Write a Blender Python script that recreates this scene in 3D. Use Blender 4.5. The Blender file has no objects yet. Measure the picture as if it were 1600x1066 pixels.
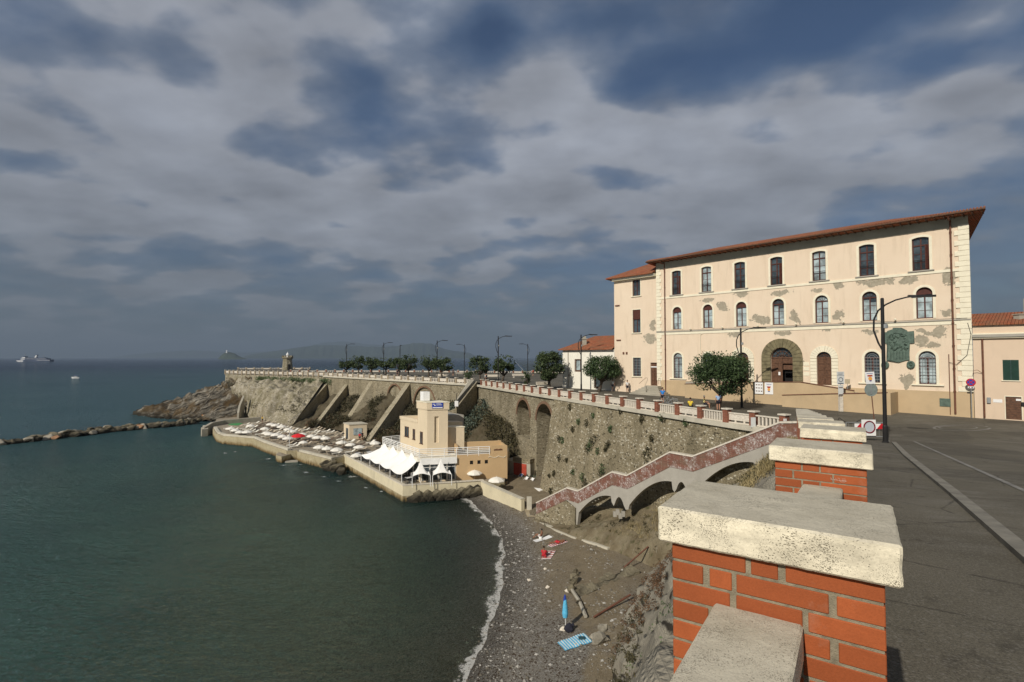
import bpy, bmesh, math, random
from mathutils import Vector, Matrix, noise as mn
C = bpy.context.scene.collection
R = math.radians
random.seed(7)
# ------------------------------------------------------------------ camera
EYE = Vector((0, 0, 18.0)); PITCH = R(1.86); FPX = 800.0
cam = bpy.data.cameras.new('camera'); cam.sensor_width = 36; cam.lens = 18.0
cam.clip_start = .05; cam.clip_end = 90000
camo = bpy.data.objects.new('camera', cam); C.objects.link(camo)
camo.location = EYE; camo.rotation_euler = (R(90) + PITCH, 0, 0)
sc = bpy.context.scene; sc.camera = camo
# ------------------------------------------------------------------ light
SUN_DIR = Vector((-.60, -.80, 0)).normalized()      # towards the sun, horizontal part
SUN_EL = R(34)
sd = bpy.data.lights.new('sun', 'SUN'); sd.energy = 4.0; sd.angle = R(.5); sd.color = (1, .94, .86)
so = bpy.data.objects.new('sun', sd); C.objects.link(so)
sv = Vector((SUN_DIR.x * math.cos(SUN_EL), SUN_DIR.y * math.cos(SUN_EL), math.sin(SUN_EL)))
so.rotation_euler = sv.to_track_quat('Z', 'Y').to_euler(); so.location = (-60, -60, 90)
sc.view_settings.view_transform = 'Standard'; sc.view_settings.look = 'None'
sc.view_settings.gamma = 1; sc.view_settings.use_curve_mapping = False
sc.view_settings.exposure = 0.15
sc.render.engine = 'CYCLES'
sc.cycles.max_bounces = 6; sc.cycles.volume_bounces = 0; sc.cycles.transparent_max_bounces = 12
sc.cycles.use_denoising = True
sc.cycles.use_adaptive_sampling = True

def ray(px, py):
    a = (px - 800) / FPX; b = (533 - py) / FPX
    return Vector((a, math.cos(PITCH) - b * math.sin(PITCH), math.sin(PITCH) + b * math.cos(PITCH)))
def at(px, py, z):                       # where the line of sight meets height z
    d = ray(px, py); return EYE + d * ((z - EYE.z) / d.z)
def atY(px, py, Y):
    d = ray(px, py); return EYE + d * (Y / d.y)

# ------------------------------------------------------------------ sky
w = bpy.data.worlds.new('World'); sc.world = w; w.use_nodes = True
nt = w.node_tree; nt.nodes.clear()
def wn(t, **k):
    n = nt.nodes.new(t)
    for a, b in k.items(): setattr(n, a, b)
    return n
def wl(a, b): nt.links.new(a, b)
def wmath(op, a, b=None, c=None, clamp=False):
    n = wn('ShaderNodeMath', operation=op); n.use_clamp = clamp
    for i, x in enumerate((a, b, c)):
        if x is None: continue
        if isinstance(x, (int, float)): n.inputs[i].default_value = x
        else: wl(x, n.inputs[i])
    return n.outputs[0]
def wvec(op, a, b=None, out=0):
    n = wn('ShaderNodeVectorMath', operation=op)
    for i, x in enumerate((a, b)):
        if x is None: continue
        if isinstance(x, (tuple, Vector)): n.inputs[i].default_value = tuple(x)
        else: wl(x, n.inputs[i])
    return n.outputs[out]
def wramp(f, stops, interp='EASE'):
    n = wn('ShaderNodeValToRGB'); cr = n.color_ramp; cr.interpolation = interp
    while len(cr.elements) < len(stops): cr.elements.new(.5)
    for e, (p, c) in zip(cr.elements, stops): e.position = p; e.color = (*c, 1)
    wl(f, n.inputs[0]); return n.outputs[0]
out = wn('ShaderNodeOutputWorld'); bg = wn('ShaderNodeBackground'); bg.inputs[1].default_value = .10
sky = wn('ShaderNodeTexSky', sky_type='NISHITA'); sky.sun_disc = False
sky.sun_elevation = SUN_EL; sky.sun_rotation = math.atan2(SUN_DIR.x, SUN_DIR.y)
sky.air_density = 1.0; sky.dust_density = .6; sky.ozone_density = 2.0
tc = wn('ShaderNodeTexCoord'); D = tc.outputs['Generated']
sep = wn('ShaderNodeSeparateXYZ'); wl(D, sep.inputs[0])
zz = wmath('MAXIMUM', sep.outputs[2], 0.0)
inv = wmath('DIVIDE', 1.0, wmath('ADD', zz, .22))
comb = wn('ShaderNodeCombineXYZ')
wl(wmath('MULTIPLY', sep.outputs[0], inv), comb.inputs[0]); wl(wmath('MULTIPLY', sep.outputs[1], inv), comb.inputs[1])
P = comb.outputs[0]
def wnoise(vec, scale, detail=6, rough=.55, loc=(0, 0, 0), sc3=(1, 1, 1), rot=0, dist=0):
    m = wn('ShaderNodeMapping'); m.inputs['Location'].default_value = loc; m.inputs['Scale'].default_value = sc3
    m.inputs['Rotation'].default_value = (0, 0, rot); wl(vec, m.inputs[0])
    n = wn('ShaderNodeTexNoise'); n.inputs['Scale'].default_value = scale; n.inputs['Detail'].default_value = detail
    n.inputs['Roughness'].default_value = rough; n.inputs['Distortion'].default_value = dist
    wl(m.outputs[0], n.inputs[0]); return n.outputs[0]
big = wnoise(P, 1.3, 3, .45, (3.1, 7.7, 0), (1, 1, 1), 0, 0)
mid = wnoise(P, 3.6, 5, .44, (1.0, 4.0, 0), (1, 1.15, 1), .3, 0)
cov = wmath('MULTIPLY_ADD', big, .62, wmath('MULTIPLY_ADD', mid, .72, -.135))
# where the cloud sheet opens (+) or thickens (-), as directions in the sky
blobs = [  # px, py, rx, ry, weight
    (595, 195, 50, 60, -.15), (775, 40, 45, 70, -.17), (30, 60, 120, 30, -.05),
    (1010, 90, 90, 45, -.09), (1230, 45, 190, 45, -.19), (640, 240, 60, 35, -.05), (1560, 400, 130, 120, -.20),
    (1000, 470, 240, 60, -.10), (80, 185, 150, 30, -.04), (300, 30, 50, 40, -.03), (1450, 110, 120, 30, -.07),
    (690, 290, 50, 25, -.05),
    (130, 60, 110, 50, .10), (950, 170, 230, 80, .10), (1480, 170, 160, 70, .10), (640, 50, 110, 50, .10), (480, 200, 90, 60, .09), (400, 120, 90, 50, .06),
    (1000, 250, 260, 60, .08), (330, 230, 260, 50, .10), (1180, 280, 180, 80, .08), (1500, 40, 120, 30, .10),
    (300, 330, 400, 70, .07), (180, 140, 140, 40, .06), (780, 330, 160, 40, .05)]
tot = cov
for bx_, by_, rx_, ry_, wt in blobs:
    c = ray(bx_, by_).normalized()
    # ellipse: horizontal and vertical extent turned into angles
    right = Vector((c.y, -c.x, 0)).normalized(); up = right.cross(c)
    k = c.y
    dd = wvec('SUBTRACT', D, tuple(c))
    dx = wmath('DIVIDE', wvec('DOT_PRODUCT', dd, tuple(right), 1), rx_ / FPX * k)
    dy = wmath('DIVIDE', wvec('DOT_PRODUCT', dd, tuple(up), 1), ry_ / FPX * k)
    q = wmath('ADD', wmath('MULTIPLY', dx, dx), wmath('MULTIPLY', dy, dy))
    g = wmath('POWER', 2.718, wmath('MULTIPLY', q, -.8))
    tot = wmath('ADD', tot, wmath('MULTIPLY', g, wt))
dens = wramp(tot, [(.27, (.08, .08, .08)), (.44, (.52, .52, .52)), (.62, (1, 1, 1))])
bright = wramp(tot, [(.38, (1.0, 1.45, 2.25)), (.50, (1.85, 2.2, 2.8)), (.60, (2.85, 3.05, 3.5)), (.78, (2.6, 2.8, 3.25))])
tex = wnoise(P, 3.0, 4, .5, (9, 2, 0), (1, 1.2, 1), .2, 0)
shade = wmath('MULTIPLY_ADD', tex, 1.1, .45)
bm_ = wn('ShaderNodeMix', data_type='RGBA', blend_type='MULTIPLY'); bm_.inputs[0].default_value = 1
wl(bright, bm_.inputs[6]); cs = wn('ShaderNodeCombineColor')
for i in range(3): wl(shade, cs.inputs[i])
wl(cs.outputs[0], bm_.inputs[7])
skm = wn('ShaderNodeMix', data_type='RGBA', blend_type='MULTIPLY'); skm.inputs[0].default_value = 1
wl(sky.outputs[0], skm.inputs[6]); skm.inputs[7].default_value = (.34, .39, .46, 1)
mx = wn('ShaderNodeMix', data_type='RGBA'); wl(dens, mx.inputs[0]); wl(skm.outputs[2], mx.inputs[6]); wl(bm_.outputs[2], mx.inputs[7])
# grey haze bank low over the sea
hz = wramp(sep.outputs[2], [(0, (1, 1, 1)), (.05, (.85, .85, .85)), (.22, (.25, .25, .25)), (.38, (0, 0, 0))], 'LINEAR')
hx = wn('ShaderNodeMix', data_type='RGBA'); wl(wmath('MULTIPLY', hz, .8), hx.inputs[0]); wl(mx.outputs[2], hx.inputs[6])
hx.inputs[7].default_value = (.95, 1.20, 1.42, 1)
wl(hx.outputs[2], bg.inputs[0]); wl(bg.outputs[0], out.inputs[0])

# ------------------------------------------------------------------ mesh helpers
class MB:
    def __init__(s): s.v = []; s.f = []; s.mi = []; s.cur = 0
    def add(s, vs, fs):
        o = len(s.v); s.v += [Vector(v) for v in vs]
        for f in fs: s.f.append([o + i for i in f]); s.mi.append(s.cur)
        return s
    def face(s, *vs): return s.add(vs, [list(range(len(vs)))])
    def box(s, x0, x1, y0, y1, z0, z1, fr=None):
        p = [(x, y, z) for z in (z0, z1) for y in (y0, y1) for x in (x0, x1)]
        if fr: p = [fr(*q) for q in p]
        return s.add(p, [(0, 2, 3, 1), (4, 5, 7, 6), (0, 1, 5, 4), (2, 6, 7, 3), (0, 4, 6, 2), (1, 3, 7, 5)])
    def cbox(s, x0, x1, y0, y1, z0, z1, c=.01, fr=None):     # box with chamfered edges
        xs = [x0, x1]; 
        b = bmesh.new(); bmesh.ops.create_cube(b, size=1)
        for v in b.verts: v.co = ((x0 + x1) / 2 + v.co.x * (x1 - x0), (y0 + y1) / 2 + v.co.y * (y1 - y0), (z0 + z1) / 2 + v.co.z * (z1 - z0))
        bmesh.ops.bevel(b, geom=list(b.edges), offset=c, segments=1, affect='EDGES')
        b.verts.index_update()
        s.add([(fr(*v.co) if fr else v.co.copy()) for v in b.verts], [[v.index for v in f.verts] for f in b.faces]); b.free(); return s
    def prism(s, poly, vec):                 # polygon (3d points) pushed along vec
        vec = Vector(vec); n = len(poly); a = [Vector(p) for p in poly]
        fs = [list(range(n))[::-1], list(range(n, 2 * n))] + [(i, (i + 1) % n, n + (i + 1) % n, n + i) for i in range(n)]
        return s.add(a + [p + vec for p in a], fs)
    def strip(s, pts, w, h, z_is_top=True):   # wall of width w following 3d polyline (pts at its top centre)
        pts = [Vector(p) for p in pts]; rows = []
        for i, p in enumerate(pts):
            a = pts[max(i - 1, 0)]; b = pts[min(i + 1, len(pts) - 1)]
            d = Vector((b.x - a.x, b.y - a.y, 0)).normalized(); nrm = Vector((-d.y, d.x, 0)) * w / 2
            rows.append([p + nrm, p - nrm, p - nrm - Vector((0, 0, h)), p + nrm - Vector((0, 0, h))])
        vs = [q for r in rows for q in r]; fs = [(3, 2, 1, 0)]
        for i in range(len(rows) - 1):
            for j in range(4): fs.append((i * 4 + j, i * 4 + (j + 1) % 4, i * 4 + 4 + (j + 1) % 4, i * 4 + 4 + j))
        e = (len(rows) - 1) * 4; fs.append((e, e + 1, e + 2, e + 3))
        return s.add(vs, fs)
    def tube(s, pts, r, n=8, cap=True):
        pts = [Vector(p) for p in pts]; rr = r if isinstance(r, (list, tuple)) else [r] * len(pts)
        vs = []; fs = []; prev = None
        for i, p in enumerate(pts):
            d = (pts[min(i + 1, len(pts) - 1)] - pts[max(i - 1, 0)]).normalized()
            if prev is None:
                a = d.orthogonal().normalized()
            else:
                a = (prev - d * prev.dot(d)); a = a.normalized() if a.length > 1e-6 else d.orthogonal().normalized()
            prev = a; b = d.cross(a)
            for j in range(n):
                t = 2 * math.pi * j / n; vs.append(p + (a * math.cos(t) + b * math.sin(t)) * rr[i])
        for i in range(len(pts) - 1):
            for j in range(n): fs.append((i * n + j, i * n + (j + 1) % n, (i + 1) * n + (j + 1) % n, (i + 1) * n + j))
        if cap: fs.append(list(range(n))[::-1]); fs.append([(len(pts) - 1) * n + j for j in range(n)])
        return s.add(vs, fs)
    def lathe(s, prof, c=(0, 0, 0), n=16, sx=1, sy=1, rot=0):
        vs = []; fs = []
        for r, z in prof:
            for j in range(n):
                t = 2 * math.pi * j / n + rot; vs.append((c[0] + r * sx * math.cos(t), c[1] + r * sy * math.sin(t), c[2] + z))
        for i in range(len(prof) - 1):
            for j in range(n): fs.append((i * n + j, i * n + (j + 1) % n, (i + 1) * n + (j + 1) % n, (i + 1) * n + j))
        fs.append(list(range(n))[::-1]); fs.append([(len(prof) - 1) * n + j for j in range(n)])
        return s.add(vs, fs)
    def blob(s, c, r, n=2, jit=.2, seed=0, sq=(1, 1, 1), fr=1.3):
        b = bmesh.new(); bmesh.ops.create_icosphere(b, subdivisions=n, radius=1)
        for v in b.verts:
            k = 1 + jit * mn.noise(v.co * fr + Vector((seed * 3.7, seed * 1.3, seed)))*1.6
            v.co = Vector((v.co.x * r * sq[0] * k + c[0], v.co.y * r * sq[1] * k + c[1], v.co.z * r * sq[2] * k + c[2]))
        b.verts.index_update()
        s.add([v.co.copy() for v in b.verts], [[v.index for v in f.verts] for f in b.faces]); b.free(); return s
    def grid(s, rows, flip=False):
        m = len(rows[0]); vs = [p for r in rows for p in r]; fs = []
        for i in range(len(rows) - 1):
            for j in range(m - 1):
                f = (i * m + j, i * m + j + 1, (i + 1) * m + j + 1, (i + 1) * m + j)
                fs.append(f[::-1] if flip else f)
        return s.add(vs, fs)
    def build(s, name, mat, parent=None, smooth=False, world=True, loc=None, bevel=0, normals=True):
        me = bpy.data.meshes.new(name)
        off = Vector(loc) if loc is not None else (parent_base(parent) if (parent is not None and world) else Vector((0, 0, 0)))
        me.from_pydata([tuple(v - off) for v in s.v], [], s.f)
        mats = mat if isinstance(mat, (list, tuple)) else [mat]
        for m in mats: me.materials.append(m)
        if len(mats) > 1: me.polygons.foreach_set('material_index', s.mi)
        if normals:
            b = bmesh.new(); b.from_mesh(me); bmesh.ops.recalc_face_normals(b, faces=b.faces); b.to_mesh(me); b.free()
        if smooth: me.polygons.foreach_set('use_smooth', [True] * len(me.polygons))
        me.update()
        o = bpy.data.objects.new(name, me); C.objects.link(o)
        if parent is not None: o.parent = parent
        elif loc is not None: o.location = loc
        if bevel:
            bv = o.modifiers.new('bevel', 'BEVEL'); bv.width = bevel; bv.segments = 2; bv.limit_method = 'ANGLE'
        return o
def parent_base(o):
    p = Vector((0, 0, 0))
    while o is not None: p = p + o.location; o = o.parent
    return p
def tag(o, label=None, cat=None, group=None, kind=None):
    if label: o['label'] = label
    if cat: o['category'] = cat
    if group: o['group'] = group
    if kind: o['kind'] = kind
    return o
def thing(name, label, cat, loc=(0, 0, 0), rz=0, group=None):
    o = bpy.data.objects.new(name, None); C.objects.link(o); o.location = loc; o.rotation_euler = (0, 0, rz)
    o.empty_display_size = .3
    return tag(o, label, cat, group)
def kids(o): return [c for c in bpy.data.objects if c.parent == o]
def tree_of(o): return (o, [tree_of(k) for k in kids(o)])
def copy_tree(t, parent=None):
    o, ch = t; c = o.copy(); C.objects.link(c)
    if parent is not None: c.parent = parent
    for k in ch: copy_tree(k, c)
    return c
def dup(t, loc, rz=0, label=None, group=None, s=1):
    c = copy_tree(t); c.location = loc; c.rotation_euler = (0, 0, rz)
    c.scale = (s, s, s) if isinstance(s, (int, float)) else s
    if label: c['label'] = label
    if group: c['group'] = group
    return c
ORD = ['first', 'second', 'third', 'fourth', 'fifth', 'sixth', 'seventh', 'eighth', 'ninth', 'tenth', 'eleventh', 'twelfth',
       'thirteenth', 'fourteenth', 'fifteenth', 'sixteenth', 'seventeenth', 'eighteenth', 'nineteenth', 'twentieth']
def ordn(i): return ORD[i] if i < 20 else ['twenty', 'thirty', 'forty', 'fifty'][(i + 1) // 10 - 2] + ('-' + ORD[(i + 1) % 10 - 1] if (i + 1) % 10 else 'th')

# ------------------------------------------------------------------ materials
class Mat:
    def __init__(s, name, rough=.8, spec=.3):
        s.m = bpy.data.materials.new(name); s.m.use_nodes = True; s.nt = s.m.node_tree
        s.b = s.nt.nodes['Principled BSDF']; s.b.inputs['Roughness'].default_value = rough
        s.b.inputs['Specular IOR Level'].default_value = spec
        s.tc = s.nt.nodes.new('ShaderNodeTexCoord'); s.geo = s.nt.nodes.new('ShaderNodeNewGeometry')
        s.h = None
    def n(s, t, **k):
        n = s.nt.nodes.new(t)
        for a, b in k.items(): setattr(n, a, b)
        return n
    def l(s, a, b): s.nt.links.new(a, b)
    def pos(s, world=True, scale=(1, 1, 1), rot=(0, 0, 0), loc=(0, 0, 0), src=None):
        m = s.n('ShaderNodeMapping'); m.inputs['Scale'].default_value = scale; m.inputs['Rotation'].default_value = rot
        m.inputs['Location'].default_value = loc
        s.l(src if src is not None else (s.geo.outputs['Position'] if world else s.tc.outputs['Object']), m.inputs[0]); return m.outputs[0]
    def noise(s, v, scale, detail=5, rough=.55, dist=0, col=False):
        n = s.n('ShaderNodeTexNoise'); n.inputs['Scale'].default_value = scale; n.inputs['Detail'].default_value = detail
        n.inputs['Roughness'].default_value = rough; n.inputs['Distortion'].default_value = dist; s.l(v, n.inputs[0]); return n.outputs[1 if col else 0]
    def vor(s, v, scale, feature='F1', out=0, rand=1, metric=None):
        n = s.n('ShaderNodeTexVoronoi', feature=feature); n.inputs['Scale'].default_value = scale
        n.inputs['Randomness'].default_value = rand; s.l(v, n.inputs[0]); return n.outputs[out]
    def ramp(s, f, stops, interp='LINEAR'):
        n = s.n('ShaderNodeValToRGB'); cr = n.color_ramp; cr.interpolation = interp
        while len(cr.elements) < len(stops): cr.elements.new(.5)
        for e, (p, c) in zip(cr.elements, stops):
            e.position = p; e.color = (*c, 1) if isinstance(c, tuple) else (c, c, c, 1)
        s.l(f, n.inputs[0]); return n.outputs[0]
    def mix(s, f, a, b, mode='MIX'):
        n = s.n('ShaderNodeMix', data_type='RGBA', blend_type=mode)
        for i, x in ((0, f), (6, a), (7, b)):
            if isinstance(x, (int, float)): n.inputs[i].default_value = x if i == 0 else (x, x, x, 1)
            elif isinstance(x, tuple): n.inputs[i].default_value = (*x, 1)
            else: s.l(x, n.inputs[i])
        return n.outputs[2]
    def math(s, op, a, b=None, c=None, clamp=False):
        n = s.n('ShaderNodeMath', operation=op); n.use_clamp = clamp
        for i, x in enumerate((a, b, c)):
            if x is None: continue
            if isinstance(x, (int, float)): n.inputs[i].default_value = x
            else: s.l(x, n.inputs[i])
        return n.outputs[0]
    def sep(s, v):
        n = s.n('ShaderNodeSeparateXYZ'); s.l(v, n.inputs[0]); return n.outputs
    def col(s, c):
        if isinstance(c, tuple): s.b.inputs['Base Color'].default_value = (*c, 1)
        else: s.l(c, s.b.inputs['Base Color'])
        return s
    def rough(s, r): s.l(r, s.b.inputs['Roughness']); return s
    def bump(s, h, dist=.02, strength=1):
        n = s.n('ShaderNodeBump'); n.inputs['Distance'].default_value = dist; n.inputs['Strength'].default_value = strength
        s.l(h, n.inputs['Height'])
        if s.h is not None: s.l(s.h, n.inputs['Normal'])
        s.h = n.outputs[0]; s.l(s.h, s.b.inputs['Normal']); return s
def plain(name, c, rough=.6, var=.25, scale=3, bump=0, world=False, metal=0, spec=.3):
    m = Mat(name, rough, spec); v = m.pos(world)
    n = m.noise(v, scale, 5, .6)
    m.col(m.mix(m.ramp(n, [(.3, 0.), (.7, 1.)]), tuple(x * (1 - var) for x in c), tuple(min(1, x * (1 + var)) for x in c)))
    m.b.inputs['Metallic'].default_value = metal
    if bump: m.bump(m.noise(v, scale * 8, 4), bump)
    return m.m
def stone_wall(name, c1, c2, mortar, pale, scale=2.2, zs=1.8, pale_amt=.80, bump=.06, stain=(.10, .085, .05), stain_amt=.5, rot=0, courses=0):
    m = Mat(name, .92, .15); v0 = m.pos(True)
    w1 = m.noise(v0, 1.3, 3, .5, 0, True)
    vv = m.n('ShaderNodeVectorMath', operation='MULTIPLY_ADD'); m.l(w1, vv.inputs[0]); vv.inputs[1].default_value = (.25, .25, .18); m.l(v0, vv.inputs[2])
    v = m.pos(src=vv.outputs[0], scale=(1, 1, zs))
    cell = m.vor(v, scale, 'F1', 1); edge = m.vor(v, scale, 'DISTANCE_TO_EDGE', 0)
    s3 = m.sep(cell)
    base = m.mix(s3[0], c1, c2)
    big = m.noise(v0, .35, 5, .6)
    thr = m.math('ADD', s3[1], m.math('MULTIPLY', m.math('SUBTRACT', big, .5), .7))
    base = m.mix(m.ramp(thr, [(pale_amt, 0.), (pale_amt + .04, 1.)]), base, pale)
    base = m.mix(m.ramp(s3[2], [(.90, 0.), (.95, 1.)]), base, tuple(x * .35 for x in c1))
    mort = m.ramp(edge, [(.02, 1.), (.09, 0.)])
    base = m.mix(mort, base, mortar)
    fine = m.noise(v0, 9, 5, .65)
    base = m.mix(.75, base, m.ramp(fine, [(.25, .35), (.75, 1.0)]), 'MULTIPLY')
    st = m.ramp(m.noise(m.pos(True, (1, 1, .35)), .55, 6, .62), [(.46, 0.), (.66, 1.)])
    base = m.mix(m.math('MULTIPLY', st, stain_amt), base, stain)
    m.col(base)
    h = m.math('ADD', m.math('MULTIPLY', m.ramp(edge, [(0, 0.), (.12, 1.)]), .6), m.math('MULTIPLY', s3[0], .5))
    h = m.math('ADD', h, m.math('MULTIPLY', fine, .5))
    m.bump(h, bump, .9)
    return m.m
# ------------------------------------------------------------------ material library
def travertine(name, pits=True, obj=True, sc_=1.0, tone=(.80, .72, .53)):
    m = Mat(name, .85, .2); v = m.pos(not obj)
    band = m.noise(m.pos(not obj, (2.2, 2.2, 9)), 2.5, 6, .6)
    base = m.mix(m.ramp(band, [(.3, 0.), (.7, 1.)]), tuple(x * .78 for x in tone), tuple(min(1, x * 1.2) for x in tone))
    st = m.ramp(m.noise(v, 5.5, 6, .65), [(.48, 0.), (.68, 1.)])
    # upward faces take a greyer mottled colour than the sides
    up = m.sep(m.geo.outputs['Normal'])[2]
    upm = m.ramp(up, [(.55, 0.), (.85, 1.)])
    gr = m.mix(m.ramp(m.noise(v, 3.0, 7, .65), [(.30, 0.), (.70, 1.)]), (.43, .385, .29), (.58, .53, .41))
    base = m.mix(m.math('MULTIPLY', upm, .9), base, gr)
    base = m.mix(m.math('MULTIPLY', st, .30), base, (.22, .19, .13))
    if pits:
        pv = m.pos(not obj, (1, 1, 2.0)); wv = m.noise(pv, 25, 3, .5, 0, True)
        q = m.n('ShaderNodeVectorMath', operation='MULTIPLY_ADD'); m.l(wv, q.inputs[0]); q.inputs[1].default_value = (.03, .03, .03); m.l(pv, q.inputs[2])
        p1 = m.vor(q.outputs[0], 210 * sc_, 'F1', 0); dens = m.noise(v, 9, 4, .6)
        th = m.math('MULTIPLY', m.ramp(dens, [(.36, .12), (.68, 1.)]), .40)
        pit = m.math('SUBTRACT', 1.0, m.math('DIVIDE', m.math('SUBTRACT', p1, m.math('SUBTRACT', th, .09)), .09, None, True), None, True)
        p2 = m.vor(q.outputs[0], 105 * sc_, 'F1', 0)
        th2 = m.math('MULTIPLY', m.ramp(m.noise(v, 7, 3, .6), [(.42, .2), (.66, 1.)]), .36)
        pit2 = m.math('SUBTRACT', 1.0, m.math('DIVIDE', m.math('SUBTRACT', p2, m.math('SUBTRACT', th2, .06)), .06, None, True), None, True)
        pit = m.math('MAXIMUM', pit, pit2)
        pit = m.math('MULTIPLY', pit, m.math('SUBTRACT', 1.0, m.math('MULTIPLY', upm, .55)))
        base = m.mix(m.math('MULTIPLY', pit, .72), base, (.13, .10, .055))
        fine = m.noise(v, 120, 4, .7)
        base = m.mix(.35, base, m.ramp(fine, [(.3, .5), (.7, 1.)]), 'MULTIPLY')
        m.bump(m.math('SUBTRACT', m.math('MULTIPLY', fine, .25), pit), .004, 1)
    m.bump(m.noise(v, 14, 6, .6), .012, .6)
    m.col(base); return m.m
def brickm(name, c=(.36, .092, .028), pale=.25, world=False):
    m = Mat(name, .75, .25); v = m.pos(world)
    oi = m.n('ShaderNodeAttribute', attribute_name='bc')
    base = m.mix(oi.outputs['Fac'], tuple(x * .80 for x in c), tuple(min(1, x * 1.16) for x in c))
    n = m.noise(v, 14, 6, .65)
    base = m.mix(m.math('MULTIPLY', m.ramp(m.noise(v, 4.5, 6, .7), [(.56, 0.), (.70, 1.)]), .22), base, (.46, .36, .27))
    base = m.mix(m.math('MULTIPLY', m.ramp(n, [(.45, 0.), (.75, 1.)]), .35), base, tuple(x * .6 for x in c))
    f = m.noise(v, 160, 3, .7)
    base = m.mix(.3, base, m.ramp(f, [(.3, .55), (.65, 1.)]), 'MULTIPLY')
    sp = m.vor(v, 55, 'F1', 0)
    m.col(base); m.bump(f, .0012, .8); m.bump(n, .003, .5); return m.m
def brick_tex(name, c1=(.42, .13, .05), c2=(.30, .09, .04), mort=(.30, .26, .2), wear=.0, wearc=(.55, .5, .42), world=True):
    # courses only: brick by height, perpends from noise cells
    m = Mat(name, .88, .2); v = m.pos(world)
    z = m.sep(v)[2]; row = m.math('DIVIDE', z, .068); fr = m.math('FRACT', row); rid = m.math('FLOOR', row)
    hx = m.math('ADD', m.sep(v)[0], m.sep(v)[1])
    u = m.math('ADD', m.math('DIVIDE', hx, .26), m.math('MULTIPLY', m.math('FRACT', m.math('MULTIPLY', rid, .5)), 1.0))
    fu = m.math('FRACT', u); cid = m.math('FLOOR', u)
    cc = m.n('ShaderNodeCombineXYZ'); m.l(cid, cc.inputs[0]); m.l(rid, cc.inputs[1])
    wn_ = m.n('ShaderNodeTexWhiteNoise'); m.l(cc.outputs[0], wn_.inputs[0])
    base = m.mix(wn_.outputs[0], c1, c2)
    mm = m.math('MAXIMUM', m.math('GREATER_THAN', fr, .86), m.math('GREATER_THAN', fu, .955))
    base = m.mix(mm, base, mort)
    n = m.noise(v, 3.0, 7, .7)
    base = m.mix(.6, base, m.ramp(m.noise(v, 7, 6, .7), [(.3, .45), (.7, 1.1)]), 'MULTIPLY')
    if wear:
        we = m.ramp(m.noise(m.pos(world, (1, 1, 1)), 1.1, 8, .72), [(1 - wear - .01, 0.), (1 - wear + .015, 1.)])
        we2 = m.ramp(m.noise(v, 7, 5, .7), [(.5, 0.), (.6, 1.)])
        base = m.mix(m.math('MULTIPLY', we, m.math('MULTIPLY_ADD', we2, .75, .15)), base, wearc)
        base = m.mix(m.math('MULTIPLY', m.ramp(m.noise(v, .8, 5, .6), [(.5, 0.), (.7, 1.)]), .5), base, (.16, .12, .08))
    m.col(base); m.bump(m.math('MULTIPLY', mm, -1), .006, .6); m.bump(n, .03, .6); return m.m
def plaster(name, c, var=.12, dirt=.25, scale=.6, world=True):
    m = Mat(name, .9, .15); v = m.pos(world)
    n = m.noise(v, scale, 7, .62); s_ = m.noise(m.pos(world, (1, 1, .25)), 1.4, 6, .65)
    base = m.mix(m.ramp(n, [(.3, 0.), (.7, 1.)]), tuple(x * (1 - var) for x in c), tuple(min(1, x * (1 + var * .6)) for x in c))
    base = m.mix(m.math('MULTIPLY', m.ramp(s_, [(.55, 0.), (.8, 1.)]), dirt), base, (.30, .26, .19))
    m.col(base); m.bump(m.noise(v, 30, 4, .7), .004, .5); return m.m
M = {}
M['trav'] = travertine('travertine'); M['trav_far'] = travertine('weathered_white_stone', False, True, 1, (.62, .56, .46))
M['brick'] = brickm('smooth_orange_brick'); M['brickfar'] = brick_tex('pier_brick', (.30, .105, .06), (.20, .07, .04), (.26, .18, .13), 0, world=False); M['pier_tan'] = plain('weathered_pier_render', (.30, .24, .16), .9, .3, 3); M['arch_brick'] = brick_tex('arch_ring_brick', (.22, .125, .075), (.17, .10, .06), (.24, .19, .13), 0)
M['mortar'] = plain('grey_mortar', (.25, .215, .145), .95, .3, 30, .004)
M['stone'] = stone_wall('rubble_masonry', (.30, .25, .155), (.43, .365, .235), (.33, .28, .18), (.66, .60, .45), 4.6, 1.8, .86, .05)
M['stone_pale'] = stone_wall('pale_limestone_masonry', (.40, .35, .24), (.52, .46, .33), (.41, .36, .26), (.66, .60, .48), 3.2, 1.5, .80, .10, (.16, .14, .07), .75)
M['stone_but'] = stone_wall('buttress_masonry', (.46, .40, .265), (.55, .48, .34), (.43, .37, .25), (.56, .50, .37), 4.5, 1.4, .82, .07, (.18, .15, .08), .4)
M['stone_band'] = stone_wall('coursed_masonry', (.32, .27, .175), (.43, .37, .245), (.34, .29, .19), (.58, .52, .38), 3.4, 3.0, .86, .05)
M['concrete'] = plaster('weathered_concrete', (.36, .33, .26), .18, .4, .8)
M['concrete_pale'] = plaster('pale_concrete', (.50, .46, .36), .18, .45, .7)
M['concrete_grey'] = plaster('grey_render', (.36, .335, .28), .14, .28, .9)
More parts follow.
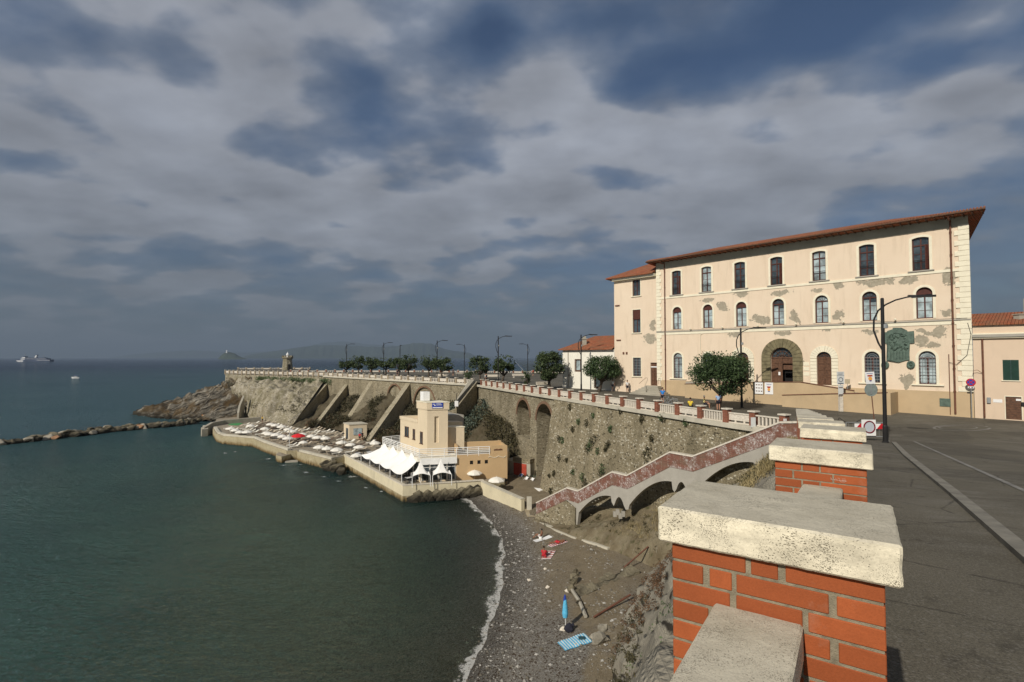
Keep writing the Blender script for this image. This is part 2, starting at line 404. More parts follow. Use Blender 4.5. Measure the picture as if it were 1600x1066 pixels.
def quaym():
    m = Mat('quay_wall_concrete', .9, .2); v = m.pos(True); z = m.sep(v)[2]
    n = m.noise(v, .9, 7, .65); n2 = m.noise(m.pos(True, (1, 1, .3)), 2.2, 6, .65)
    base = m.mix(m.ramp(n, [(.3, 0.), (.7, 1.)]), (.36, .30, .17), (.52, .45, .29))
    lvl = m.math('ADD', z, m.math('MULTIPLY', m.math('SUBTRACT', n2, .5), 1.6))
    base = m.mix(m.ramp(m.math('MULTIPLY_ADD', lvl, .4, .2), [(.30, 1.), (.52, 0.)]), base, (.20, .135, .055))   # tide stain in the stone
    base = m.mix(m.ramp(m.math('MULTIPLY_ADD', lvl, .4, .2), [(.20, 1.), (.30, 0.)]), base, (.035, .032, .018))
    base = m.mix(.7, base, m.ramp(m.noise(v, 5, 6, .7), [(.3, .5), (.7, 1.)]), 'MULTIPLY')
    base = m.mix(m.ramp(m.sep(m.geo.outputs['Normal'])[2], [(.7, 0.), (.9, 1.)]), base, m.mix(m.ramp(m.noise(v, 1.2, 6, .7), [(.35, 0.), (.65, 1.)]), (.20, .165, .115), (.36, .31, .23)))
    m.col(base); m.bump(m.noise(v, 4, 6, .7), .12, .8); return m.m
M['quay'] = quaym()
M['cream'] = plaster('cream_render', (.64, .53, .365), .05, .12); M['tan_wall'] = plaster('tan_render', (.54, .375, .20), .06, .10)
M['white_wall'] = plaster('white_render', (.78, .74, .62), .05, .15); M['pink_wall'] = plaster('pale_pink_render', (.64, .50, .36), .05, .15)
M['ochre_base'] = plaster('ochre_plinth_render', (.48, .36, .215), .10, .25)
M['trim'] = plaster('cream_stone_trim', (.76, .70, .53), .08, .18, 2); M['frieze'] = plaster('shaded_green_grey_frieze', (.40, .38, .29), .15, .3)  # frieze: eave shadow strip put into its grey-green paint colour
M['portal'] = plain('olive_grey_sandstone', (.17, .145, .08), .9, .35, 2.5, .01)
M['white_metal'] = plain('white_painted_metal', (.78, .77, .72), .45, .06); M['black_metal'] = plain('black_painted_metal', (.018, .017, .016), .45, .2)
M['grey_metal'] = plain('galvanised_metal', (.32, .33, .32), .5, .15, metal=.4); M['rust'] = plain('brown_downpipe', (.14, .06, .035), .6, .3)
M['wood'] = plain('old_brown_wood', (.11, .055, .03), .75, .4, 6, .004); M['woodred'] = plain('red_brown_window_wood', (.075, .024, .016), .65, .25, 6)
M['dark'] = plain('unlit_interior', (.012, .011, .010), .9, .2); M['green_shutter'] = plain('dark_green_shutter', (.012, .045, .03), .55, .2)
M['bronze'] = plain('green_patinated_bronze', (.085, .125, .095), .65, .35, 3, .03, spec=.4)
M['red_door'] = plain('red_painted_wood', (.36, .055, .03), .7, .25); M['fabric'] = plain('white_tensile_fabric', (.80, .78, .72), .8, .03, 1)
M['fabric_parasol'] = plain('off_white_parasol_canvas', (.76, .72, .62), .85, .08, 1); M['red_fabric'] = plain('red_parasol_canvas', (.62, .02, .025), .8, .1)
M['blue_fabric'] = plain('light_blue_canvas', (.10, .42, .62), .8, .2, 8); M['navy'] = plain('navy_canvas', (.03, .05, .22), .8, .2)
M['lounger'] = plain('worn_lounger_canvas', (.42, .35, .25), .85, .35, .5, world=True); M['rubber'] = plain('dark_plastic', (.03, .03, .03), .6, .2)
M['asphalt_line'] = plain('worn_white_paint', (.19, .18, .155), .9, .4, 3, world=True)
M['kerb'] = plain('kerb_stone', (.19, .175, .14), .9, .3, 2.5, .01, world=True)
M['white'] = plain('white_paint', (.75, .74, .70), .6, .04); M['sign_red'] = plain('sign_red', (.45, .015, .02), .5, .05)
M['sign_blue'] = plain('sign_blue', (.02, .05, .30), .5, .1); M['sign_grey'] = plain('sign_back_grey', (.20, .23, .21), .6, .2, 6)
M['skin'] = plain('skin', (.45, .24, .15), .6, .1, 6); M['skin_dark'] = plain('tanned_skin', (.24, .11, .06), .6, .1, 6)
M['hair'] = plain('dark_hair', (.02, .014, .01), .7, .3, 20); M['leafwood'] = plain('tree_bark', (.09, .07, .05), .95, .35, 5, .02)
def glassm(name, c=(.03, .04, .045), r=.12):
    m = Mat(name, r, .8); v = m.pos(True); m.col(m.mix(m.ramp(m.noise(v, 1.1, 3), [(.4, 0.), (.6, 1.)]), c, tuple(x * 2.2 for x in c)))
    m.bump(m.noise(v, 1.6, 2), .01, .5); return m.m
M['glass'] = glassm('window_glass'); M['glass_pale'] = glassm('curtained_window_glass', (.20, .24, .24), .25)
def tiles():
    m = Mat('terracotta_roof_tiles', .85, .2); v = m.pos(True)
    # rows of tiles run down the slope: facade direction coordinate
    d = m.n('ShaderNodeVectorMath', operation='DOT_PRODUCT'); m.l(v, d.inputs[0]); d.inputs[1].default_value = (-.674, .739, 0)
    w_ = m.math('SINE', m.math('MULTIPLY', d.outputs[1], 2 * math.pi / .22))
    c = m.vor(m.pos(True), 4, 'F1', 1)
    base = m.mix(m.sep(c)[0], (.30, .085, .04), (.42, .15, .07)); base = m.mix(m.ramp(m.noise(v, 1.2, 6, .6), [(.4, 0.), (.75, 1.)]), base, (.24, .13, .07))
    base = m.mix(m.ramp(w_, [(0.0, .6), (.45, 1.0)]), base, base); 
    m.col(base); m.bump(w_, .05, 1); return m.m
M['tiles'] = tiles()
def asphalt():
    m = Mat('worn_asphalt', .93, .18); v = m.pos(True)
    n = m.noise(v, .28, 6, .6); n2 = m.noise(v, 1.6, 7, .68); f = m.noise(v, 70, 3, .8)
    base = m.mix(m.ramp(n, [(.35, 0.), (.65, 1.)]), (.10, .088, .064), (.14, .125, .093))
    stv = m.noise(m.pos(True, (1, 3.0, 1), (0, 0, .25)), .8, 9, .72)
    near_ = m.ramp(m.noise(v, .33, 2, .5), [(.46, 0.), (.60, 1.)])
    pt = m.vor(m.pos(True, (1, 1, .01), (0, 0, .59)), .16, 'F1', 1, .8); base = m.mix(m.math('MULTIPLY', m.math('GREATER_THAN', m.sep(pt)[0], .62), .38), base, (.060, .054, .043))
    base = m.mix(m.math('MULTIPLY', m.math('MULTIPLY', m.ramp(stv, [(.46, 0.), (.60, 1.)]), near_), .8), base, (.17, .155, .125))
    base = m.mix(m.math('MULTIPLY', m.ramp(n2, [(.60, 0.), (.72, 1.)]), .6), base, (.022, .02, .016))
    base = m.mix(.8, base, m.ramp(f, [(.32, .30), (.52, .95), (.72, 1.5)]), 'MULTIPLY')
    g = m.vor(v, 62, 'F1', 1); g0 = m.sep(g)
    base = m.mix(m.math('MULTIPLY', m.math('GREATER_THAN', g0[0], .90), .45), base, (.20, .185, .155))
    cr = m.vor(m.pos(True, (1, 1, 1), (0, 0, .3)), .42, 'DISTANCE_TO_EDGE', 0)
    crw = m.math('ADD', cr, m.math('MULTIPLY', m.math('SUBTRACT', m.noise(v, 4, 5, .7), .5), .06))
    base = m.mix(m.math('MULTIPLY', m.ramp(crw, [(.0, 1.), (.010, 0.)]), .55), base, (.015, .013, .01))
    m.col(base); m.bump(m.noise(v, 45, 4, .8), .008, .6); m.bump(n2, .02, .4); return m.m
M['asphalt'] = asphalt()
def rockm(name='stratified_rock', lo=(.045, .038, .028), hi=(.36, .325, .255), veg=True):
    m = Mat(name, .92, .2); v = m.pos(True)
    dt = m.n('ShaderNodeVectorMath', operation='DOT_PRODUCT'); m.l(v, dt.inputs[0]); dt.inputs[1].default_value = (-.50, .25, .83)
    wv = m.noise(v, .35, 4, .5); s_ = m.math('MULTIPLY_ADD', wv, 2.2, dt.outputs['Value'])
    cb = m.n('ShaderNodeCombineXYZ'); m.l(m.math('MULTIPLY', s_, 2.0), cb.inputs[0]); q = m.sep(v); m.l(m.math('MULTIPLY', q[0], .18), cb.inputs[1]); m.l(m.math('MULTIPLY', q[1], .18), cb.inputs[2])
    st = m.noise(cb.outputs[0], 1.0, 7, .65); n = m.noise(v, .22, 5, .6)
    base = m.mix(m.ramp(st, [(.42, 0.), (.66, 1.)]), lo, hi)
    base = m.mix(m.ramp(st, [(.40, 1.), (.45, 0.)]), base, tuple(x * .3 for x in lo))
    if veg: base = m.mix(m.math('MULTIPLY', m.ramp(n, [(.48, 0.), (.58, 1.)]), .8), base, (.10, .065, .028))
    z = q[2]; lv = m.math('ADD', z, m.math('MULTIPLY', m.noise(v, .8, 4), 1.6))
    base = m.mix(m.ramp(m.math('MULTIPLY', lv, .2), [(.24, 1.), (.44, 0.)]), base, (.035, .03, .02))
    m.col(base); m.bump(st, .6, 1); m.bump(m.noise(v, 4, 6, .7), .1, .8); return m.m
M['rock'] = rockm(); M['boulder'] = rockm('breakwater_stone', (.10, .085, .055), (.30, .26, .17), False)
def earthm(k=1.0, name='dry_earth_and_scrub'):
    m = Mat(name, .95, .1); v = m.pos(True)
    n = m.noise(v, .5, 7, .66); n2 = m.noise(m.pos(True, (1, 1, .4)), 1.8, 6, .7)
    base = m.mix(m.ramp(n, [(.35, 0.), (.65, 1.)]), (.14 * k, .11 * k, .065 * k), (.23 * k, .195 * k, .125 * k))
    base = m.mix(m.ramp(n2, [(.55, 0.), (.68, 1.)]), base, (.07 * k, .07 * k, .03 * k))
    base = m.mix(m.math('MULTIPLY', m.ramp(n2, [(.30, 1.), (.40, 0.)]), .7), base, (.30 * k, .27 * k, .20 * k))
    m.col(base); m.bump(n2, .25, .9); m.bump(m.noise(v, 6, 6, .7), .08, .8); return m.m
M['earth'] = earthm(); M['earth_dark'] = earthm(.5, 'shaded_overgrown_earth')  # darker earth copy: scrub cover and the slope's shade put into its colour
def netrock():
    m = Mat('netted_cliff_rock', .95, .12); v = m.pos(True)
    n = m.noise(v, .55, 8, .62); base = m.mix(m.ramp(n, [(.3, 0.), (.7, 1.)]), (.21, .185, .14), (.32, .29, .22))
    a = m.math('SINE', m.math('MULTIPLY', m.math('ADD', m.sep(v)[0], m.sep(v)[2]), 62)); b_ = m.math('SINE', m.math('MULTIPLY', m.math('SUBTRACT', m.sep(v)[1], m.sep(v)[2]), 62))
    ab = m.math('MAXIMUM', a, b_)
    base = m.mix(m.math('MULTIPLY', m.ramp(ab, [(.90, 0.), (.98, 1.)]), .45), base, (.09, .085, .07))
    cr = m.vor(m.pos(True, (1, .35, .6), (.3, .2, .5)), .55, 'DISTANCE_TO_EDGE', 0)
    crn = m.math('ADD', cr, m.math('MULTIPLY', m.math('SUBTRACT', m.noise(v, 1.5, 5), .5), .16))
    base = m.mix(m.ramp(crn, [(.0, 1.), (.03, 0.)]), base, (.035, .03, .022))
    base = m.mix(m.math('MULTIPLY', m.ramp(m.noise(v, .9, 5, .7), [(.60, 0.), (.70, 1.)]), .6), base, (.11, .12, .045))
    m.col(base); m.bump(n, .35, .9); m.bump(m.math('MULTIPLY', m.ramp(crn, [(.0, 0.), (.05, 1.)]), 1.), .08, .8); m.bump(ab, .01, .6); return m.m
M['netrock'] = netrock()
def leaf(name, c1, c2):
    m = Mat(name, .6, .25); oi = m.n('ShaderNodeAttribute', attribute_name='lc')
    base = m.mix(oi.outputs['Fac'], c1, c2)
    m.col(base); return m.m
M['leaf_dark'] = leaf('dark_evergreen_leaves', (.010, .026, .009), (.075, .112, .040))
M['leaf_far'] = leaf('olive_evergreen_leaves', (.014, .028, .009), (.072, .095, .036))
M['scrub'] = leaf('dry_coastal_scrub', (.022, .024, .011), (.11, .090, .042))
M['scrub_green'] = leaf('green_scrub', (.03, .055, .02), (.14, .18, .08))
M['scrub_grey'] = leaf('grey_green_shrub_leaves', (.03, .042, .028), (.11, .135, .095))
M['grass'] = leaf('dry_straw_grass', (.16, .12, .05), (.42, .34, .17)); M['scrub_rust'] = leaf('rust_coloured_scrub', (.045, .028, .014), (.16, .085, .04))

# ------------------------------------------------------------------ ground levels
def ground(x, y):
    s_ = .52 * x + .854 * y
    z1 = 16.42 - .0887 * max(s_, -8) + (.0 if s_ > 4 else 0)
    z2 = 12.85 + min(.55, .018 * max(0, y - 44))
    k = .45; h = max(k - abs(z1 - z2), 0) / k
    return max(z1, z2) + h * h * k * .25
def gp(px, py):
    z = 13.0
    for _ in range(30):
        p = at(px, py, z); z = .5 * z + .5 * ground(p.x, p.y)
    return Vector((p.x, p.y, ground(p.x, p.y)))
def fnoise(p, sc_, oct_=4, h=.9):
    return mn.fractal(Vector(p) * sc_, h, 2.0, oct_)

# wall lines of the promenade (plan)
def LA(k): return Vector((16.6 - .382 * k, 39.7 + .924 * k, 0))
def LB(k): return Vector((-7.0 - .7065 * k, 96.9 + .7077 * k, 0))
TIP = Vector((-91.6, 164, 0)); DB = Vector((-52, 142, 0))
PZ = 12.98
front_line = [Vector((20.2, 33.2, 0)), Vector((18.85, 35.6, 0)), Vector((17.75, 37.3, 0)), LA(0), LA(20), LA(40), LA(61.8), LB(0.3), LB(30), DB, TIP]
# promenade and streets: one sheet
def tri_region(poly, zf, name, mat, kind='structure', step=3.0, parent=None):
    b = bmesh.new(); vs = [b.verts.new((p[0], p[1], 0)) for p in poly]; b.faces.new(vs)
    xs = [p[0] for p in poly]; ys = [p[1] for p in poly]
    for i in range(int((max(xs) - min(xs)) / step)):
        bmesh.ops.bisect_plane(b, geom=b.verts[:] + b.edges[:] + b.faces[:], plane_co=(min(xs) + (i + 1) * step, 0, 0), plane_no=(1, 0, 0))
    for i in range(int((max(ys) - min(ys)) / step)):
        bmesh.ops.bisect_plane(b, geom=b.verts[:] + b.edges[:] + b.faces[:], plane_co=(0, min(ys) + (i + 1) * step, 0), plane_no=(0, 1, 0))
    bmesh.ops.triangulate(b, faces=b.faces[:])
    for v in b.verts: v.co.z = zf(v.co.x, v.co.y)
    me = bpy.data.meshes.new(name); 
    bmesh.ops.recalc_face_normals(b, faces=b.faces[:])
    b.to_mesh(me); b.free(); me.materials.append(mat)
    if me.polygons[0].normal.z < 0: me.flip_normals()
    o = bpy.data.objects.new(name, me); C.objects.link(o); o['kind'] = kind
    return o
prom = [(-6, -14)] + [(-1.6, -1.2), (4.1, 6.9), (9.6, 16.6), (14.4, 25.2), (19.2, 33.9)] + [(p.x + .2, p.y + .05) for p in front_line[:1]] + [(p.x, p.y) for p in front_line[1:]] + \
       [(-109, 204), (-82, 212), (-74, 168), (-37, 166), (9, 155), (60, 140), (110, 90), (110, -14)]
tri_region(prom, ground, 'pavement', M['asphalt'], step=2.5)
# kerb stones along the carriageway, and paint
def on_ground(pts, dz): return [Vector((x, y, ground(x, y) + dz)) for x, y in pts]
kb = [(-6.3, -12), (1.6, -.4), (5.75, 5.7), (9.05, 10.6), (15.0, 19.6), (20.9, 28.2)]
kk = []
for i in range(len(kb) - 1):
    for j in range(8): t = j / 8; kk.append((kb[i][0] * (1 - t) + kb[i + 1][0] * t, kb[i][1] * (1 - t) + kb[i + 1][1] * t))
kk.append(kb[-1])
m = MB(); m.strip(on_ground(kk, .075), .20, .3)
tag(m.build('kerb', M['kerb']), kind='structure')
def paint(pts, width, name='road_marking'):
    m = MB(); P_ = [Vector((x, y, 0)) for x, y in pts]; rows = []
    for i, p in enumerate(P_):
        d = (P_[min(i + 1, len(P_) - 1)] - P_[max(i - 1, 0)]).normalized(); nn = Vector((-d.y, d.x, 0)) * width / 2
        rows.append([Vector((q.x, q.y, ground(q.x, q.y) + .012)) for q in (p + nn, p - nn)])
    m.grid(rows); return tag(m.build(name, M['asphalt_line']), kind='structure')
def lerp_px(a, b, n): return [(lambda q: (q.x, q.y))(gp(a[0] + (b[0] - a[0]) * t / n, a[1] + (b[1] - a[1]) * t / n)) for t in range(n + 1)]
paint(lerp_px((1362, 706.5), (1408, 711.5), 6), .10)
ov = []
for i in range(25):
    a = i / 24 * 2 * math.pi * .94; q = gp(1503 + 44 * math.cos(a), 669 + 4.6 * math.sin(a)); ov.append((q.x, q.y))
paint(ov, .16)
ov = [];
for i in range(25):
    a = i / 24 * 2 * math.pi * .97 + 1; q = gp(1497 + 30 * math.cos(a), 668.6 + 2.6 * math.sin(a)); ov.append((q.x, q.y))
paint(ov, .12)
q0 = lerp_px((1428, 690), (1700, 812), 24); paint([(x, y) for x, y in q0], .13, 'road_seam')
# promenade bench-like plinths are added with the furniture
# ------------------------------------------------------------------ sea, beach, cliffs
shore = [(-9, -6), (-6, 12), (-4.2, 22)] + [(lambda q: (q.x, q.y))(at(px, py, 0)) for px, py in
        [(735, 1066), (752, 1020), (770, 985), (783, 940), (789, 900), (791, 870), (787, 840), (776, 822), (762, 806), (748, 792)]] + [(-6.2, 67.5), (-16, 76), (-24, 90)]
def sdist(x, y):       # distance to the shore line, positive on land (east)
    best = 1e9; sg = 1
    for i in range(len(shore) - 1):
        ax, ay = shore[i]; bx, by = shore[i + 1]; dx, dy = bx - ax, by - ay
        t = max(0, min(1, ((x - ax) * dx + (y - ay) * dy) / (dx * dx + dy * dy)))
        qx, qy = ax + dx * t, ay + dy * t; d = math.hypot(x - qx, y - qy)
        if d < best - 1e-9: best = d; sg = 1 if (dx * (y - qy) - dy * (x - qx)) < 0 else -1
    return best * sg
def beach_z(x, y):
    d = sdist(x, y)
    if d > 0: z = .02 + min(d * .17, 1.5) + max(0, d - 9) * .04
    else: z = max(.02 + d * .10, -5)
    z += .10 * fnoise((x, y, 0), .5) * (1 if d > .5 else .4)
    return z
rows = []
for i in range(96):
    y = -6 + i * .9; row = []
    for j in range(90):
        x = -44 + j * .72; row.append(Vector((x, y, beach_z(x, y))))
    rows.append(row)
def beachm():
    m = Mat('pebble_beach', .93, .2); v = m.pos(True)
    att = m.n('ShaderNodeAttribute', attribute_name='shore_distance').outputs['Fac']
    wv = m.noise(v, 3, 3, .5, 0, True)
    c1 = m.vor(v, 10, 'F1', 1); e1 = m.vor(v, 14, 'DISTANCE_TO_EDGE', 0); c2 = m.vor(v, 24, 'F1', 1)
    s1 = m.sep(c1); s2 = m.sep(c2)
    zone = m.noise(v, .16, 4, .6)
    sand = m.mix(m.ramp(m.noise(v, .9, 7, .7), [(.35, 0.), (.65, 1.)]), (.20, .155, .09), (.28, .225, .14))
    peb = m.mix(m.ramp(s2[0], [(0., 0.), (1., 1.)]), (.12, .105, .08), (.32, .295, .25))
    peb = m.mix(m.ramp(s1[1], [(.88, 0.), (.91, 1.)]), peb, m.mix(s1[0], (.16, .15, .13), (.36, .34, .30)))
    peb = m.mix(m.ramp(s1[2], [(.80, 0.), (.85, 1.)]), peb, (.085, .06, .04))
    # pebbles in belts, sand between
    belt = m.math('ADD', m.math('MULTIPLY', m.math('SINE', m.math('MULTIPLY', att, 1.05)), .12), zone)
    pm = m.ramp(belt, [(.46, 1.), (.56, 0.)])
    lowb = m.ramp(m.math('DIVIDE', att, 5.0), [(.75, 1.), (1.0, 0.)])
    pm = m.math('MAXIMUM', pm, lowb)
    ym = m.n('ShaderNodeMapRange'); m.l(m.sep(v)[1], ym.inputs[0]); ym.inputs[1].default_value = 34; ym.inputs[2].default_value = 38
    dm = m.n('ShaderNodeMapRange'); m.l(m.math('ADD', att, m.math('MULTIPLY', zone, 2.5)), dm.inputs[0]); dm.inputs[1].default_value = 3.6; dm.inputs[2].default_value = 5.0
    pm = m.math('MULTIPLY', pm, m.math('SUBTRACT', 1.0, m.math('MULTIPLY', m.math('MULTIPLY', ym.outputs[0], dm.outputs[0]), .8)))
    base = m.mix(m.math('MULTIPLY_ADD', pm, .85, .12), sand, peb)
    wet = m.ramp(m.math('ADD', att, m.math('MULTIPLY', m.noise(v, .6, 4), 2.0)), [(.25, 0.), (.55, 1.)])
    wetn = m.n('ShaderNodeMapRange'); m.l(m.math('ADD', att, m.math('MULTIPLY', m.noise(v, .6, 4), 2.0)), wetn.inputs[0])
    wetn.inputs[1].default_value = 1.2; wetn.inputs[2].default_value = 3.2; wetn.inputs[3].default_value = .50; wetn.inputs[4].default_value = 1.0
    base = m.mix(1.0, base, wetn.outputs[0], 'MULTIPLY')
    m.col(base); m.bump(m.math('ADD', m.ramp(e1, [(0., 0.), (.2, 1.)]), m.math('MULTIPLY', s2[0], .5)), .05, .8); return m.m
mb = MB(); mb.grid(rows)
bo = mb.build('beach', beachm(), smooth=True); bo['kind'] = 'structure'
if bo.data.polygons[0].normal.z < 0: bo.data.flip_normals()
at_ = bo.data.attributes.new('shore_distance', 'FLOAT', 'POINT')
at_.data.foreach_set('value', [sdist(v.co.x, v.co.y) for v in bo.data.vertices])

def waterm():
    m = Mat('sea_water', .1, .5); nt_ = m.nt; nt_.nodes.remove(m.b); o = nt_.nodes['Material Output']
    v = m.pos(True); dep = m.n('ShaderNodeAttribute', attribute_name='depth').outputs['Fac']; sh = m.n('ShaderNodeAttribute', attribute_name='shore').outputs['Fac']
    cd = m.n('ShaderNodeVectorMath', operation='LENGTH'); m.l(v, cd.inputs[0]); dist = cd.outputs['Value']
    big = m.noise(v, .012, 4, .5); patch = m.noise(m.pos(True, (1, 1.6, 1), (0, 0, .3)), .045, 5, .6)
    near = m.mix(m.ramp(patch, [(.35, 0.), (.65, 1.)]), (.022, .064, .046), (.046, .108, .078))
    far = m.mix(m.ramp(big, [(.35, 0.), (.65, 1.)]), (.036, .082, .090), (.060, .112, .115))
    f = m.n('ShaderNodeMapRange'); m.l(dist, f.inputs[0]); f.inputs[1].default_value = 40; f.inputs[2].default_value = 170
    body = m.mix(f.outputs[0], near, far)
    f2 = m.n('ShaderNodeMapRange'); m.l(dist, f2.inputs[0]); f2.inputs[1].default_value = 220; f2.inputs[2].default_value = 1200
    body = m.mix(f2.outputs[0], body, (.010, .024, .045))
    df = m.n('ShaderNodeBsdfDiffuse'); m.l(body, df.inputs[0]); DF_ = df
    tr = m.n('ShaderNodeBsdfTransparent'); tr.inputs[0].default_value = (.66, .78, .66, 1)
    k = m.math('SUBTRACT', 1.0, m.math('POWER', 2.718, m.math('MULTIPLY', dep, -.72)))
    mixA = m.n('ShaderNodeMixShader'); m.l(k, mixA.inputs[0]); m.l(tr.outputs[0], mixA.inputs[1]); m.l(df.outputs[0], mixA.inputs[2])
    w1 = m.noise(m.pos(True, (1, 2.2, 1), (0, 0, .5)), .55, 6, .62, .6); w2 = m.noise(m.pos(True, (1, 1.8, 1), (0, 0, -.25)), 1.7, 5, .65, .4)
    w3 = m.noise(m.pos(True, (1, 2.6, 1), (0, 0, .2)), .10, 4, .5, .3)
    h = m.math('ADD', m.math('MULTIPLY', w1, .85), m.math('MULTIPLY', w2, .62)); h = m.math('ADD', h, m.math('MULTIPLY', w3, .9))
    bp = m.n('ShaderNodeBump'); bp.inputs['Distance'].default_value = 1.0; bp.inputs['Strength'].default_value = 1.0; m.l(h, bp.inputs['Height'])
    m.l(bp.outputs[0], DF_.inputs['Normal']); gl = m.n('ShaderNodeBsdfGlossy'); gl.inputs['Roughness'].default_value = .06; m.l(bp.outputs[0], gl.inputs['Normal']); gl.inputs[0].default_value = (.95, .97, 1, 1)
    fr = m.n('ShaderNodeFresnel'); fr.inputs[0].default_value = 1.33; m.l(bp.outputs[0], fr.inputs['Normal'])
    mixB = m.n('ShaderNodeMixShader'); m.l(m.math('MULTIPLY', fr.outputs[0], 1.0), mixB.inputs[0]); m.l(mixA.outputs[0], mixB.inputs[1]); m.l(gl.outputs[0], mixB.inputs[2])
    # foam where swash meets land and in torn streaks close to it
    fn = m.noise(v, 2.6, 9, .80, 1.2); fn2 = m.noise(v, .35, 4, .6)
    s1 = m.math('ADD', sh, m.math('MULTIPLY', m.math('SUBTRACT', fn2, .5), 2.6))
    line = m.ramp(m.math('ABSOLUTE', m.math('MULTIPLY', s1, .5)), [(.0, 1.), (.45, .55), (.62, 0.)])
    foam = m.ramp(m.math('MULTIPLY', line, m.math('MULTIPLY_ADD', fn, 1.5, -.05)), [(.50, 0.), (.60, 1.)])
    fb = m.n('ShaderNodeBsdfDiffuse'); fb.inputs[0].default_value = (.52, .51, .46, 1)
    mixC = m.n('ShaderNodeMixShader'); m.l(m.math('MULTIPLY', foam, .8), mixC.inputs[0]); m.l(mixB.outputs[0], mixC.inputs[1]); m.l(fb.outputs[0], mixC.inputs[2])
    m.l(mixC.outputs[0], o.inputs[0]); return m.m
# water sheet: fine cells near the coast, long ones to the horizon
quay_px = [(332.5, 668.7), (338, 677), (347.5, 680.5), (395, 684.5), (410, 691), (447.5, 703.7), (464, 702.8), (465, 705), (515, 717.5)]
QP = [at(px, py, 1.8) for px, py in quay_px]
RQ = [at(537.5, 711, 2.0), at(630, 759.5, 2.0), at(754, 751.5, 2.0)]
YW = [at(754, 752, 2.0), at(817, 779, 2.0)]
foam_lines = [[(QP[5].x, QP[5].y), (QP[6].x - .5, QP[6].y), (QP[8].x, QP[8].y), (RQ[0].x, RQ[0].y), (.5 * (RQ[0].x + RQ[1].x), .5 * (RQ[0].y + RQ[1].y))], [(-123, 160), (-121, 163), (-123, 167)]]
def seg_d(x, y, pl):
    best = 1e9
    for i in range(len(pl) - 1):
        ax, ay = pl[i]; bx, by = pl[i + 1]; dx, dy = bx - ax, by - ay
        t = max(0, min(1, ((x - ax) * dx + (y - ay) * dy) / (dx * dx + dy * dy)))
        best = min(best, math.hypot(x - ax - dx * t, y - ay - dy * t))
    return best
def axis(a, b, st, far, n):
    o = [a + st * i for i in range(int((b - a) / st) + 1)]
    hi = []; lo = []
    for i in range(1, n + 1):
        t = (i / n) ** 3; hi.append(o[-1] + (far - o[-1]) * t); lo.append(o[0] - (far - o[-1]) * t)
    return lo[::-1] + o + hi
xs = axis(-45, 9, .8, 40000, 14); ys = [y for y in axis(8, 76, .8, 40000, 16) if y > -4000]
rows = [[Vector((x, y, 0.0)) for x in xs] for y in ys]
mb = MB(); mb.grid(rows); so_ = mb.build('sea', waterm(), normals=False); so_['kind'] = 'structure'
if so_.data.polygons[0].normal.z < 0: so_.data.flip_normals()
depv = []; shv = []
for v in so_.data.vertices:
    x, y = v.co.x, v.co.y
    if -60 < x < 20 and -10 < y < 110:
        d = sdist(x, y); depv.append(max(0, -beach_z(x, y)) if d < 3 else 0.02); shv.append(max(-9, min(9, d + .2)))
    elif x >= 20: depv.append(.02); shv.append(9)
    else: depv.append(6); shv.append(-9)
a1 = so_.data.attributes.new('depth', 'FLOAT', 'POINT'); a1.data.foreach_set('value', depv)
a2 = so_.data.attributes.new('shore', 'FLOAT', 'POINT')
a2.data.foreach_set('value', shv)
# deep bed so that nothing open lies under the water
mb = MB(); mb.grid([[Vector((-40000, y, -5.2)), Vector((40000, y, -5.2))] for y in (-4000, 40000)]); tag(mb.build('seabed', M['earth']), kind='structure')

# foam wash patches along the quays: thin torn sheets of broken water
def foamm():
    m = Mat('broken_water', .8, .2); v = m.pos(True)
    n = m.noise(m.pos(True, (1, 1.8, 1)), 1.3, 8, .75, 1.0)
    edge = m.n('ShaderNodeAttribute', attribute_name='edge').outputs['Fac']
    a = m.ramp(m.math('MULTIPLY', n, edge), [(.40, 0.), (.50, .85)])
    m.col((.55, .56, .53)); m.l(a, m.b.inputs['Alpha']); return m.m
fm = foamm()
random.seed(3)
fpx = [(352, 708, 16, 3), (368, 706, 14, 2), (420, 717, 20, 4), (445, 727, 26, 3), (478, 738, 22, 5), (470, 726, 14, 3), (550, 745, 30, 6), (572, 762, 14, 4), (528, 752, 24, 4), (596, 768, 10, 3), (505, 745, 20, 3), (743, 798, 14, 8), (318, 679, 14, 2), (240, 649, 30, 2), (300, 653, 20, 2), (225, 650, 20, 2)]
mb = MB(); ev = []
for px, py, rx, ry in fpx:
    c = at(px, py, .03); a = at(px + rx, py, .03) - c; b_ = at(px, py - ry, .03) - c; n = 18
    vs = [c]; ev.append(1.0)
    for i in range(n):
        t = 2 * math.pi * i / n; vs.append(c + a * math.cos(t) + b_ * math.sin(t)); ev.append(0.0)
    mb.add(vs, [(0, i + 1, (i + 1) % n + 1) for i in range(n)])
fo = mb.build('sea_foam', fm, normals=False); tag(fo, kind='stuff'); a3 = fo.data.attributes.new('edge', 'FLOAT', 'POINT'); a3.data.foreach_set('value', ev)

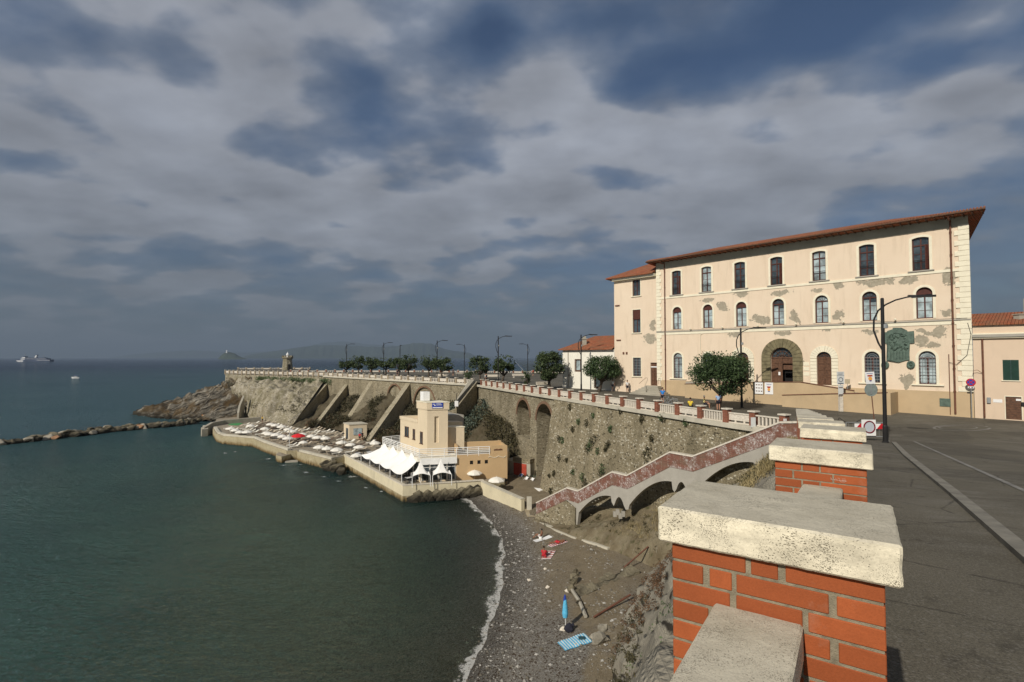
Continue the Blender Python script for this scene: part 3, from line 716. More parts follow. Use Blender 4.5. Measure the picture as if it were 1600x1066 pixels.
# lofted rough sheets -------------------------------------------------
def resample(pl, n):
    L = [0]
    for i in range(1, len(pl)): L.append(L[-1] + (pl[i] - pl[i - 1]).length)
    r = []
    for k in range(n):
        d = L[-1] * k / (n - 1)
        for i in range(1, len(pl)):
            if d <= L[i] + 1e-9:
                t = (d - L[i - 1]) / max(L[i] - L[i - 1], 1e-9); r.append(pl[i - 1].lerp(pl[i], t)); break
    return r
def sheet(polylines, nu, nv, name, mat, amp=.5, sc_=.3, kind='structure', strata=None, amp2=.0, smooth=False, fade=True):
    rs = [resample([Vector(p) for p in pl], nu) for pl in polylines]; rows = []
    for j in range(nv):
        t = j / (nv - 1) * (len(rs) - 1); a = min(int(t), len(rs) - 2); f = t - a
        rows.append([rs[a][i].lerp(rs[a + 1][i], f) for i in range(nu)])
    out_ = []
    for j in range(nv):
        rr = []
        for i in range(nu):
            p = rows[j][i]; du = rows[j][min(i + 1, nu - 1)] - rows[j][max(i - 1, 0)]; dv = rows[min(j + 1, nv - 1)][i] - rows[max(j - 1, 0)][i]
            n = du.cross(dv); n = n.normalized() if n.length > 1e-6 else Vector((0, 0, 1))
            if n.z < -.2 or (n.z < .3 and n.dot(EYE - p) < 0): n = -n
            d = amp * fnoise(p, sc_)
            if strata == 'dip':
                s_ = (-.50 * p.x + .25 * p.y + .83 * p.z) / 1.7 + 1.3 * mn.noise(p * .12) + .25 * mn.noise(p * .5); fs_ = s_ - math.floor(s_); d += amp2 * ((fs_ ** 1.5) * .75 - .35) + .45 * mn.noise(p * .9) + 1.1 * abs(mn.noise(p * .33)) - .3
            elif strata: q = Vector((p.x * strata[0], p.y * strata[1], p.z * strata[2])); d += amp2 * (abs(mn.noise(q)) * 2 - .6) + amp2 * .5 * mn.noise(q * 2.3)
            e = min(1, min(i, nu - 1 - i) / 3, min(j, nv - 1 - j) / 2) if fade else 1
            rr.append(p + n * d * e)
        out_.append(rr)
    m = MB(); m.grid(out_); o = m.build(name, mat, smooth=smooth, normals=False)
    c = o.data.polygons[len(o.data.polygons) // 2]
    if c.normal.dot(EYE - c.center) < 0: o.data.flip_normals()
    if kind: o['kind'] = kind
    return o, out_
V = Vector
# near cliff under the parapet (netted rock)
top = [V((-2.2, -3, 16.3)), V((.15, 1.6, 16.0)), V((3.4, 6.6, 15.6)), V((8.8, 16, 14.7)), V((14.2, 25.8, 13.6)), V((18.3, 33.2, 12.4))]
foot = [V((-5, 5, 0)), V((1.6, 16, .6)), V((4.9, 26.2, 1.2)), V((6.6, 31.5, 1.4)), V((8.9, 36.6, 1.6)), V((11.3, 40.2, 2.0))]
midl = [a.lerp(b, .42) * 1.0 for a, b in zip(top, foot)]
for q_ in midl: q_.z += .3
sheet([top, midl, foot], 130, 80, 'near_cliff', M['netrock'], .42, .30, strata=(.35, .35, .5), amp2=.28, smooth=False)
# earth slope under the stairs
def ST(s_, o_=0, z=0): return V((18.5 - 15.9 * s_ - .805 * o_, 34 + 21.6 * s_ - .593 * o_, z))
efoot = [V((11.6, 40.0, 1.2)), V((10.2, 41.6, 1.3)), V((8.2, 44.7, 1.3)), V((6.3, 47.6, 1.2)), V((4.3, 51.2, .9)), V((1.8, 55.5, .5))]
emid = [ST(.02, 1.4, 9.8), ST(.25, -.1, 6.0), ST(.4, -.4, 4.6), ST(.6, -.6, 3.0), ST(.8, -1.2, 1.8), ST(1, -1.4, 1.0)]
etop = [ST(-.05, -.5, 12.2), ST(.13, -2.0, 9.3), ST(.35, -2.6, 6.3), ST(.6, -2.8, 4.2), ST(.8, -3.0, 2.6), ST(1.0, -3, 1.2)]
sheet([etop, emid, efoot], 70, 26, 'earth_bank', M['earth'], .4, .5, smooth=True)
jtop = [V((18.5, 33.4, 12.6)), ST(.0, -1, 12.2)]
# cliff behind the restaurant and between the buttresses
bfoot_px = [(420, 658.5), (454, 665), (478, 670), (499, 667.7), (531.6, 673), (571, 688.7), (591, 691)]
bfoot = [at(px, py, 1.8) for px, py in bfoot_px]
btop = [LB(62) + V((0, 0, 7.5)), LB(51) + V((0, 0, 9.2)), LB(40) + V((0, 0, 8.0)), LB(31) + V((0, 0, 10.2)), LB(22) + V((0, 0, 7.8)), LB(12) + V((0, 0, 9.2)), LB(0) + V((0, 0, 10.4)), LA(54) + V((0, 0, 10.0)), LA(45) + V((0, 0, 8.2)), LA(41) + V((0, 0, 6.3)), LA(34.6) + V((0, 0, 4.2))]
btop = [p + V((.5, .5, 0)) for p in btop]
bft = bfoot[1:] + [V((-20, 91, 1.8)), V((-13, 84.5, 2)), V((-6, 79.5, 1.6)), V((-1, 75.5, 1.0)), V((2.2, 70.8, .9))]
bmid = [a.lerp(b, .5) + V((0, 0, -1.3)) for a, b in zip(resample(btop, 12), resample(bft, 12))]
slo, srows = sheet([btop, bmid, bft], 150, 40, 'cliff_slope', M['earth_dark'], .9, .22, strata=(.5, .5, .9), amp2=.35, smooth=True)
# pale cliff left of the buttresses
dl = lambda t, z: DB.lerp(TIP, t) + V((0, 0, z))
dtop = [LB(63.2) + V((0, 0, 11.9)), dl(.15, 11.9), dl(.35, 11.8), dl(.6, 11.6), dl(.8, 11.6), dl(1.0, 11.8)]
dfoot = [bfoot[1] + V((.5, -.4, 0)), at(440, 661.5, 1.7), at(421, 659, 1.7), at(402, 655, 1.7), at(384, 652.5, 1.5), at(372, 650.5, 1.2)]
dmid = [a.lerp(b, .62) + V((-.4, -.6, 4.3)) * k for a, b, k in zip(dtop, dfoot, (0, .7, 1, 1, 1, .8))]
sheet([dtop, dmid, dfoot], 130, 56, 'pale_cliff', M['stone_pale'], .9, .13, strata=(.30, .30, .07), amp2=1.1, smooth=False)
# headland rocks
hb = [V((-121, 163, -.4)), V((-115, 159, -.4)), V((-106, 153, -.3)), V((-97, 149, -.3)), V((-88, 145, .0)), V((-79, 141.5, .8)), V((-74, 140, 1.4))]
h2 = [V((-120.5, 165, .8)), V((-114, 162, 2.9)), V((-106, 159, 3.2)), V((-98, 157, 4.2)), V((-90, 153, 5.6)), V((-81, 149, 6.0)), V((-76, 147, 6.5))]
h3 = [V((-120, 167, 1.0)), V((-113, 165.5, 4.0)), V((-108, 166, 5.0)), V((-102, 167, 6.0)), V((-95, 166, 8.8)), V((-89, 162, 11.4)), V((-80, 157, 11.6))]
h4 = [V((-119, 170, -.5)), V((-112, 172, -.5)), V((-107, 174, .5)), V((-101, 174, 3)), V((-98, 174, 5.0)), V((-92, 172, 8)), V((-86, 168, 10))]
sheet([hb, h2, h3, h4], 220, 90, 'rocky_headland', M['rock'], 1.2, .13, strata='dip', amp2=2.2, fade=False)
# far side of the promontory (sea cliff under the far parapets), kept simple but closed
fs = [V((-91.6, 164, 12)), V((-109, 204, 12)), V((-82, 212, 12)), V((-74, 168, 12)), V((-37, 166.5, 12)), V((9, 155.5, 12)), V((60, 140.5, 12)), V((110, 90, 12)), V((300, -40, 12))]
sheet([fs, [p + V((-2 if i < 2 else 1, 3, -13)) for i, p in enumerate(fs)]], 90, 14, 'far_cliff', M['rock'], .5, .2)

# distant land
def silh(name, pts, Y, depth, mat, jag=.04):
    rows = [[], [], []]
    pp = []
    for i in range(len(pts) - 1):
        for k in range(10):
            t = k / 10; pp.append((pts[i][0] * (1 - t) + pts[i + 1][0] * t, pts[i][1] * (1 - t) + pts[i + 1][1] * t))
    pp.append(pts[-1])
    R0 = []; R1 = []; R2 = []; R3 = []; R4 = []
    for px, h in pp:
        a = (px - 800) / FPX; hh = max(0, h) / FPX * Y; hh *= 1 + jag * fnoise((px * .13, 1.7, 0), 1); 
        R0.append(V((a * (Y - depth * .5), Y - depth * .5, -6))); 
        R1.append(V((a * (Y - depth * .30), Y - depth * .30, hh * .45 * (1 + .3 * mn.noise(V((px * .11, 4, 0)))))))
        R2.append(V((a * Y, Y, hh))); R3.append(V((a * (Y + depth * .5), Y + depth * .5, -6)))
    m = MB(); m.grid([R0, R1, R2, R3]); o = m.build(name, mat, smooth=False); o['kind'] = 'structure'; return o
far_land = plain('far_wooded_land', (.045, .06, .04), .95, .3, .002, world=True)
silh('distant_hills', [(376, .5), (392, 6), (420, 10), (455, 15), (490, 20), (520, 20.5), (560, 19), (600, 17.5), (622, 19.5), (645, 23.5), (662, 24), (676, 22), (695, 14), (715, 11), (735, 8), (748, .6)], 15000, 4500, far_land)
silh('faint_distant_hills', [(170, .3), (215, 6), (260, 10), (300, 12), (340, 10), (385, 8.5), (430, 11), (470, 16), (505, 24), (540, 26), (580, 21), (615, 20), (660, 14), (700, 10), (740, 5), (790, .2)], 26000, 5000, far_land)
silh('small_island', [(341, .5), (344, 4.5), (350, 9), (355, 11.6), (362, 11), (370, 7), (379, 2.5), (386, .5)], 6500, 900, far_land, .1)
m = MB(); c = V(((354.5 - 800) / 800 * 6400, 6400, 18 + 9.0 / 800 * 6400)); m.lathe([(9, -14), (7, 0), (7, 10), (10, 11), (5, 20)], tuple(c), 10)
tag(m.build('island_lighthouse', M['white'], loc=tuple(c)), 'tiny white lighthouse on top of the small dark island', 'lighthouse')
# ------------------------------------------------------------------ retaining walls
nA = V((-.924, -.382, 0)); dA = V((-.382, .924, 0)); nB = V((-.7077, -.7065, 0))
TOPZ = 12.72
# battered bastion face, as a grid for gentle unevenness
bw = thing('bastion_wall', 'battered rubble stone bastion wall behind the beach stairs, studded with small plants', 'retaining wall', (12, 50, 1))
L0 = V((18.9, 34.9, 0)); rows = []
NU, NV = 90, 26
def bastion_pt(i, j, off=0):
    t = i / NU; k = -3.2 + t * 32.1
    p = LA(k) if k > 0 else LA(0).lerp(L0, min(1, -k / 3.2 * 1.0))
    z = TOPZ - (TOPZ + .6) * j / NV
    b_ = 2.25 * ((TOPZ - z) / 12.6) ** 1.1 + .10
    if 17.6 < k < 18.4: b_ -= .12
    if k >= 18: b_ += .12
    return V((p.x, p.y, z)) + nA * (b_ + off)
for j in range(NV + 1):
    rows.append([bastion_pt(i, j, .05 * fnoise((i * .3, j * .4, 1), .6)) for i in range(NU + 1)])
m = MB(); m.grid(rows)
endc = [rows[j][NU] for j in range(NV + 1)]; back = [LA(28.9) + V((0, 0, r.z)) - nA * 1.5 for r in endc]
m.grid([endc, back]); m.build('wall_face', M['stone'], bw, normals=False)
m = MB(); m.strip([L0 + V((0, 0, 13.02)) + nA * .05, LA(0) + V((0, 0, 13.02)) + nA * .05, LA(61.0) + V((0, 0, 13.02)) + nA * .05], .62, .36); m.build('kerb_course', M['concrete_pale'], bw)
# arch wall
def arch_wall(name, label, P0, d, n, k0, k1, zb, zt, arches, mat, ring, depth, back_mat, thick=.8):
    w_ = thing(name, label, 'retaining wall', tuple(P0 + V((0, 0, zb))))
    f = lambda k, o, z: P0 + d * k + n * o + V((0, 0, z))
    m = MB(); x = k0
    for (a, b, zs, zbase) in arches:
        m.face(f(x, 0, zb), f(a, 0, zb), f(a, 0, zt), f(x, 0, zt))
        r = (b - a) / 2; c = (a + b) / 2; N = 16
        arc = [(c - r * math.cos(math.pi * i / N), zs + r * math.sin(math.pi * i / N)) for i in range(N + 1)]
        for i in range(N):
            m.face(f(arc[i][0], 0, arc[i][1]), f(arc[i + 1][0], 0, arc[i + 1][1]), f(arc[i + 1][0], 0, zt), f(arc[i][0], 0, zt))
            m.face(f(arc[i][0], 0, arc[i][1]), f(arc[i][0], -depth, arc[i][1]), f(arc[i + 1][0], -depth, arc[i + 1][1]), f(arc[i + 1][0], 0, arc[i + 1][1]))
        for q in (a, b): m.face(f(q, 0, zbase), f(q, -depth, zbase), f(q, -depth, zs), f(q, 0, zs))
        if zbase > zb + .01: m.face(f(a, 0, zb), f(b, 0, zb), f(b, 0, zbase), f(a, 0, zbase)); m.face(f(a, 0, zbase), f(b, 0, zbase), f(b, -depth, zbase), f(a, -depth, zbase))
        x = b
    m.face(f(x, 0, zb), f(k1, 0, zb), f(k1, 0, zt), f(x, 0, zt))
    m.build('wall_face', mat, w_, normals=False)
    for (a, b, zs, zbase) in arches:
        r = (b - a) / 2; c = (a + b) / 2; N = 18
        m = MB(); m.face(f(a - .3, -depth, zbase - .1), f(b + .3, -depth, zbase - .1), f(b + .3, -depth, zs + r + .1), f(a - .3, -depth, zs + r + .1))
        m.build('arch_infill', back_mat, w_, normals=False)
        m = MB(); ra, rb = r - .02, r + .34
        for i in range(N):
            t0, t1 = math.pi * i / N, math.pi * (i + 1) / N
            P_ = [(c - q * math.cos(t), zs + q * math.sin(t)) for t, q in ((t0, ra), (t1, ra), (t1, rb), (t0, rb))]
            m.prism([f(x_, .0, z_) for x_, z_ in P_], n * .10)
        m.build('arch_ring', ring, w_)
    return w_, f
aw, fA = arch_wall('arcade_wall', 'coursed stone wall with two tall open arches rising behind the small sandy yard', LA(0), dA, nA, 28.7, 59.6, -.2, TOPZ,
                   [(29.5, 34.5, 9.3, -.1), (36.7, 41.4, 9.45, 6.3)], M['stone_band'], M['arch_brick'], 4.6, M['stone'])
# wing wall with the descending passage at the gap in the parapet
g0 = LA(61.0); ww = thing('wing_wall', 'sloping stone wing wall running down the cliff beside the gap in the promenade balustrade', 'retaining wall', (g0.x, g0.y, 4))
m = MB(); a = LA(59.7) + nA * .2; e = a + nA * 5.2 + dA * -4.2
m.prism([a + V((0, 0, 13.6)), e + V((0, 0, 9.3)), e + V((0, 0, 3)), a + V((0, 0, 3))], dA * .7); m.build('wall_face', M['stone_band'], ww)
a2 = LA(61.4) + nA * .2; e2 = a2 + nA * 4.6 + dA * -3.4
m = MB(); m.prism([a2 + V((0, 0, 13.9)), a2 + nA * .8 + V((0, 0, 13.9)), e2 + V((0, 0, 10.2)), e2 + V((0, 0, 3)), a2 + V((0, 0, 3))], dA * .5); m.build('parapet', M['concrete'], ww)
WE = e.copy()
m = MB(); m.prism([e + V((0, 0, 9.2)), e + nA * 3.0 + dA * 2 + V((0, 0, 7.8)), e + nA * 4.6 + dA * 3.0 + V((0, 0, 6.4)), e + nA * 4.6 + dA * 3.0 + V((0, 0, 2)), e + V((0, 0, 2))], dA * .5); m.build('lower_wall', M['stone_band'], ww)
# buttressed wall
b_w, fB = arch_wall('buttressed_wall', 'long stone promenade wall with blind arches held up by raking stone buttresses', LB(0), V((-.7065, .7077, 0)), nB, -.2, 63.8, 3, TOPZ,
                    [(12.5, 20.0, 8.0, 4), (25.0, 30.6, 9.0, 4)], M['stone_band'], M['arch_brick'], .35, M['stone_band'])
m = MB(); m.strip([LB(-.2) + V((0, 0, 13.02)), LB(63.9) + V((0, 0, 13.02))], .62, .36); m.build('kerb_course', M['concrete_pale'], b_w)
bt = [(62.3, (455, 661), 11.0), (50.8, (490, 667), 11.1), (38.2, (537, 664), 12.2), (22.4, (575, 687), 12.4), (8.3, (652, 664), 11.6)]
dB = V((-.7065, .7077, 0))
for k, bp, zt in bt:
    T = LB(k) + V((0, 0, zt)); B = at(bp[0], bp[1], 2.0)
    m = MB(); hw = dB * .85
    rows_ = []
    N = 10
    lt = [T.lerp(B, i / N) for i in range(N + 1)]
    poly = lt + [V((B.x, B.y, 1)), V((T.x, T.y, 1)) - nB * .2]
    m.prism([p - hw for p in poly], hw * 2)
    m.build('buttress', M['stone_but'], b_w)
# promenade wall above the pale cliff
dw = thing('promontory_wall', 'low pale stone wall topped by a balustrade at the seaward end of the promenade', 'retaining wall', tuple(DB + V((0, 0, 11))))
nD = V((-.486, -.874, 0)); m = MB()
m.prism([DB + nD * .1 + V((0, 0, 9)), TIP + nD * .1 + V((0, 0, 9)), TIP + nD * .1 + V((0, 0, 12.75)), DB + nD * .1 + V((0, 0, 12.75))], -nD * .6)
m.prism([TIP + V((0, 0, 9)), V((-109, 204, 9)), V((-109, 204, 12.75)), TIP + V((0, 0, 12.75))], V((.6, 0, 0)))
m.build('wall_face', M['stone_pale'], dw)

# ------------------------------------------------------------------ balustrades
def bal_panel(m, a, b, kind, h=.82, lo=0.0, detail=True):      # between a and b (plan points with z = base), appended to builder
    d = (b - a); L = d.length; d = d.normalized(); n = V((-d.y, d.x, 0))
    fr = lambda x, y, z: a + d * x + n * y + V((0, 0, z))
    s_ = (b.z - a.z) / L
    fr2 = lambda x, y, z: V((a.x, a.y, 0)) + V((d.x, d.y, 0)).normalized() * x + n * y + V((0, 0, a.z + z + s_ * x))
    d.z = 0
    m.cbox(0, L, -.10, .10, h - .10, h, .012, fr2)
    m.box(0, L, -.09, .09, lo, lo + .10, fr2)
    if kind == 0:
        nb = max(3, int(L / .27)) if detail else 5
        wd = .06 if detail else .11
        for i in range(nb):
            x = (i + .5) * L / nb; m.box(x - wd, x + wd, -.055, .055, lo + .10, h - .10, fr2)
    else:
        m.box(0, L, -.05, .05, lo + .24, h - .10, fr2)
        for x in (.0, L * .33 - .05, L * .66 - .05, L - .12): m.box(x, x + .12, -.05, .05, lo + .10, lo + .24, fr2)
def balustrade(name, label, pts, zf, skip=(), detail=True, brick='brickfar', ph=1.0, kinds=(0, 1), stone='trav_far', stuff_after=99):
    t = thing(name, label, 'balustrade', (pts[0].x, pts[0].y, zf(pts[0])))
    B = [V((p.x, p.y, zf(p))) for p in pts]
    for i, p in enumerate(B):
        q = B[min(i + 1, len(B) - 1)] - B[max(i - 1, 0)]; d = V((q.x, q.y, 0)).normalized(); n = V((-d.y, d.x, 0))
        fr = lambda x, y, z, p=p, d=d, n=n: p + d * x + n * y + V((0, 0, z))
        o = MB().box(-.22, .22, -.24, .24, -.35, ph, fr).build('pier', M[brick], t)
        MB().cbox(-.31, .31, -.32, .32, ph, ph + .11, .02, fr).build('cap', M[stone], o)
        if i < len(B) - 1 and i not in skip:
            r = MB(); bal_panel(r, p, B[i + 1], kinds[i % len(kinds)], detail=detail); r.build('rail_panel', M[stone], t)
    return t
flatz = lambda p: 13.0
bA = [V((18.85, 35.6, 0)), V((17.75, 37.75, 0)), LA(0)] + [LA(2.75 * i) for i in range(1, 22)]
balustrade('promenade_balustrade', 'white balustrade with orange brick piers along the promenade edge above the stone bastion', bA, flatz)
bB = [LB(.6)] + [LB(2.77 * i) for i in range(1, 24)]
balustrade('promenade_balustrade', 'white balustrade with brick piers above the wall with the raking buttresses', bB, flatz, detail=False, brick='pier_tan')
nDp = 21; bD = [DB.lerp(TIP, i / nDp) for i in range(nDp + 1)]
balustrade('promenade_balustrade', 'weathered balustrade with closely set piers on the tip of the promontory left of the buttresses', bD, flatz, detail=False, kinds=(1, 0), brick='pier_tan')
far1 = [V((-109, 204, 0)).lerp(V((-82, 208, 0)), i / 9) for i in range(10)]
balustrade('promenade_balustrade', 'distant balustrade behind the little round tower', far1, lambda p: 13.05, detail=False, brick='pier_tan')
far2 = [V((-72, 167, 0)).lerp(V((-37, 165.5, 0)), i / 12) for i in range(13)] + [V((-37, 165.5, 0)).lerp(V((9, 154.6, 0)), (i + 1) / 16) for i in range(16)] + [V((12.5, 153.5, 0)), V((16, 152.5, 0))]
balustrade('promenade_balustrade', 'far white balustrade on the other side of the square behind the row of trees', far2, lambda p: 13.0, detail=False)

# ------------------------------------------------------------------ beach stairs
CZ = [(-.02, 13.75), (.03, 13.6), (.281, 10.3), (.36, 10.3), (.528, 7.6), (.593, 7.6), (.7595, 4.95), (.818, 4.95), (1.0, 2.35)]
def cz(s_):
    for i in range(1, len(CZ)):
        if s_ <= CZ[i][0]: t = (s_ - CZ[i - 1][0]) / (CZ[i][0] - CZ[i - 1][0]); return CZ[i - 1][1] * (1 - t) + CZ[i][1] * t
    return CZ[-1][1]
stw = thing('beach_stairs', 'long concrete staircase on arches with worn red brick parapet zigzagging down to the beach', 'staircase', tuple(ST(1, 0, 1)))
nS = V((-.805, -.593, 0)); L_ = 26.82
BAND = 1.15
top = [ST(s_, 0, z) for s_, z in CZ]; low = [ST(s_, 0, z - BAND) for s_, z in CZ]
m = MB()
for i in range(len(CZ) - 1):
    m.prism([top[i], top[i + 1], low[i + 1], low[i]], -nS * .32)
M['brickworn'] = brick_tex('worn_red_brick', (.23, .095, .065), (.17, .075, .052), (.28, .2, .15), .50, (.50, .46, .42))
m.build('outer_parapet', M['brickworn'], stw)
m = MB(); m.strip([p + V((0, 0, .10)) - nS * .16 for p in top], .44, .12); m.build('coping', M['trav_far'], stw)
# load-bearing body below: arches cut from a profile
def arc_pts(s0, z0, s1, z1, crown, n=12, skew=.0):   # curve between two springs bulging up by crown
    r = []
    for i in range(n + 1):
        t = i / n; r.append((s0 + (s1 - s0) * t, z0 + (z1 - z0) * t + crown * math.sin(math.pi * min(1, t)) ** .8))
    return r
def low_z(s_): return cz(s_) - BAND
prof = []
prof += [(1.0, .2), (.775, .2)]
def qarc(s0, z0, s1, z1, n=12): return [(s0 + (s1 - s0) * i / n, z0 + (z1 - z0) * (1 - (1 - i / n) ** 1.9)) for i in range(n + 1)]
prof += qarc(.757, 2.9, .60, 5.4)
prof += [(.597, 4.9), (.588, 4.6)] + arc_pts(.582, 4.9, .543, 4.9, .65, 8) + [(.535, 4.6), (.524, 4.7)]
prof += qarc(.52, 5.1, .355, 8.0)
prof += [(.352, 7.4), (.345, 7.2)] + arc_pts(.338, 7.5, .303, 7.5, .65, 8) + [(.293, 7.2), (.262, 7.4)]
prof += qarc(.247, 8.5, .10, 10.65) + [(.09, 10.0), (-.02, 10.2)]
upper = [(s_, z - BAND - .002) for s_, z in CZ]
pts2 = upper + [(s_, z) for s_, z in prof]
m = MB(); f0 = [ST(s_, -.04, z) for s_, z in pts2]; f1 = [ST(s_, -.42, z) for s_, z in pts2]
from mathutils.geometry import tessellate_polygon
tri = tessellate_polygon([[V((s_ * L_, z, 0)) for s_, z in pts2]]); n = len(f0)
m.add(f0 + f1, [tuple(t) for t in tri] + [tuple(n + q for q in t[::-1]) for t in tri] + [(i, (i + 1) % n, n + (i + 1) % n, n + i) for i in range(n)])
m.build('arched_substructure', M['concrete_grey'], stw)
# foot of the stairs: rubble
m = MB(); m.prism([ST(1.0, .02, .1), ST(.77, .02, .1), ST(.77, .02, 3.3), ST(.818, .02, 3.75), ST(1.0, .02, 1.15)], nS * .12); m.build('rubble_base', M['stone'], stw)
# treads and inner parapet
m = MB(); ns = 66
for i in range(ns):
    s0, s1 = i / ns, (i + 1) / ns; z = min(cz(s0), cz(s1)) - 1.05 + .02
    m.prism([ST(s0, -.33, z), ST(s1, -.33, z), ST(s1, -.33, z - .5), ST(s0, -.33, z - .5)], -nS * 1.7)
m.build('steps', M['concrete'], stw)
# corbel stumps under the pier feet
for s0 in (.56, .32):
    m = MB()
    for k in range(4):
        c = ST(s0 + .012 * (k - 1.5), .1, cz(s0) - 3.25 - .25 * (k % 2)); m.box(c.x - .14, c.x + .14, c.y - .14, c.y + .14, c.z - .35, c.z + .1)
    m.build('pier_footing', M['concrete_grey'], stw)
# notice boards on brick end pier and rail
def board(name, label, cat, c, d, w_, h, mat, frame=None, post=0):
    t = thing(name, label, cat, tuple(c)); n = V((-d.y, d.x, 0)); n = n if n.dot(EYE - c) > 0 else -n
    fr = lambda x, y, z: c + d * x + n * y + V((0, 0, z))
    return t, fr

# ------------------------------------------------------------------ quays
qd = thing('bathing_platform', 'long low concrete bathing platform along the foot of the cliff with stained sea wall', 'quay', tuple(QP[3] - V((0, 0, 1.8))))
inner = [at(px, py, 1.8) for px, py in [(591, 691), (571, 688.7), (531.6, 673), (499, 667.7), (478, 670), (454, 665), (420, 658.5)]]
back = [V((-24, 95, 1.8)), V((-38.5, 113.9, 1.8)), V((-47, 119, 1.8)), V((-60, 138, 1.8)), V((-76, 141, 1.8)), V((-79, 137.5, 1.8))]
poly = QP + [RQ[0] + V((1.2, .6, -.2)), RQ[0] + V((6, 4, -.2))] + back
m = MB(); m.prism([V((p.x, p.y, -1.2)) for p in poly], V((0, 0, 2.9)))
m.build('deck', M['quay'], qd)
m = MB(); m.strip([V((p.x, p.y, 2.06)) + V((.35, .35, 0)) for p in QP[:6]], .55, .5); m.strip([V((p.x, p.y, 2.0)) + V((.35, .35, 0)) for p in QP[7:9]] + [RQ[0] + V((.2, .4, -.05))], .55, .5)
m.build('coping', M['concrete_pale'], qd)
# slipway tongue
m = MB(); c = at(447, 708, 0.9); m.prism([V((p.x, p.y, -.8)) for p in (at(431, 713, .9), at(434, 709, .9), at(447, 703.9, 1.2), at(466, 701.5, 1.2), at(466, 708, .9), at(440, 715.5, .9))], V((0, 0, 1.9)))
m.build('slipway', M['quay'], qd)
m = MB(); p0 = at(446, 720.5, .2); p1 = at(466, 719.5, .2); m.strip([p0, p1], 1.2, .6); m.build('bathing_step', M['concrete'], qd)
# thin breakwater wall at the end
bwl = thing('harbour_wall', 'thin concrete wall curving out at the far end of the bathing platform', 'wall', tuple(at(330, 668, 0)))
m = MB(); m.strip([at(316.5, 668.5, 1.9), at(331, 660.3, 2.6), at(350, 656.6, 2.7), at(407, 651.8, 2.8)], .7, 3.6); m.build('wall_face', M['concrete'], bwl)
m = MB(); c = at(319, 672, 1.6); m.prism([V((p.x, p.y, -.6)) for p in (at(315.5, 671, 1.7), at(325, 670, 1.7), at(326, 664, 1.7), at(317, 665, 1.7))], V((0, 0, 2.3))); m.build('wall_end', M['concrete_pale'], bwl)
# little stone steps wall at the foot of the pale cliff
sw = thing('cliff_steps', 'narrow walled steps climbing from the bathing platform to the rocks', 'staircase', tuple(at(376, 651, 1.6)))
m = MB(); m.prism([V((-73.6, 137.6, 1.2)), V((-73.6, 137.6, 3.2)), V((-74.6, 140.2, 5.0)), V((-74.9, 142.8, 7.4)), V((-74.9, 142.8, 1.2))], V((.45, .15, 0))); m.build('wall_face', M['concrete'], sw)

# restaurant terrace
rt = thing('restaurant_terrace', 'pale sea wall and raised terrace carrying the seafront restaurant', 'quay', tuple(RQ[1] - V((0, 0, 2))))
poly = [RQ[0], RQ[1], RQ[2], V((-1, 68.6, 2)), V((-.5, 76, 2)), V((-8, 84, 2)), V((-20, 93, 2)), V((-27, 92, 2))]
m = MB(); m.prism([V((p.x, p.y, -1.2)) for p in poly], V((0, 0, 3.05))); m.build('deck', M['quay'], rt)
m = MB()
for a, b in ((RQ[0], RQ[1]), (RQ[1], RQ[2])):
    d = (b - a).normalized(); n = V((-d.y, d.x, 0)); n = n if n.dot(EYE - a) > 0 else -n
    m.prism([V((p.x, p.y, .75)) for p in (a + n * .03, b + n * .03 , b - n * .22, a - n * .22)], V((0, 0, 1.35)))
M['quay_pale'] = plaster('pale_sea_wall_render', (.60, .53, .36), .1, .5, .7)
m.build('parapet', M['quay_pale'], rt)
m = MB(); m.strip([p + V((.1, .12, .16)) for p in RQ], .5, .12); m.build('coping', M['trav_far'], rt)
for i in range(14):
    p = RQ[0].lerp(RQ[1], (i + .5) / 14); d = (RQ[1] - RQ[0]).normalized(); n = V((d.y, -d.x, 0)); n = n if n.dot(EYE - p) > 0 else -n
# rubble footing on the landward return
m = MB(); 
for i in range(26):
    p = RQ[1].lerp(RQ[2], .12 + .88 * i / 25); m.blob((p.x + .1, p.y - .25, .25 + .25 * (i % 3) + i * .01), .75, 1, .3, i, (1.1, .7, .8))
m.build('rubble_footing', M['boulder'], rt)
# yard: sand floor with its wall
m = MB(); yp = [YW[0] + V((.3, .2, 0)), YW[1] + V((.2, 0, 0)), ST(1.04, .4), ST(.96, -1.8), V((3.2, 61, 0)), LA(28.7) + nA * .3, LA(34.6) - nA * .0, LA(34.6) + nA * 2.8 + dA * 2, V((-.4, 75.6, 0)), V((-1, 68.4, 0))]
tag(MB().face(*[V((p.x, p.y, .82 if i not in (1, 2) else .72)) for i, p in enumerate(yp)]).build('yard_ground', plain('yard_sand', (.35, .285, .18), .95, .2, .8, .02, world=True), normals=False), kind='structure')
if bpy.data.objects['yard_ground'].data.polygons[0].normal.z < 0: bpy.data.objects['yard_ground'].data.flip_normals()
yw = thing('yard_wall', 'pale concrete wall sloping down between the sandy yard and the pebble beach', 'wall', tuple(YW[1] - V((0, 0, 2))))
m = MB(); m.strip([YW[0] + V((0, 0, .0)), YW[1] + V((0, 0, -.05))], .42, 3); m.build('wall_face', M['quay_pale'], yw)
m = MB(); m.strip([YW[0] + V((0, 0, .05)), YW[1] + V((0, 0, 0))], .54, .09); m.build('coping', M['concrete_pale'], yw)
m = MB(); p = YW[1] + V((.55, .2, .1)); m.box(p.x - .1, p.x + .45, p.y - .3, p.y + .3, -.2, 2.1); m.build('end_pier', M['concrete_pale'], yw)
m = MB()
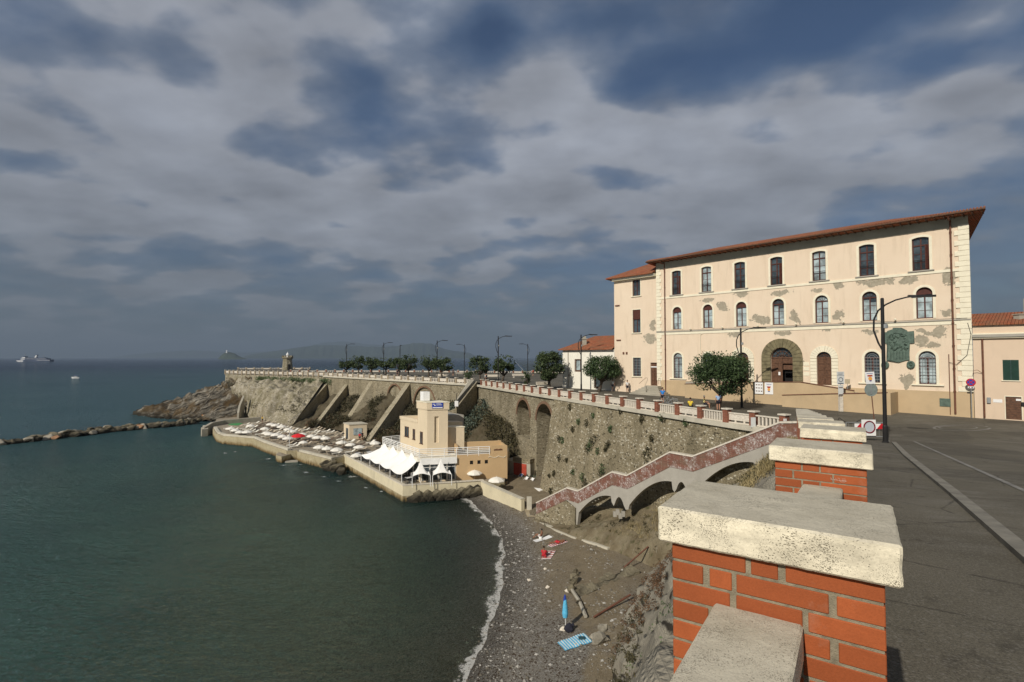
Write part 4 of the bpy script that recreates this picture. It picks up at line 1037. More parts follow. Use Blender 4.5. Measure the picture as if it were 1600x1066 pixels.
for i in range(4):
    a = V((1.6, 57.6 - .42 * i, .70 - .16 * i)); m.box(a.x, a.x + 2.4, a.y - .42, a.y + .05, a.z - .5, a.z)
tag(m.build('yard_steps', M['concrete_pale'], loc=(2.5, 57, 0)), 'few pale concrete steps leading from the yard onto the beach', 'steps')
# long kerb at the foot of the stair base
m = MB(); m.strip([V((2.2, 56.3, .62)), V((4.5, 51.2, 1.0)), V((6.1, 48.3, 1.25))], .45, .6); m.strip([V((6.6, 47.6, 1.35)), V((8.4, 44.6, 1.7))], .5, .6)
tag(m.build('broken_kerb', M['concrete_pale'], loc=(4.5, 51, .5)), 'broken pale concrete kerb at the top of the beach below the stairs', 'kerb')
# store with red shutters by the arch pier
st_ = thing('beach_store', 'low stone store with red wooden doors in the back corner of the yard', 'store', (1.0, 73, .8))
def px_wall(a_px, b_px, zb, zt): pass
c0 = V((.15, 73.2, 0)); c1 = V((2.5, 71.4, 0)); dd = (c1 - c0).normalized(); nn = V((dd.y, -dd.x, 0)); nn = nn if nn.dot(EYE - c0) > 0 else -nn
fr = lambda x, y, z: c0 + dd * x + nn * y + V((0, 0, z))
MB().box(-1.8, 3.0, -2.2, 0, .2, 3.3, fr).build('walls', M['concrete'], st_)
MB().box(.0, 3.0, -2.3, .06, 3.3, 3.9, fr).build('parapet', M['stone'], st_)
for x in (.15, 1.3): MB().box(x, x + 1.08, .0, .07, 1.5, 3.15, fr).build('door', M['red_door'], st_)

# ------------------------------------------------------------------ restaurant
rs = thing('seaside_restaurant', 'cream seafront restaurant with square tower and roof terrace railings', 'building', (-10, 70, 2))
A0 = V((-11.9, 66.9, 0)); A1 = V((-19.3, 76.9, 0)); A2 = V((-7.3, 68.0, 0)); A3 = V((-.8, 69.6, 0))
dl_ = (A1 - A0).normalized(); 
m = MB(); m.prism([p + V((0, 0, 1.8)) for p in (A0, A2, A3, V((-.4, 75, 0)), V((-9, 83, 0)), A1)], V((0, 0, 2.95))); m.build('ground_floor', M['cream'], rs)
# roof slab edge
m = MB(); m.prism([V((p.x, p.y, 4.55)) for p in (A0 + V((-.3, -.35, 0)), A2 + V((0, -.32, 0)), A2 + V((.1, 1, 0)), V((-9, 75, 0)), A1 + V((-.25, 0, 0)))], V((0, 0, .42))); m.build('roof_slab', M['white_wall'], rs)
# glazed front bays
d2 = (A2 - A0).normalized(); n2 = V((d2.y, -d2.x, 0)); n2 = n2 if n2.dot(EYE - A0) > 0 else -n2
f2 = lambda x, y, z: A0 + d2 * x + n2 * y + V((0, 0, z))
for i in range(4):
    fo_ = MB(); x0 = .15 + i * 1.12; x1 = x0 + 1.05
    for bx in ((x0, x0 + .07), (x1 - .07, x1)): fo_.box(bx[0], bx[1], 0, .07, 2.0, 4.5, f2)
    fo_.box(x0, x1, 0, .07, 4.42, 4.5, f2); fo_.box(x0, x1, 0, .07, 3.7, 3.76, f2)
    w_ = fo_.build('window', M['white_metal'], rs); MB().box(x0 + .07, x1 - .07, 0, .03, 2.05, 4.42, f2).build('pane', M['glass'], w_)
dL = (A1 - A0).normalized(); nL = V((-dL.y, dL.x, 0)); nL = nL if nL.dot(EYE - A0) > 0 else -nL
fL = lambda x, y, z: A0 + dL * x + nL * y + V((0, 0, z))
for i in range(7):
    fo_ = MB(); x0 = .3 + i * 1.7; x1 = x0 + 1.55
    for bx in ((x0, x0 + .07), (x1 - .07, x1)): fo_.box(bx[0], bx[1], 0, .07, 2.0, 4.5, fL)
    fo_.box(x0, x1, 0, .07, 4.42, 4.5, fL)
    w_ = fo_.build('window', M['white_metal'], rs); MB().box(x0 + .07, x1 - .07, 0, .03, 2.05, 4.42, fL).build('pane', M['glass'], w_)
# tan annex with three small openings
d3 = (A3 - A2).normalized(); n3 = V((d3.y, -d3.x, 0)); n3 = n3 if n3.dot(EYE - A2) > 0 else -n3
f3 = lambda x, y, z: A2 + d3 * x + n3 * y + V((0, 0, z)); L3 = (A3 - A2).length
m = MB(); hs = [(1.75, 2.2), (2.75, 3.2), (3.75, 4.2)]; xs_ = [0] + [v for h in hs for v in h] + [L3 + .15]; zt = 5.1
prof_top = lambda x: 5.15 if x < 4.6 else 6.1
for i in range(len(xs_) - 1):
    a, b = xs_[i], xs_[i + 1]
    if i % 2 == 1: m.box(a, b, -.3, .13, .7, 3.85, f3); m.box(a, b, -.3, .13, 4.35, 5.2, f3); m.face(f3(a, -.2, 3.85), f3(b, -.2, 3.85), f3(b, -.2, 4.35), f3(a, -.2, 4.35))
    else: m.box(a, b, -.3, .13, .7, 5.2, f3)
m.box(4.6, L3 + .15, -.28, .10, 5.2, 6.15, f3); m.box(L3 - .1, L3 + .145, -5, -.3, .7, 6.1, f3); m.box(0, .25, -3.4, -.3, 5.2, 6.25, f3); m.box(.0, L3, -3.4, -3.1, 5.2, 6.3, f3)
m.build('annex_wall', M['tan_wall'], rs)
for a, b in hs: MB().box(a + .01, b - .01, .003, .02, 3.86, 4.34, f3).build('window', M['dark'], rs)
MB().box(0, L3, -3.3, -.28, 5.0, 5.2, f3).build('terrace_floor', M['concrete'], rs)
# faded lettering board traces and rope decoration on the annex
m = MB()
for i in range(7): m.box(5.0 + .17 * i, 5.12 + .17 * i, .11, .14, 5.55, 5.72 + .03 * (i % 3), f3)
m.build('lettering', M['rust'], rs)
m = MB(); m.tube([f3(4.2 + .35 * i, .17, 4.7 + .12 * math.sin(i * 1.9)) for i in range(8)], .04, 5); m.build('rope_garland', M['trim'], rs)
# tower and upper block
T0 = V((-11.35, 68.9, 0)); tx = V((.98, .2, 0)).normalized(); ty = V((-.6, .8, 0)); rz_ = 4.95
ft = lambda x, y, z: T0 + tx * x + ty * y + V((0, 0, z))
def para(m, x0, x1, y0, y1, z0, z1): return m.prism([ft(x0, y0, z0), ft(x1, y0, z0), ft(x1, y1, z0), ft(x0, y1, z0)], V((0, 0, z1 - z0)))
m = MB(); para(m, 0, .95, 0, 2.8, rz_, 11.0); para(m, 1.55, 2.75, 0, 2.8, rz_, 11.0); para(m, .95, 1.55, .25, 2.8, rz_, 11.0); para(m, .95, 1.55, 0, .26, rz_, 6.6); para(m, .95, 1.55, 0, .26, 10.1, 11.0)
m.build('tower', M['cream'], rs)
m = MB(); para(m, -.12, 2.87, -.12, 2.95, 11.0, 11.95); m.build('tower_crown', M['cream'], rs)
m = MB(); para(m, -.18, 2.93, -.18, 3.0, 11.95, 12.05); m.build('tower_coping', M['trim'], rs)
# blue name board: readable only as white marks on blue
sgn = thing('roof_sign', 'small blue and white sign board on the crown of the restaurant tower', 'sign', tuple(ft(1.4, -.2, 11.1)))
m = MB(); m.box(.55, 2.0, 0, .06, 11.2, 11.95, lambda x, y, z: ft(x, -.14 - y, z)); m.build('panel', M['sign_blue'], sgn)
m = MB(); g = lambda x, y, z: ft(x, -.20 - y, z)
m.box(.60, 1.92, 0, .02, 11.23, 11.36, g); m.box(1.1, 1.85, 0, .02, 11.62, 11.68, g); m.box(1.1, 1.7, 0, .02, 11.78, 11.83, g); m.box(.64, .9, 0, .02, 11.72, 11.80, g); m.box(.8, 1.0, 0, .02, 11.55, 11.66, g)
m.build('lettering', M['white'], sgn)
for i in range(1): pass
bxo = thing('rooftop_box', 'white metal cabinet standing on top of the restaurant tower', 'cabinet', tuple(ft(.2, 1.6, 12.05)))
m = MB()
for i in range(4): m.box(.05 + .22 * i, .25 + .22 * i, 1.3, 2.2, 12.12, 13.35, ft)
m.build('cabinet_body', M['white_metal'], bxo); m = MB(); m.box(.1, .2, 1.4, 1.5, 12.05, 12.12, ft); m.box(.7, .8, 1.4, 1.5, 12.05, 12.12, ft); m.build('feet', M['grey_metal'], bxo)
m = MB(); para(m, 0.02, 6.2, 2.8, 8.5, rz_, 9.0); m.build('upper_floor', M['cream'], rs)
m = MB()
for a in ((-.08, 6.3, 8.3, 8.58), (-.08, .15, 2.8, 8.58)): para(m, a[0], a[1], a[2], a[3], 9.0, 9.45)
m.build('roof_parapet', M['cream'], rs)
m = MB(); para(m, 2.75, 5.6, 1.2, 5, rz_, 8.4); m.build('side_block', M['cream'], rs)
m = MB(); para(m, 2.75, 5.66, 1.14, 5, 8.4, 8.52); m.build('roof_coping', M['trim'], rs)
m = MB(); para(m, 4.4, 7.2, 4.4, 9, rz_, 9.8); m.build('back_block', M['concrete_grey'], rs)
for y0, y1, z0, z1 in ((1.25, 2.05, 6.3, 7.9), (3.6, 4.3, 6.6, 8.0), (5.6, 6.9, 6.7, 8.1)):
    m = MB(); fw = lambda x, y, z: ft(-y, x, z)
    m.box(y0, y0 + .1, 0, .04, z0, z1, fw); m.box(y1 - .1, y1, 0, .04, z0, z1, fw); m.box((y0 + y1) / 2 - .04, (y0 + y1) / 2 + .04, 0, .05, z0, z1, fw); m.box(y0, y1, 0, .04, z1 - .08, z1, fw); m.box(y0 - .1, y1 + .1, 0, .1, z0 - .08, z0, fw)
    w_ = m.build('window', M['wood'], rs); MB().box(y0 + .1, y1 - .1, .0, .02, z0, z1 - .08, fw).build('pane', M['glass'], w_)
# white railings
def railing(pts, z, h, posts, name, parent):
    t = MB()
    for i in range(len(pts) - 1):
        a, b = pts[i], pts[i + 1]
        for k in range(5): t.tube([a + V((0, 0, z + h * (k + 1) / 5)), b + V((0, 0, z + h * (k + 1) / 5))], .045 if k < 4 else .06, 5)
    o = t.build(name, M['white_metal'], parent)
    for i in range(len(pts) - 1):
        a, b = pts[i], pts[i + 1]; n = max(1, int((b - a).length / 1.3))
        for k in range(n + (1 if i == len(pts) - 2 else 0)):
            p = a.lerp(b, k / n); MB().tube([p + V((0, 0, z)), p + V((0, 0, z + h))], .05, 6).build('post', M['white_metal'], o)
railing([A1 + V((2.2, 1.6, 0)), A1, A0 + V((-.1, -.1, 0)), A2 + V((0, -.1, 0)), A2 + d3 * 4.4 - n3 * -.1], 4.97, 1.15, 1.3, 'roof_railing', rs)
# lower band under rail: translucent-looking white boards
m = MB(); m.prism([A0 + n2 * .36 + V((0, 0, 4.15)), A2 + n2 * .36 + V((0, 0, 4.15)), A2 + n2 * .36 + V((0, 0, 4.97)), A0 + n2 * .36 + V((0, 0, 4.97))], n2 * .04); m.build('fascia', M['white_metal'], rs)

# tensile canopies -------------------------------------------------
def canopy_module(name, corners, peak, sag, label, posts, group):
    # corners: 4 low/high corner points in order; peak point raised on the inner edge
    t = thing(name, label, 'awning', tuple(V((corners[0].x, corners[0].y, 2.0))), group=group)
    n = 14; rows = []
    for i in range(n + 1):
        u = i / n; r = []
        for j in range(n + 1):
            v = j / n
            p = corners[0].lerp(corners[1], u).lerp(corners[3].lerp(corners[2], u), v)
            d = math.hypot(u - peak[0], (v - peak[1]) * .9)
            p = p + V((0, 0, peak[2] * math.exp(-d * 4.2) - sag * math.sin(math.pi * u) * (1 - v) * .8 - sag * .5 * math.sin(math.pi * v) * (1 if u in (0, 1) else .4)))
            r.append(p)
        rows.append(r)
    m = MB(); m.grid(rows); m.build('fabric', M['fabric'], t, smooth=True)
    for q in posts: MB().tube([V((q.x, q.y, 1.85)), q], .05, 6).build('post', M['white_metal'], t)
    return t
o0 = RQ[1].lerp(RQ[0], .05); o1 = RQ[1].lerp(RQ[0], .69); i0 = A0 + dL * .2 + nL * .3; i1 = A1 + nL * .3 - dL * .2
nm = 4
for i in range(nm):
    a, b = i / nm, (i + 1) / nm
    inn = dL * 0
    oa = o0.lerp(o1, a) + V((.25, .2, 1.15)); ob = o0.lerp(o1, b) + V((.25, .2, 1.15)); ia = i0.lerp(i1, a) + V((0, 0, 2.5 + .0)); ib = i0.lerp(i1, b) + V((0, 0, 2.5))
    ia.z = ib.z = 4.5
    lab = ['white tensile awning module nearest the terrace corner', 'second white awning module from the terrace corner', 'third white awning module from the terrace corner', 'far left white awning module at the end of the restaurant terrace'][i]
    canopy_module('fabric_awning', [oa, ob, ib, ia], (.5, .93, 1.15), .36, lab, [oa, ob] if i == 0 else [ob], 'white tensile awnings over the terrace')
def cone_tent(c, peakz, lowz, r, label, ang):
    t = thing('conical_awning', label, 'awning', (c.x, c.y, 2), group='white tensile awnings over the terrace')
    N = 32; K = 9; rows = []
    for i in range(K + 1):
        q = i / K; rr = []
        for j in range(N + 1):
            a = 2 * math.pi * j / N + ang; side = 1 / max(abs(math.cos((a - ang + math.pi / 4) % (math.pi / 2) - math.pi / 4)), .01)
            cor = (side - 1) / .414     # 1 at the corners
            rad = r * side * q * (1 - .10 * (1 - cor) * q)
            z = lowz + (peakz - lowz) * (1 - q) ** 2.1 + (1 - cor) * .28 * q * q
            rr.append(V((c.x + rad * math.cos(a), c.y + rad * math.sin(a), z)))
        rows.append(rr)
    m = MB(); m.grid(rows); m.build('fabric', M['fabric'], t, smooth=True)
    MB().tube([V((c.x, c.y, 1.85)), V((c.x, c.y, peakz + .1))], .05, 6).build('mast', M['white_metal'], t)
    for k in range(4):
        a = ang + math.pi / 4 + k * math.pi / 2; q = V((c.x + r * 1.41 * math.cos(a), c.y + r * 1.41 * math.sin(a), lowz)); MB().tube([V((q.x, q.y, 1.85)), q], .045, 6).build('post', M['white_metal'], t)
cone_tent(V((-11.6, 65.6, 0)), 5.1, 3.2, 1.12, 'pointed white awning at the corner of the restaurant terrace', .25)
cone_tent(V((-9.1, 66.25, 0)), 5.1, 3.2, 1.2, 'pointed white awning in front of the glass doors, right of the corner one', .25)

# beach hut
ht = thing('beach_hut', 'small cream hut with glass door among the parasols at the cliff foot', 'hut', tuple(at(543, 687, 1.8)))
h0 = at(545.5, 687.5, 1.8); hx_ = V((.9, .43, 0)); hy = V((-.6, .8, 0))
fh = lambda x, y, z: h0 + hx_ * x + hy * y + V((0, 0, z))
m = MB(); m.prism([fh(0, 0, 0), fh(3.4, 0, 0), fh(3.4, 3.2, 0), fh(0, 3.2, 0)], V((0, 0, 2.9))); m.build('walls', M['cream'], ht)
m = MB(); m.prism([fh(-.1, -.1, 2.9), fh(3.5, -.1, 2.9), fh(3.5, 3.3, 2.9), fh(-.1, 3.3, 2.9)], V((0, 0, .18))); m.build('roof', M['concrete_pale'], ht)
m = MB(); m.prism([fh(-.04, .5, 0), fh(-.04, 1.6, 0), fh(-.04, 1.6, 2.2), fh(-.04, .5, 2.2)], -hx_ * .06); m.build('door', M['glass'], ht)
m = MB(); m.prism([fh(.8, -.04, .9), fh(2.4, -.04, .9), fh(2.4, -.04, 2.2), fh(.8, -.04, 2.2)], -hy * .06); m.build('window', M['glass_pale'], ht)
# ------------------------------------------------------------------ facade plane shared by the row of buildings
F0 = V((39.5, 44, 0)); FD = V((-.674, .739, 0)).normalized(); FN = V((-FD.y, FD.x, 0)); FN = FN if FN.dot(EYE - F0) > 0 else -FN
def F(t, o, z): return F0 + FD * t + (FN * o if o > -3 else V((.60, .80, 0)) * -o) + V((0, 0, z))
def tpx(px):
    u = (px - 800) / FPX; u2 = u / math.cos(PITCH); 
    d = ray(px, 533); u = d.x / d.y
    return (F0.x - u * F0.y) / (-FD.x + FD.y * u)
def fpt(px, py):
    d = ray(px, py); k = (F0 - EYE).dot(FN) / d.dot(FN); p = EYE + d * k; return (p - F0).dot(FD), p.z
def zt(px, py): return fpt(px, py)[1]
def arch_profile(x0, x1, z0, z1, rise, n=12):
    # outline of an opening: straight sides up to z1-rise, then a curve; rise = half width gives a round arch
    c = (x0 + x1) / 2; hw = (x1 - x0) / 2
    if rise <= 0: return [(x0, z0), (x1, z0), (x1, z1), (x0, z1)]
    Rr = (hw * hw + rise * rise) / (2 * rise); zc = z1 - Rr; a0 = math.asin(min(1, hw / Rr)); 
    if rise >= hw - 1e-6: a0 = math.pi / 2
    arc = [(c + Rr * math.sin(a0 - 2 * a0 * i / n), zc + Rr * math.cos(a0 - 2 * a0 * i / n)) for i in range(n + 1)]
    return [(x0, z0), (x1, z0)] + arc
def wall_open(m, x0, x1, z0, z1, ops, reveal=.32):
    xs = sorted({x0, x1} | {o[0] for o in ops} | {o[1] for o in ops}); zs = sorted({z0, z1} | {o[2] for o in ops} | {o[3] for o in ops})
    for i in range(len(xs) - 1):
        for j in range(len(zs) - 1):
            a, b, c, d = xs[i], xs[i + 1], zs[j], zs[j + 1]
            if any(a >= o[0] - 1e-6 and b <= o[1] + 1e-6 and c >= o[2] - 1e-6 and d <= o[3] + 1e-6 for o in ops): continue
            m.face(F(a, 0, c), F(b, 0, c), F(b, 0, d), F(a, 0, d))
    for o in ops:
        pr = arch_profile(*o[:4], o[4])
        if o[4] > 0:
            arc = pr[2:]; top = o[3]
            for i in range(len(arc) - 1):
                (xa, za), (xb, zb) = arc[i], arc[i + 1]; m.face(F(xa, 0, za), F(xb, 0, zb), F(xb, 0, top), F(xa, 0, top))
        for i in range(len(pr)):
            a, b = pr[i], pr[(i + 1) % len(pr)]; m.face(F(a[0], 0, a[1]), F(b[0], 0, b[1]), F(b[0], -reveal, b[1]), F(a[0], -reveal, a[1]))
def ring(m, pr_in, w_, o0, o1, close=False, bottom=False):     # moulded surround around an outline
    # offset outline outwards (approx.)
    cx = sum(p[0] for p in pr_in) / len(pr_in); n = len(pr_in)
    outp = []
    for i, p in enumerate(pr_in):
        a = pr_in[i - 1]; b = pr_in[(i + 1) % n]
        if i == 0: outp.append((p[0] + (-w_ if p[0] < cx else w_), p[1] - (w_ if bottom else 0))); continue
        if i == 1: outp.append((p[0] + (-w_ if p[0] < cx else w_), p[1] - (w_ if bottom else 0))); continue
        if n == 4: outp.append((p[0] + (-w_ if p[0] < cx else w_), p[1] + w_)); continue
        if i == 2 or i == n - 1:
            outp.append((p[0] + (-w_ if p[0] < cx else w_), p[1] + w_ * .35)); continue
        dx, dz = b[0] - a[0], b[1] - a[1]; l = math.hypot(dx, dz); nx, nz = dz / l, -dx / l
        if nz < 0: nx, nz = -nx, -nz
        outp.append((p[0] + nx * w_, p[1] + nz * w_))
    idx = range(1, n) if not bottom else range(0, n)
    for i in (list(range(1, n)) if not bottom else list(range(n))):
        j = (i + 1) % n
        a, b, c, d = pr_in[i], pr_in[j], outp[j], outp[i]
        m.prism([F(a[0], o0, a[1]), F(b[0], o0, b[1]), F(c[0], o0, c[1]), F(d[0], o0, d[1])], FN * (o1 - o0))
    return outp
# facade paint with fallen plaster patches at fixed places on the wall
def facadem(patches):
    m = Mat('peach_painted_facade', .9, .12); v = m.pos(True)
    d = m.n('ShaderNodeVectorMath', operation='DOT_PRODUCT'); sub = m.n('ShaderNodeVectorMath', operation='SUBTRACT'); m.l(v, sub.inputs[0]); sub.inputs[1].default_value = tuple(F0)
    m.l(sub.outputs[0], d.inputs[0]); d.inputs[1].default_value = tuple(FD); z = m.sep(v)[2]
    cb = m.n('ShaderNodeCombineXYZ'); m.l(d.outputs['Value'], cb.inputs[0]); m.l(z, cb.inputs[1]); uv = cb.outputs[0]
    nz = m.noise(uv, 1.9, 8, .70); nz2 = m.noise(uv, .8, 4, .5, 0, True)
    wp = m.n('ShaderNodeVectorMath', operation='MULTIPLY_ADD'); m.l(nz2, wp.inputs[0]); wp.inputs[1].default_value = (1.7, 1.2, 0); m.l(uv, wp.inputs[2]); wuv = wp.outputs[0]
    best = None
    for (t, zc, rt, rz) in patches:
        s_ = m.n('ShaderNodeVectorMath', operation='SUBTRACT'); m.l(wuv, s_.inputs[0]); s_.inputs[1].default_value = (t + .85, zc + .6, 0)
        k = m.n('ShaderNodeVectorMath', operation='MULTIPLY'); m.l(s_.outputs[0], k.inputs[0]); k.inputs[1].default_value = (1 / rt, 1 / rz, 0)
        l = m.n('ShaderNodeVectorMath', operation='LENGTH'); m.l(k.outputs[0], l.inputs[0])
        best = l.outputs['Value'] if best is None else m.math('MINIMUM', best, l.outputs['Value'])
    f = m.math('ADD', best, m.math('MULTIPLY', m.math('SUBTRACT', nz, .5), 3.6))
    patch = m.ramp(m.math('MULTIPLY', f, .5), [(.50, 1.), (.515, 0.)])
    halo = m.ramp(m.math('MULTIPLY', best, .3), [(.35, 1.), (.55, 0.)])
    base = m.mix(m.ramp(m.noise(v, .35, 6, .6), [(.3, 0.), (.7, 1.)]), (.665, .535, .39), (.715, .59, .44))
    st = m.noise(m.pos(True, (1, 1, .12)), 2.4, 6, .65)
    base = m.mix(m.math('MULTIPLY', m.ramp(st, [(.52, 0.), (.72, 1.)]), .34), base, (.47, .37, .25))
    base = m.mix(m.math('MULTIPLY', m.math('MULTIPLY', halo, m.ramp(nz, [(.48, 0.), (.56, 1.)])), .6), base, (.66, .56, .41))
    plas = m.mix(m.ramp(m.noise(v, 4, 5, .6), [(.35, 0.), (.65, 1.)]), (.29, .255, .185), (.38, .335, .25))
    base = m.mix(patch, base, plas)
    m.col(base); m.bump(m.math('MULTIPLY', patch, -1), .03, .8); m.bump(m.noise(v, 20, 4, .7), .003, .5); return m.m
pl = [(1369, 440, 26, 5), (1418, 436, 11, 5), (1483, 432, 9, 12), (1482, 486, 10, 6), (1440, 532, 9, 9), (1458, 540, 14, 5), (1470, 516, 13, 9), (1445, 517, 15, 4), (1363, 517, 13, 4), (1308, 447, 8, 5), (1277, 454, 8, 4),
      (1220, 457, 16, 4), (1157, 458, 13, 4), (1105, 469, 9, 3), (1129, 480, 8, 5), (1182, 497, 9, 5), (1196, 500, 7, 7), (1241, 495, 6, 9), (1310, 494, 7, 9), (1294, 517, 7, 4), (1221, 521, 11, 3), (1148, 522, 9, 4), (1416, 596, 8, 11),
      (1257, 567, 4, 5), (1077, 583, 5, 4), (1015, 530, 10, 7), (1020, 508, 4, 9)]
patches = []
for px, py, rx, ry in pl:
    t, z = fpt(px, py); t2, _ = fpt(px + rx, py); _, z2 = fpt(px, py - ry); patches.append((t, z, abs(t2 - t), abs(z2 - z)))
M['facade'] = facadem(patches)
ML, MRt = -.0, 30.6           # main block from t=0 to 30.6
main = thing('town_palace', 'three storey peach coloured palace with peeling plaster, arched windows and dark stone portal', 'building', tuple(F(15, 0, 12.9)))
ZG, ZP, ZC1, ZC2, ZF, ZE = 12.2, 15.02, 21.28, 25.78, 29.45, 30.35
wt = [3.3 + 4.08 * i for i in range(7)]
wt = [tpx(px) for px in (1442, 1357, 1282, 1215, 1157.5, 1105, 1058)]
wb = [tpx(px) for px in (1446, 1360, 1285, 1217, 1159, 1106.5, 1058.5)]
ops = []; W3 = []; W2 = []; W1 = []
for t in wt: o = (t - .62, t + .62, 25.95, 29.0, .13); ops.append(o); W3.append(o)
for t in wb: o = (t - .60, t + .60, 21.55, 24.40, .60); ops.append(o); W2.append(o)
for px in (1448, 1362): t = tpx(px); o = (t - .62, t + .62, 15.6, 18.6, .62); ops.append(o); W1.append(o)
for px in (1059, 1106): t = tpx(px); o = (t - .60, t + .60, 15.4, 18.6, .60); ops.append(o); W1.append(o)
DOORS = []
for px, hw, ztop in ((1287, .66, 18.6), (1160, .66, 18.6), (1221, 1.12, 19.1)):
    t = tpx(px); o = (t - hw, t + hw, 15.2, ztop, hw); ops.append(o); DOORS.append(o)
m = MB(); wall_open(m, ML, MRt, ZG, ZE, ops, .34)
m.face(F(ML, 0, ZG), F(ML, -13, ZG), F(ML, -13, ZE), F(ML, 0, ZE)); m.face(F(MRt, 0, ZG), F(MRt, -13, ZG), F(MRt, -13, ZE), F(MRt, 0, ZE)); m.face(F(ML, -13, ZG), F(MRt, -13, ZG), F(MRt, -13, ZE), F(ML, -13, ZE))
m.build('wall', M['facade'], main, normals=False)
m = MB()
segs = [(ML - .05, DOORS[0][0] - 2), (24.2, MRt + .03)]
m.prism([F(ML - .06, .0, ZG), F(ML - .06, .07, ZG), F(ML - .06, .07, ZP), F(ML - .06, 0, ZP)], FD * (W1[1][1] + 3.4 - ML)); 
m.build('plinth', M['ochre_base'], main); m = MB(); m.prism([F(24.4, .0, ZG), F(24.4, .07, ZG), F(24.4, .07, ZP + .1), F(24.4, 0, ZP + .1)], FD * (MRt - 24.4 - .55))
m.build('plinth', M['ochre_base'], main)
def course(z, h, o1, mat, name, par, x0=ML, x1=MRt): return MB().prism([F(x0 - .02, .0, z), F(x0 - .02, o1, z), F(x0 - .02, o1, z + h), F(x0 - .02, 0, z + h)], FD * (x1 - x0 + .04)).build(name, mat, par)
course(ZC1 - .36, .34, .06, M['trim'], 'string_course', main); course(ZC1 - .02, .10, .14, M['concrete_grey'], 'string_course', main)
course(ZC2 - .22, .24, .07, M['trim'], 'string_course', main)
course(ZF, ZE - ZF - .02, .07, M['frieze'], 'frieze', main)
# quoins
for side, xa in ((0, ML), (1, MRt)):
    m = MB(); z = ZP + .02; i = 0
    while z < ZF - .1:
        h = .44; w_ = .95 if i % 2 == 0 else .68
        if side == 0: m.cbox(xa - .06, xa + w_, .0, .075, z, z + h, .02, lambda x, y, zz: F(x, y, zz))
        else: m.cbox(xa - w_ * .75, xa + .03, .0, .075, z, z + h, .02, lambda x, y, zz: F(x, y, zz))
        z += h + .015; i += 1
    m.build('corner_quoins', M['trim'], main)
# roof: hipped, wide eaves with rafters
m = MB(); ov = 1.25; x0, x1 = ML - ov, MRt + ov * .6; yb = -13 - ov; re = ZE + .12; rise = 2.05
A_, B_, C_, D_ = F(x0, ov, re), F(x1, ov, re), F(x1, yb, re), F(x0, yb, re); r0, r1 = F(x0 + 7.2, -6.5, re + rise), F(x1 - 7.2, -6.5, re + rise)
m.face(A_, B_, r1, r0); m.face(B_, C_, r1); m.face(C_, D_, r0, r1); m.face(D_, A_, r0)
m.face(*[p - V((0, 0, .16)) for p in (A_, B_, C_, D_)])
for a, b in ((A_, B_), (B_, C_), (C_, D_), (D_, A_)): m.face(a, b, b - V((0, 0, .16)), a - V((0, 0, .16)))
m.build('roof', M['tiles'], main, normals=False)
rf = bpy.data.objects[-1]
m = MB(); m.tube([F(x0, ov + .07, re - .05), F(x1, ov + .07, re - .05)], .09, 8); m.build('gutter', M['wood'], main)
m = MB(); t = ML - 1.0
while t < MRt + .6: m.box(t - .05, t + .05, .0, ov - .02, ZE - .12, re - .17, lambda x, y, z: F(x, y, z)); t += .62
m.build('eave_rafters', M['wood'], main)
m = MB(); 
for i in range(150):       # tile lips along the eave make the uneven edge
    t = x0 + (x1 - x0) * (i + .5) / 150; p = F(t, ov + .02, re + .02); m.tube([p, p - FN * .5 + V((0, 0, .20))], .075, 6)
m.build('eave_tiles', M['tiles'], main)
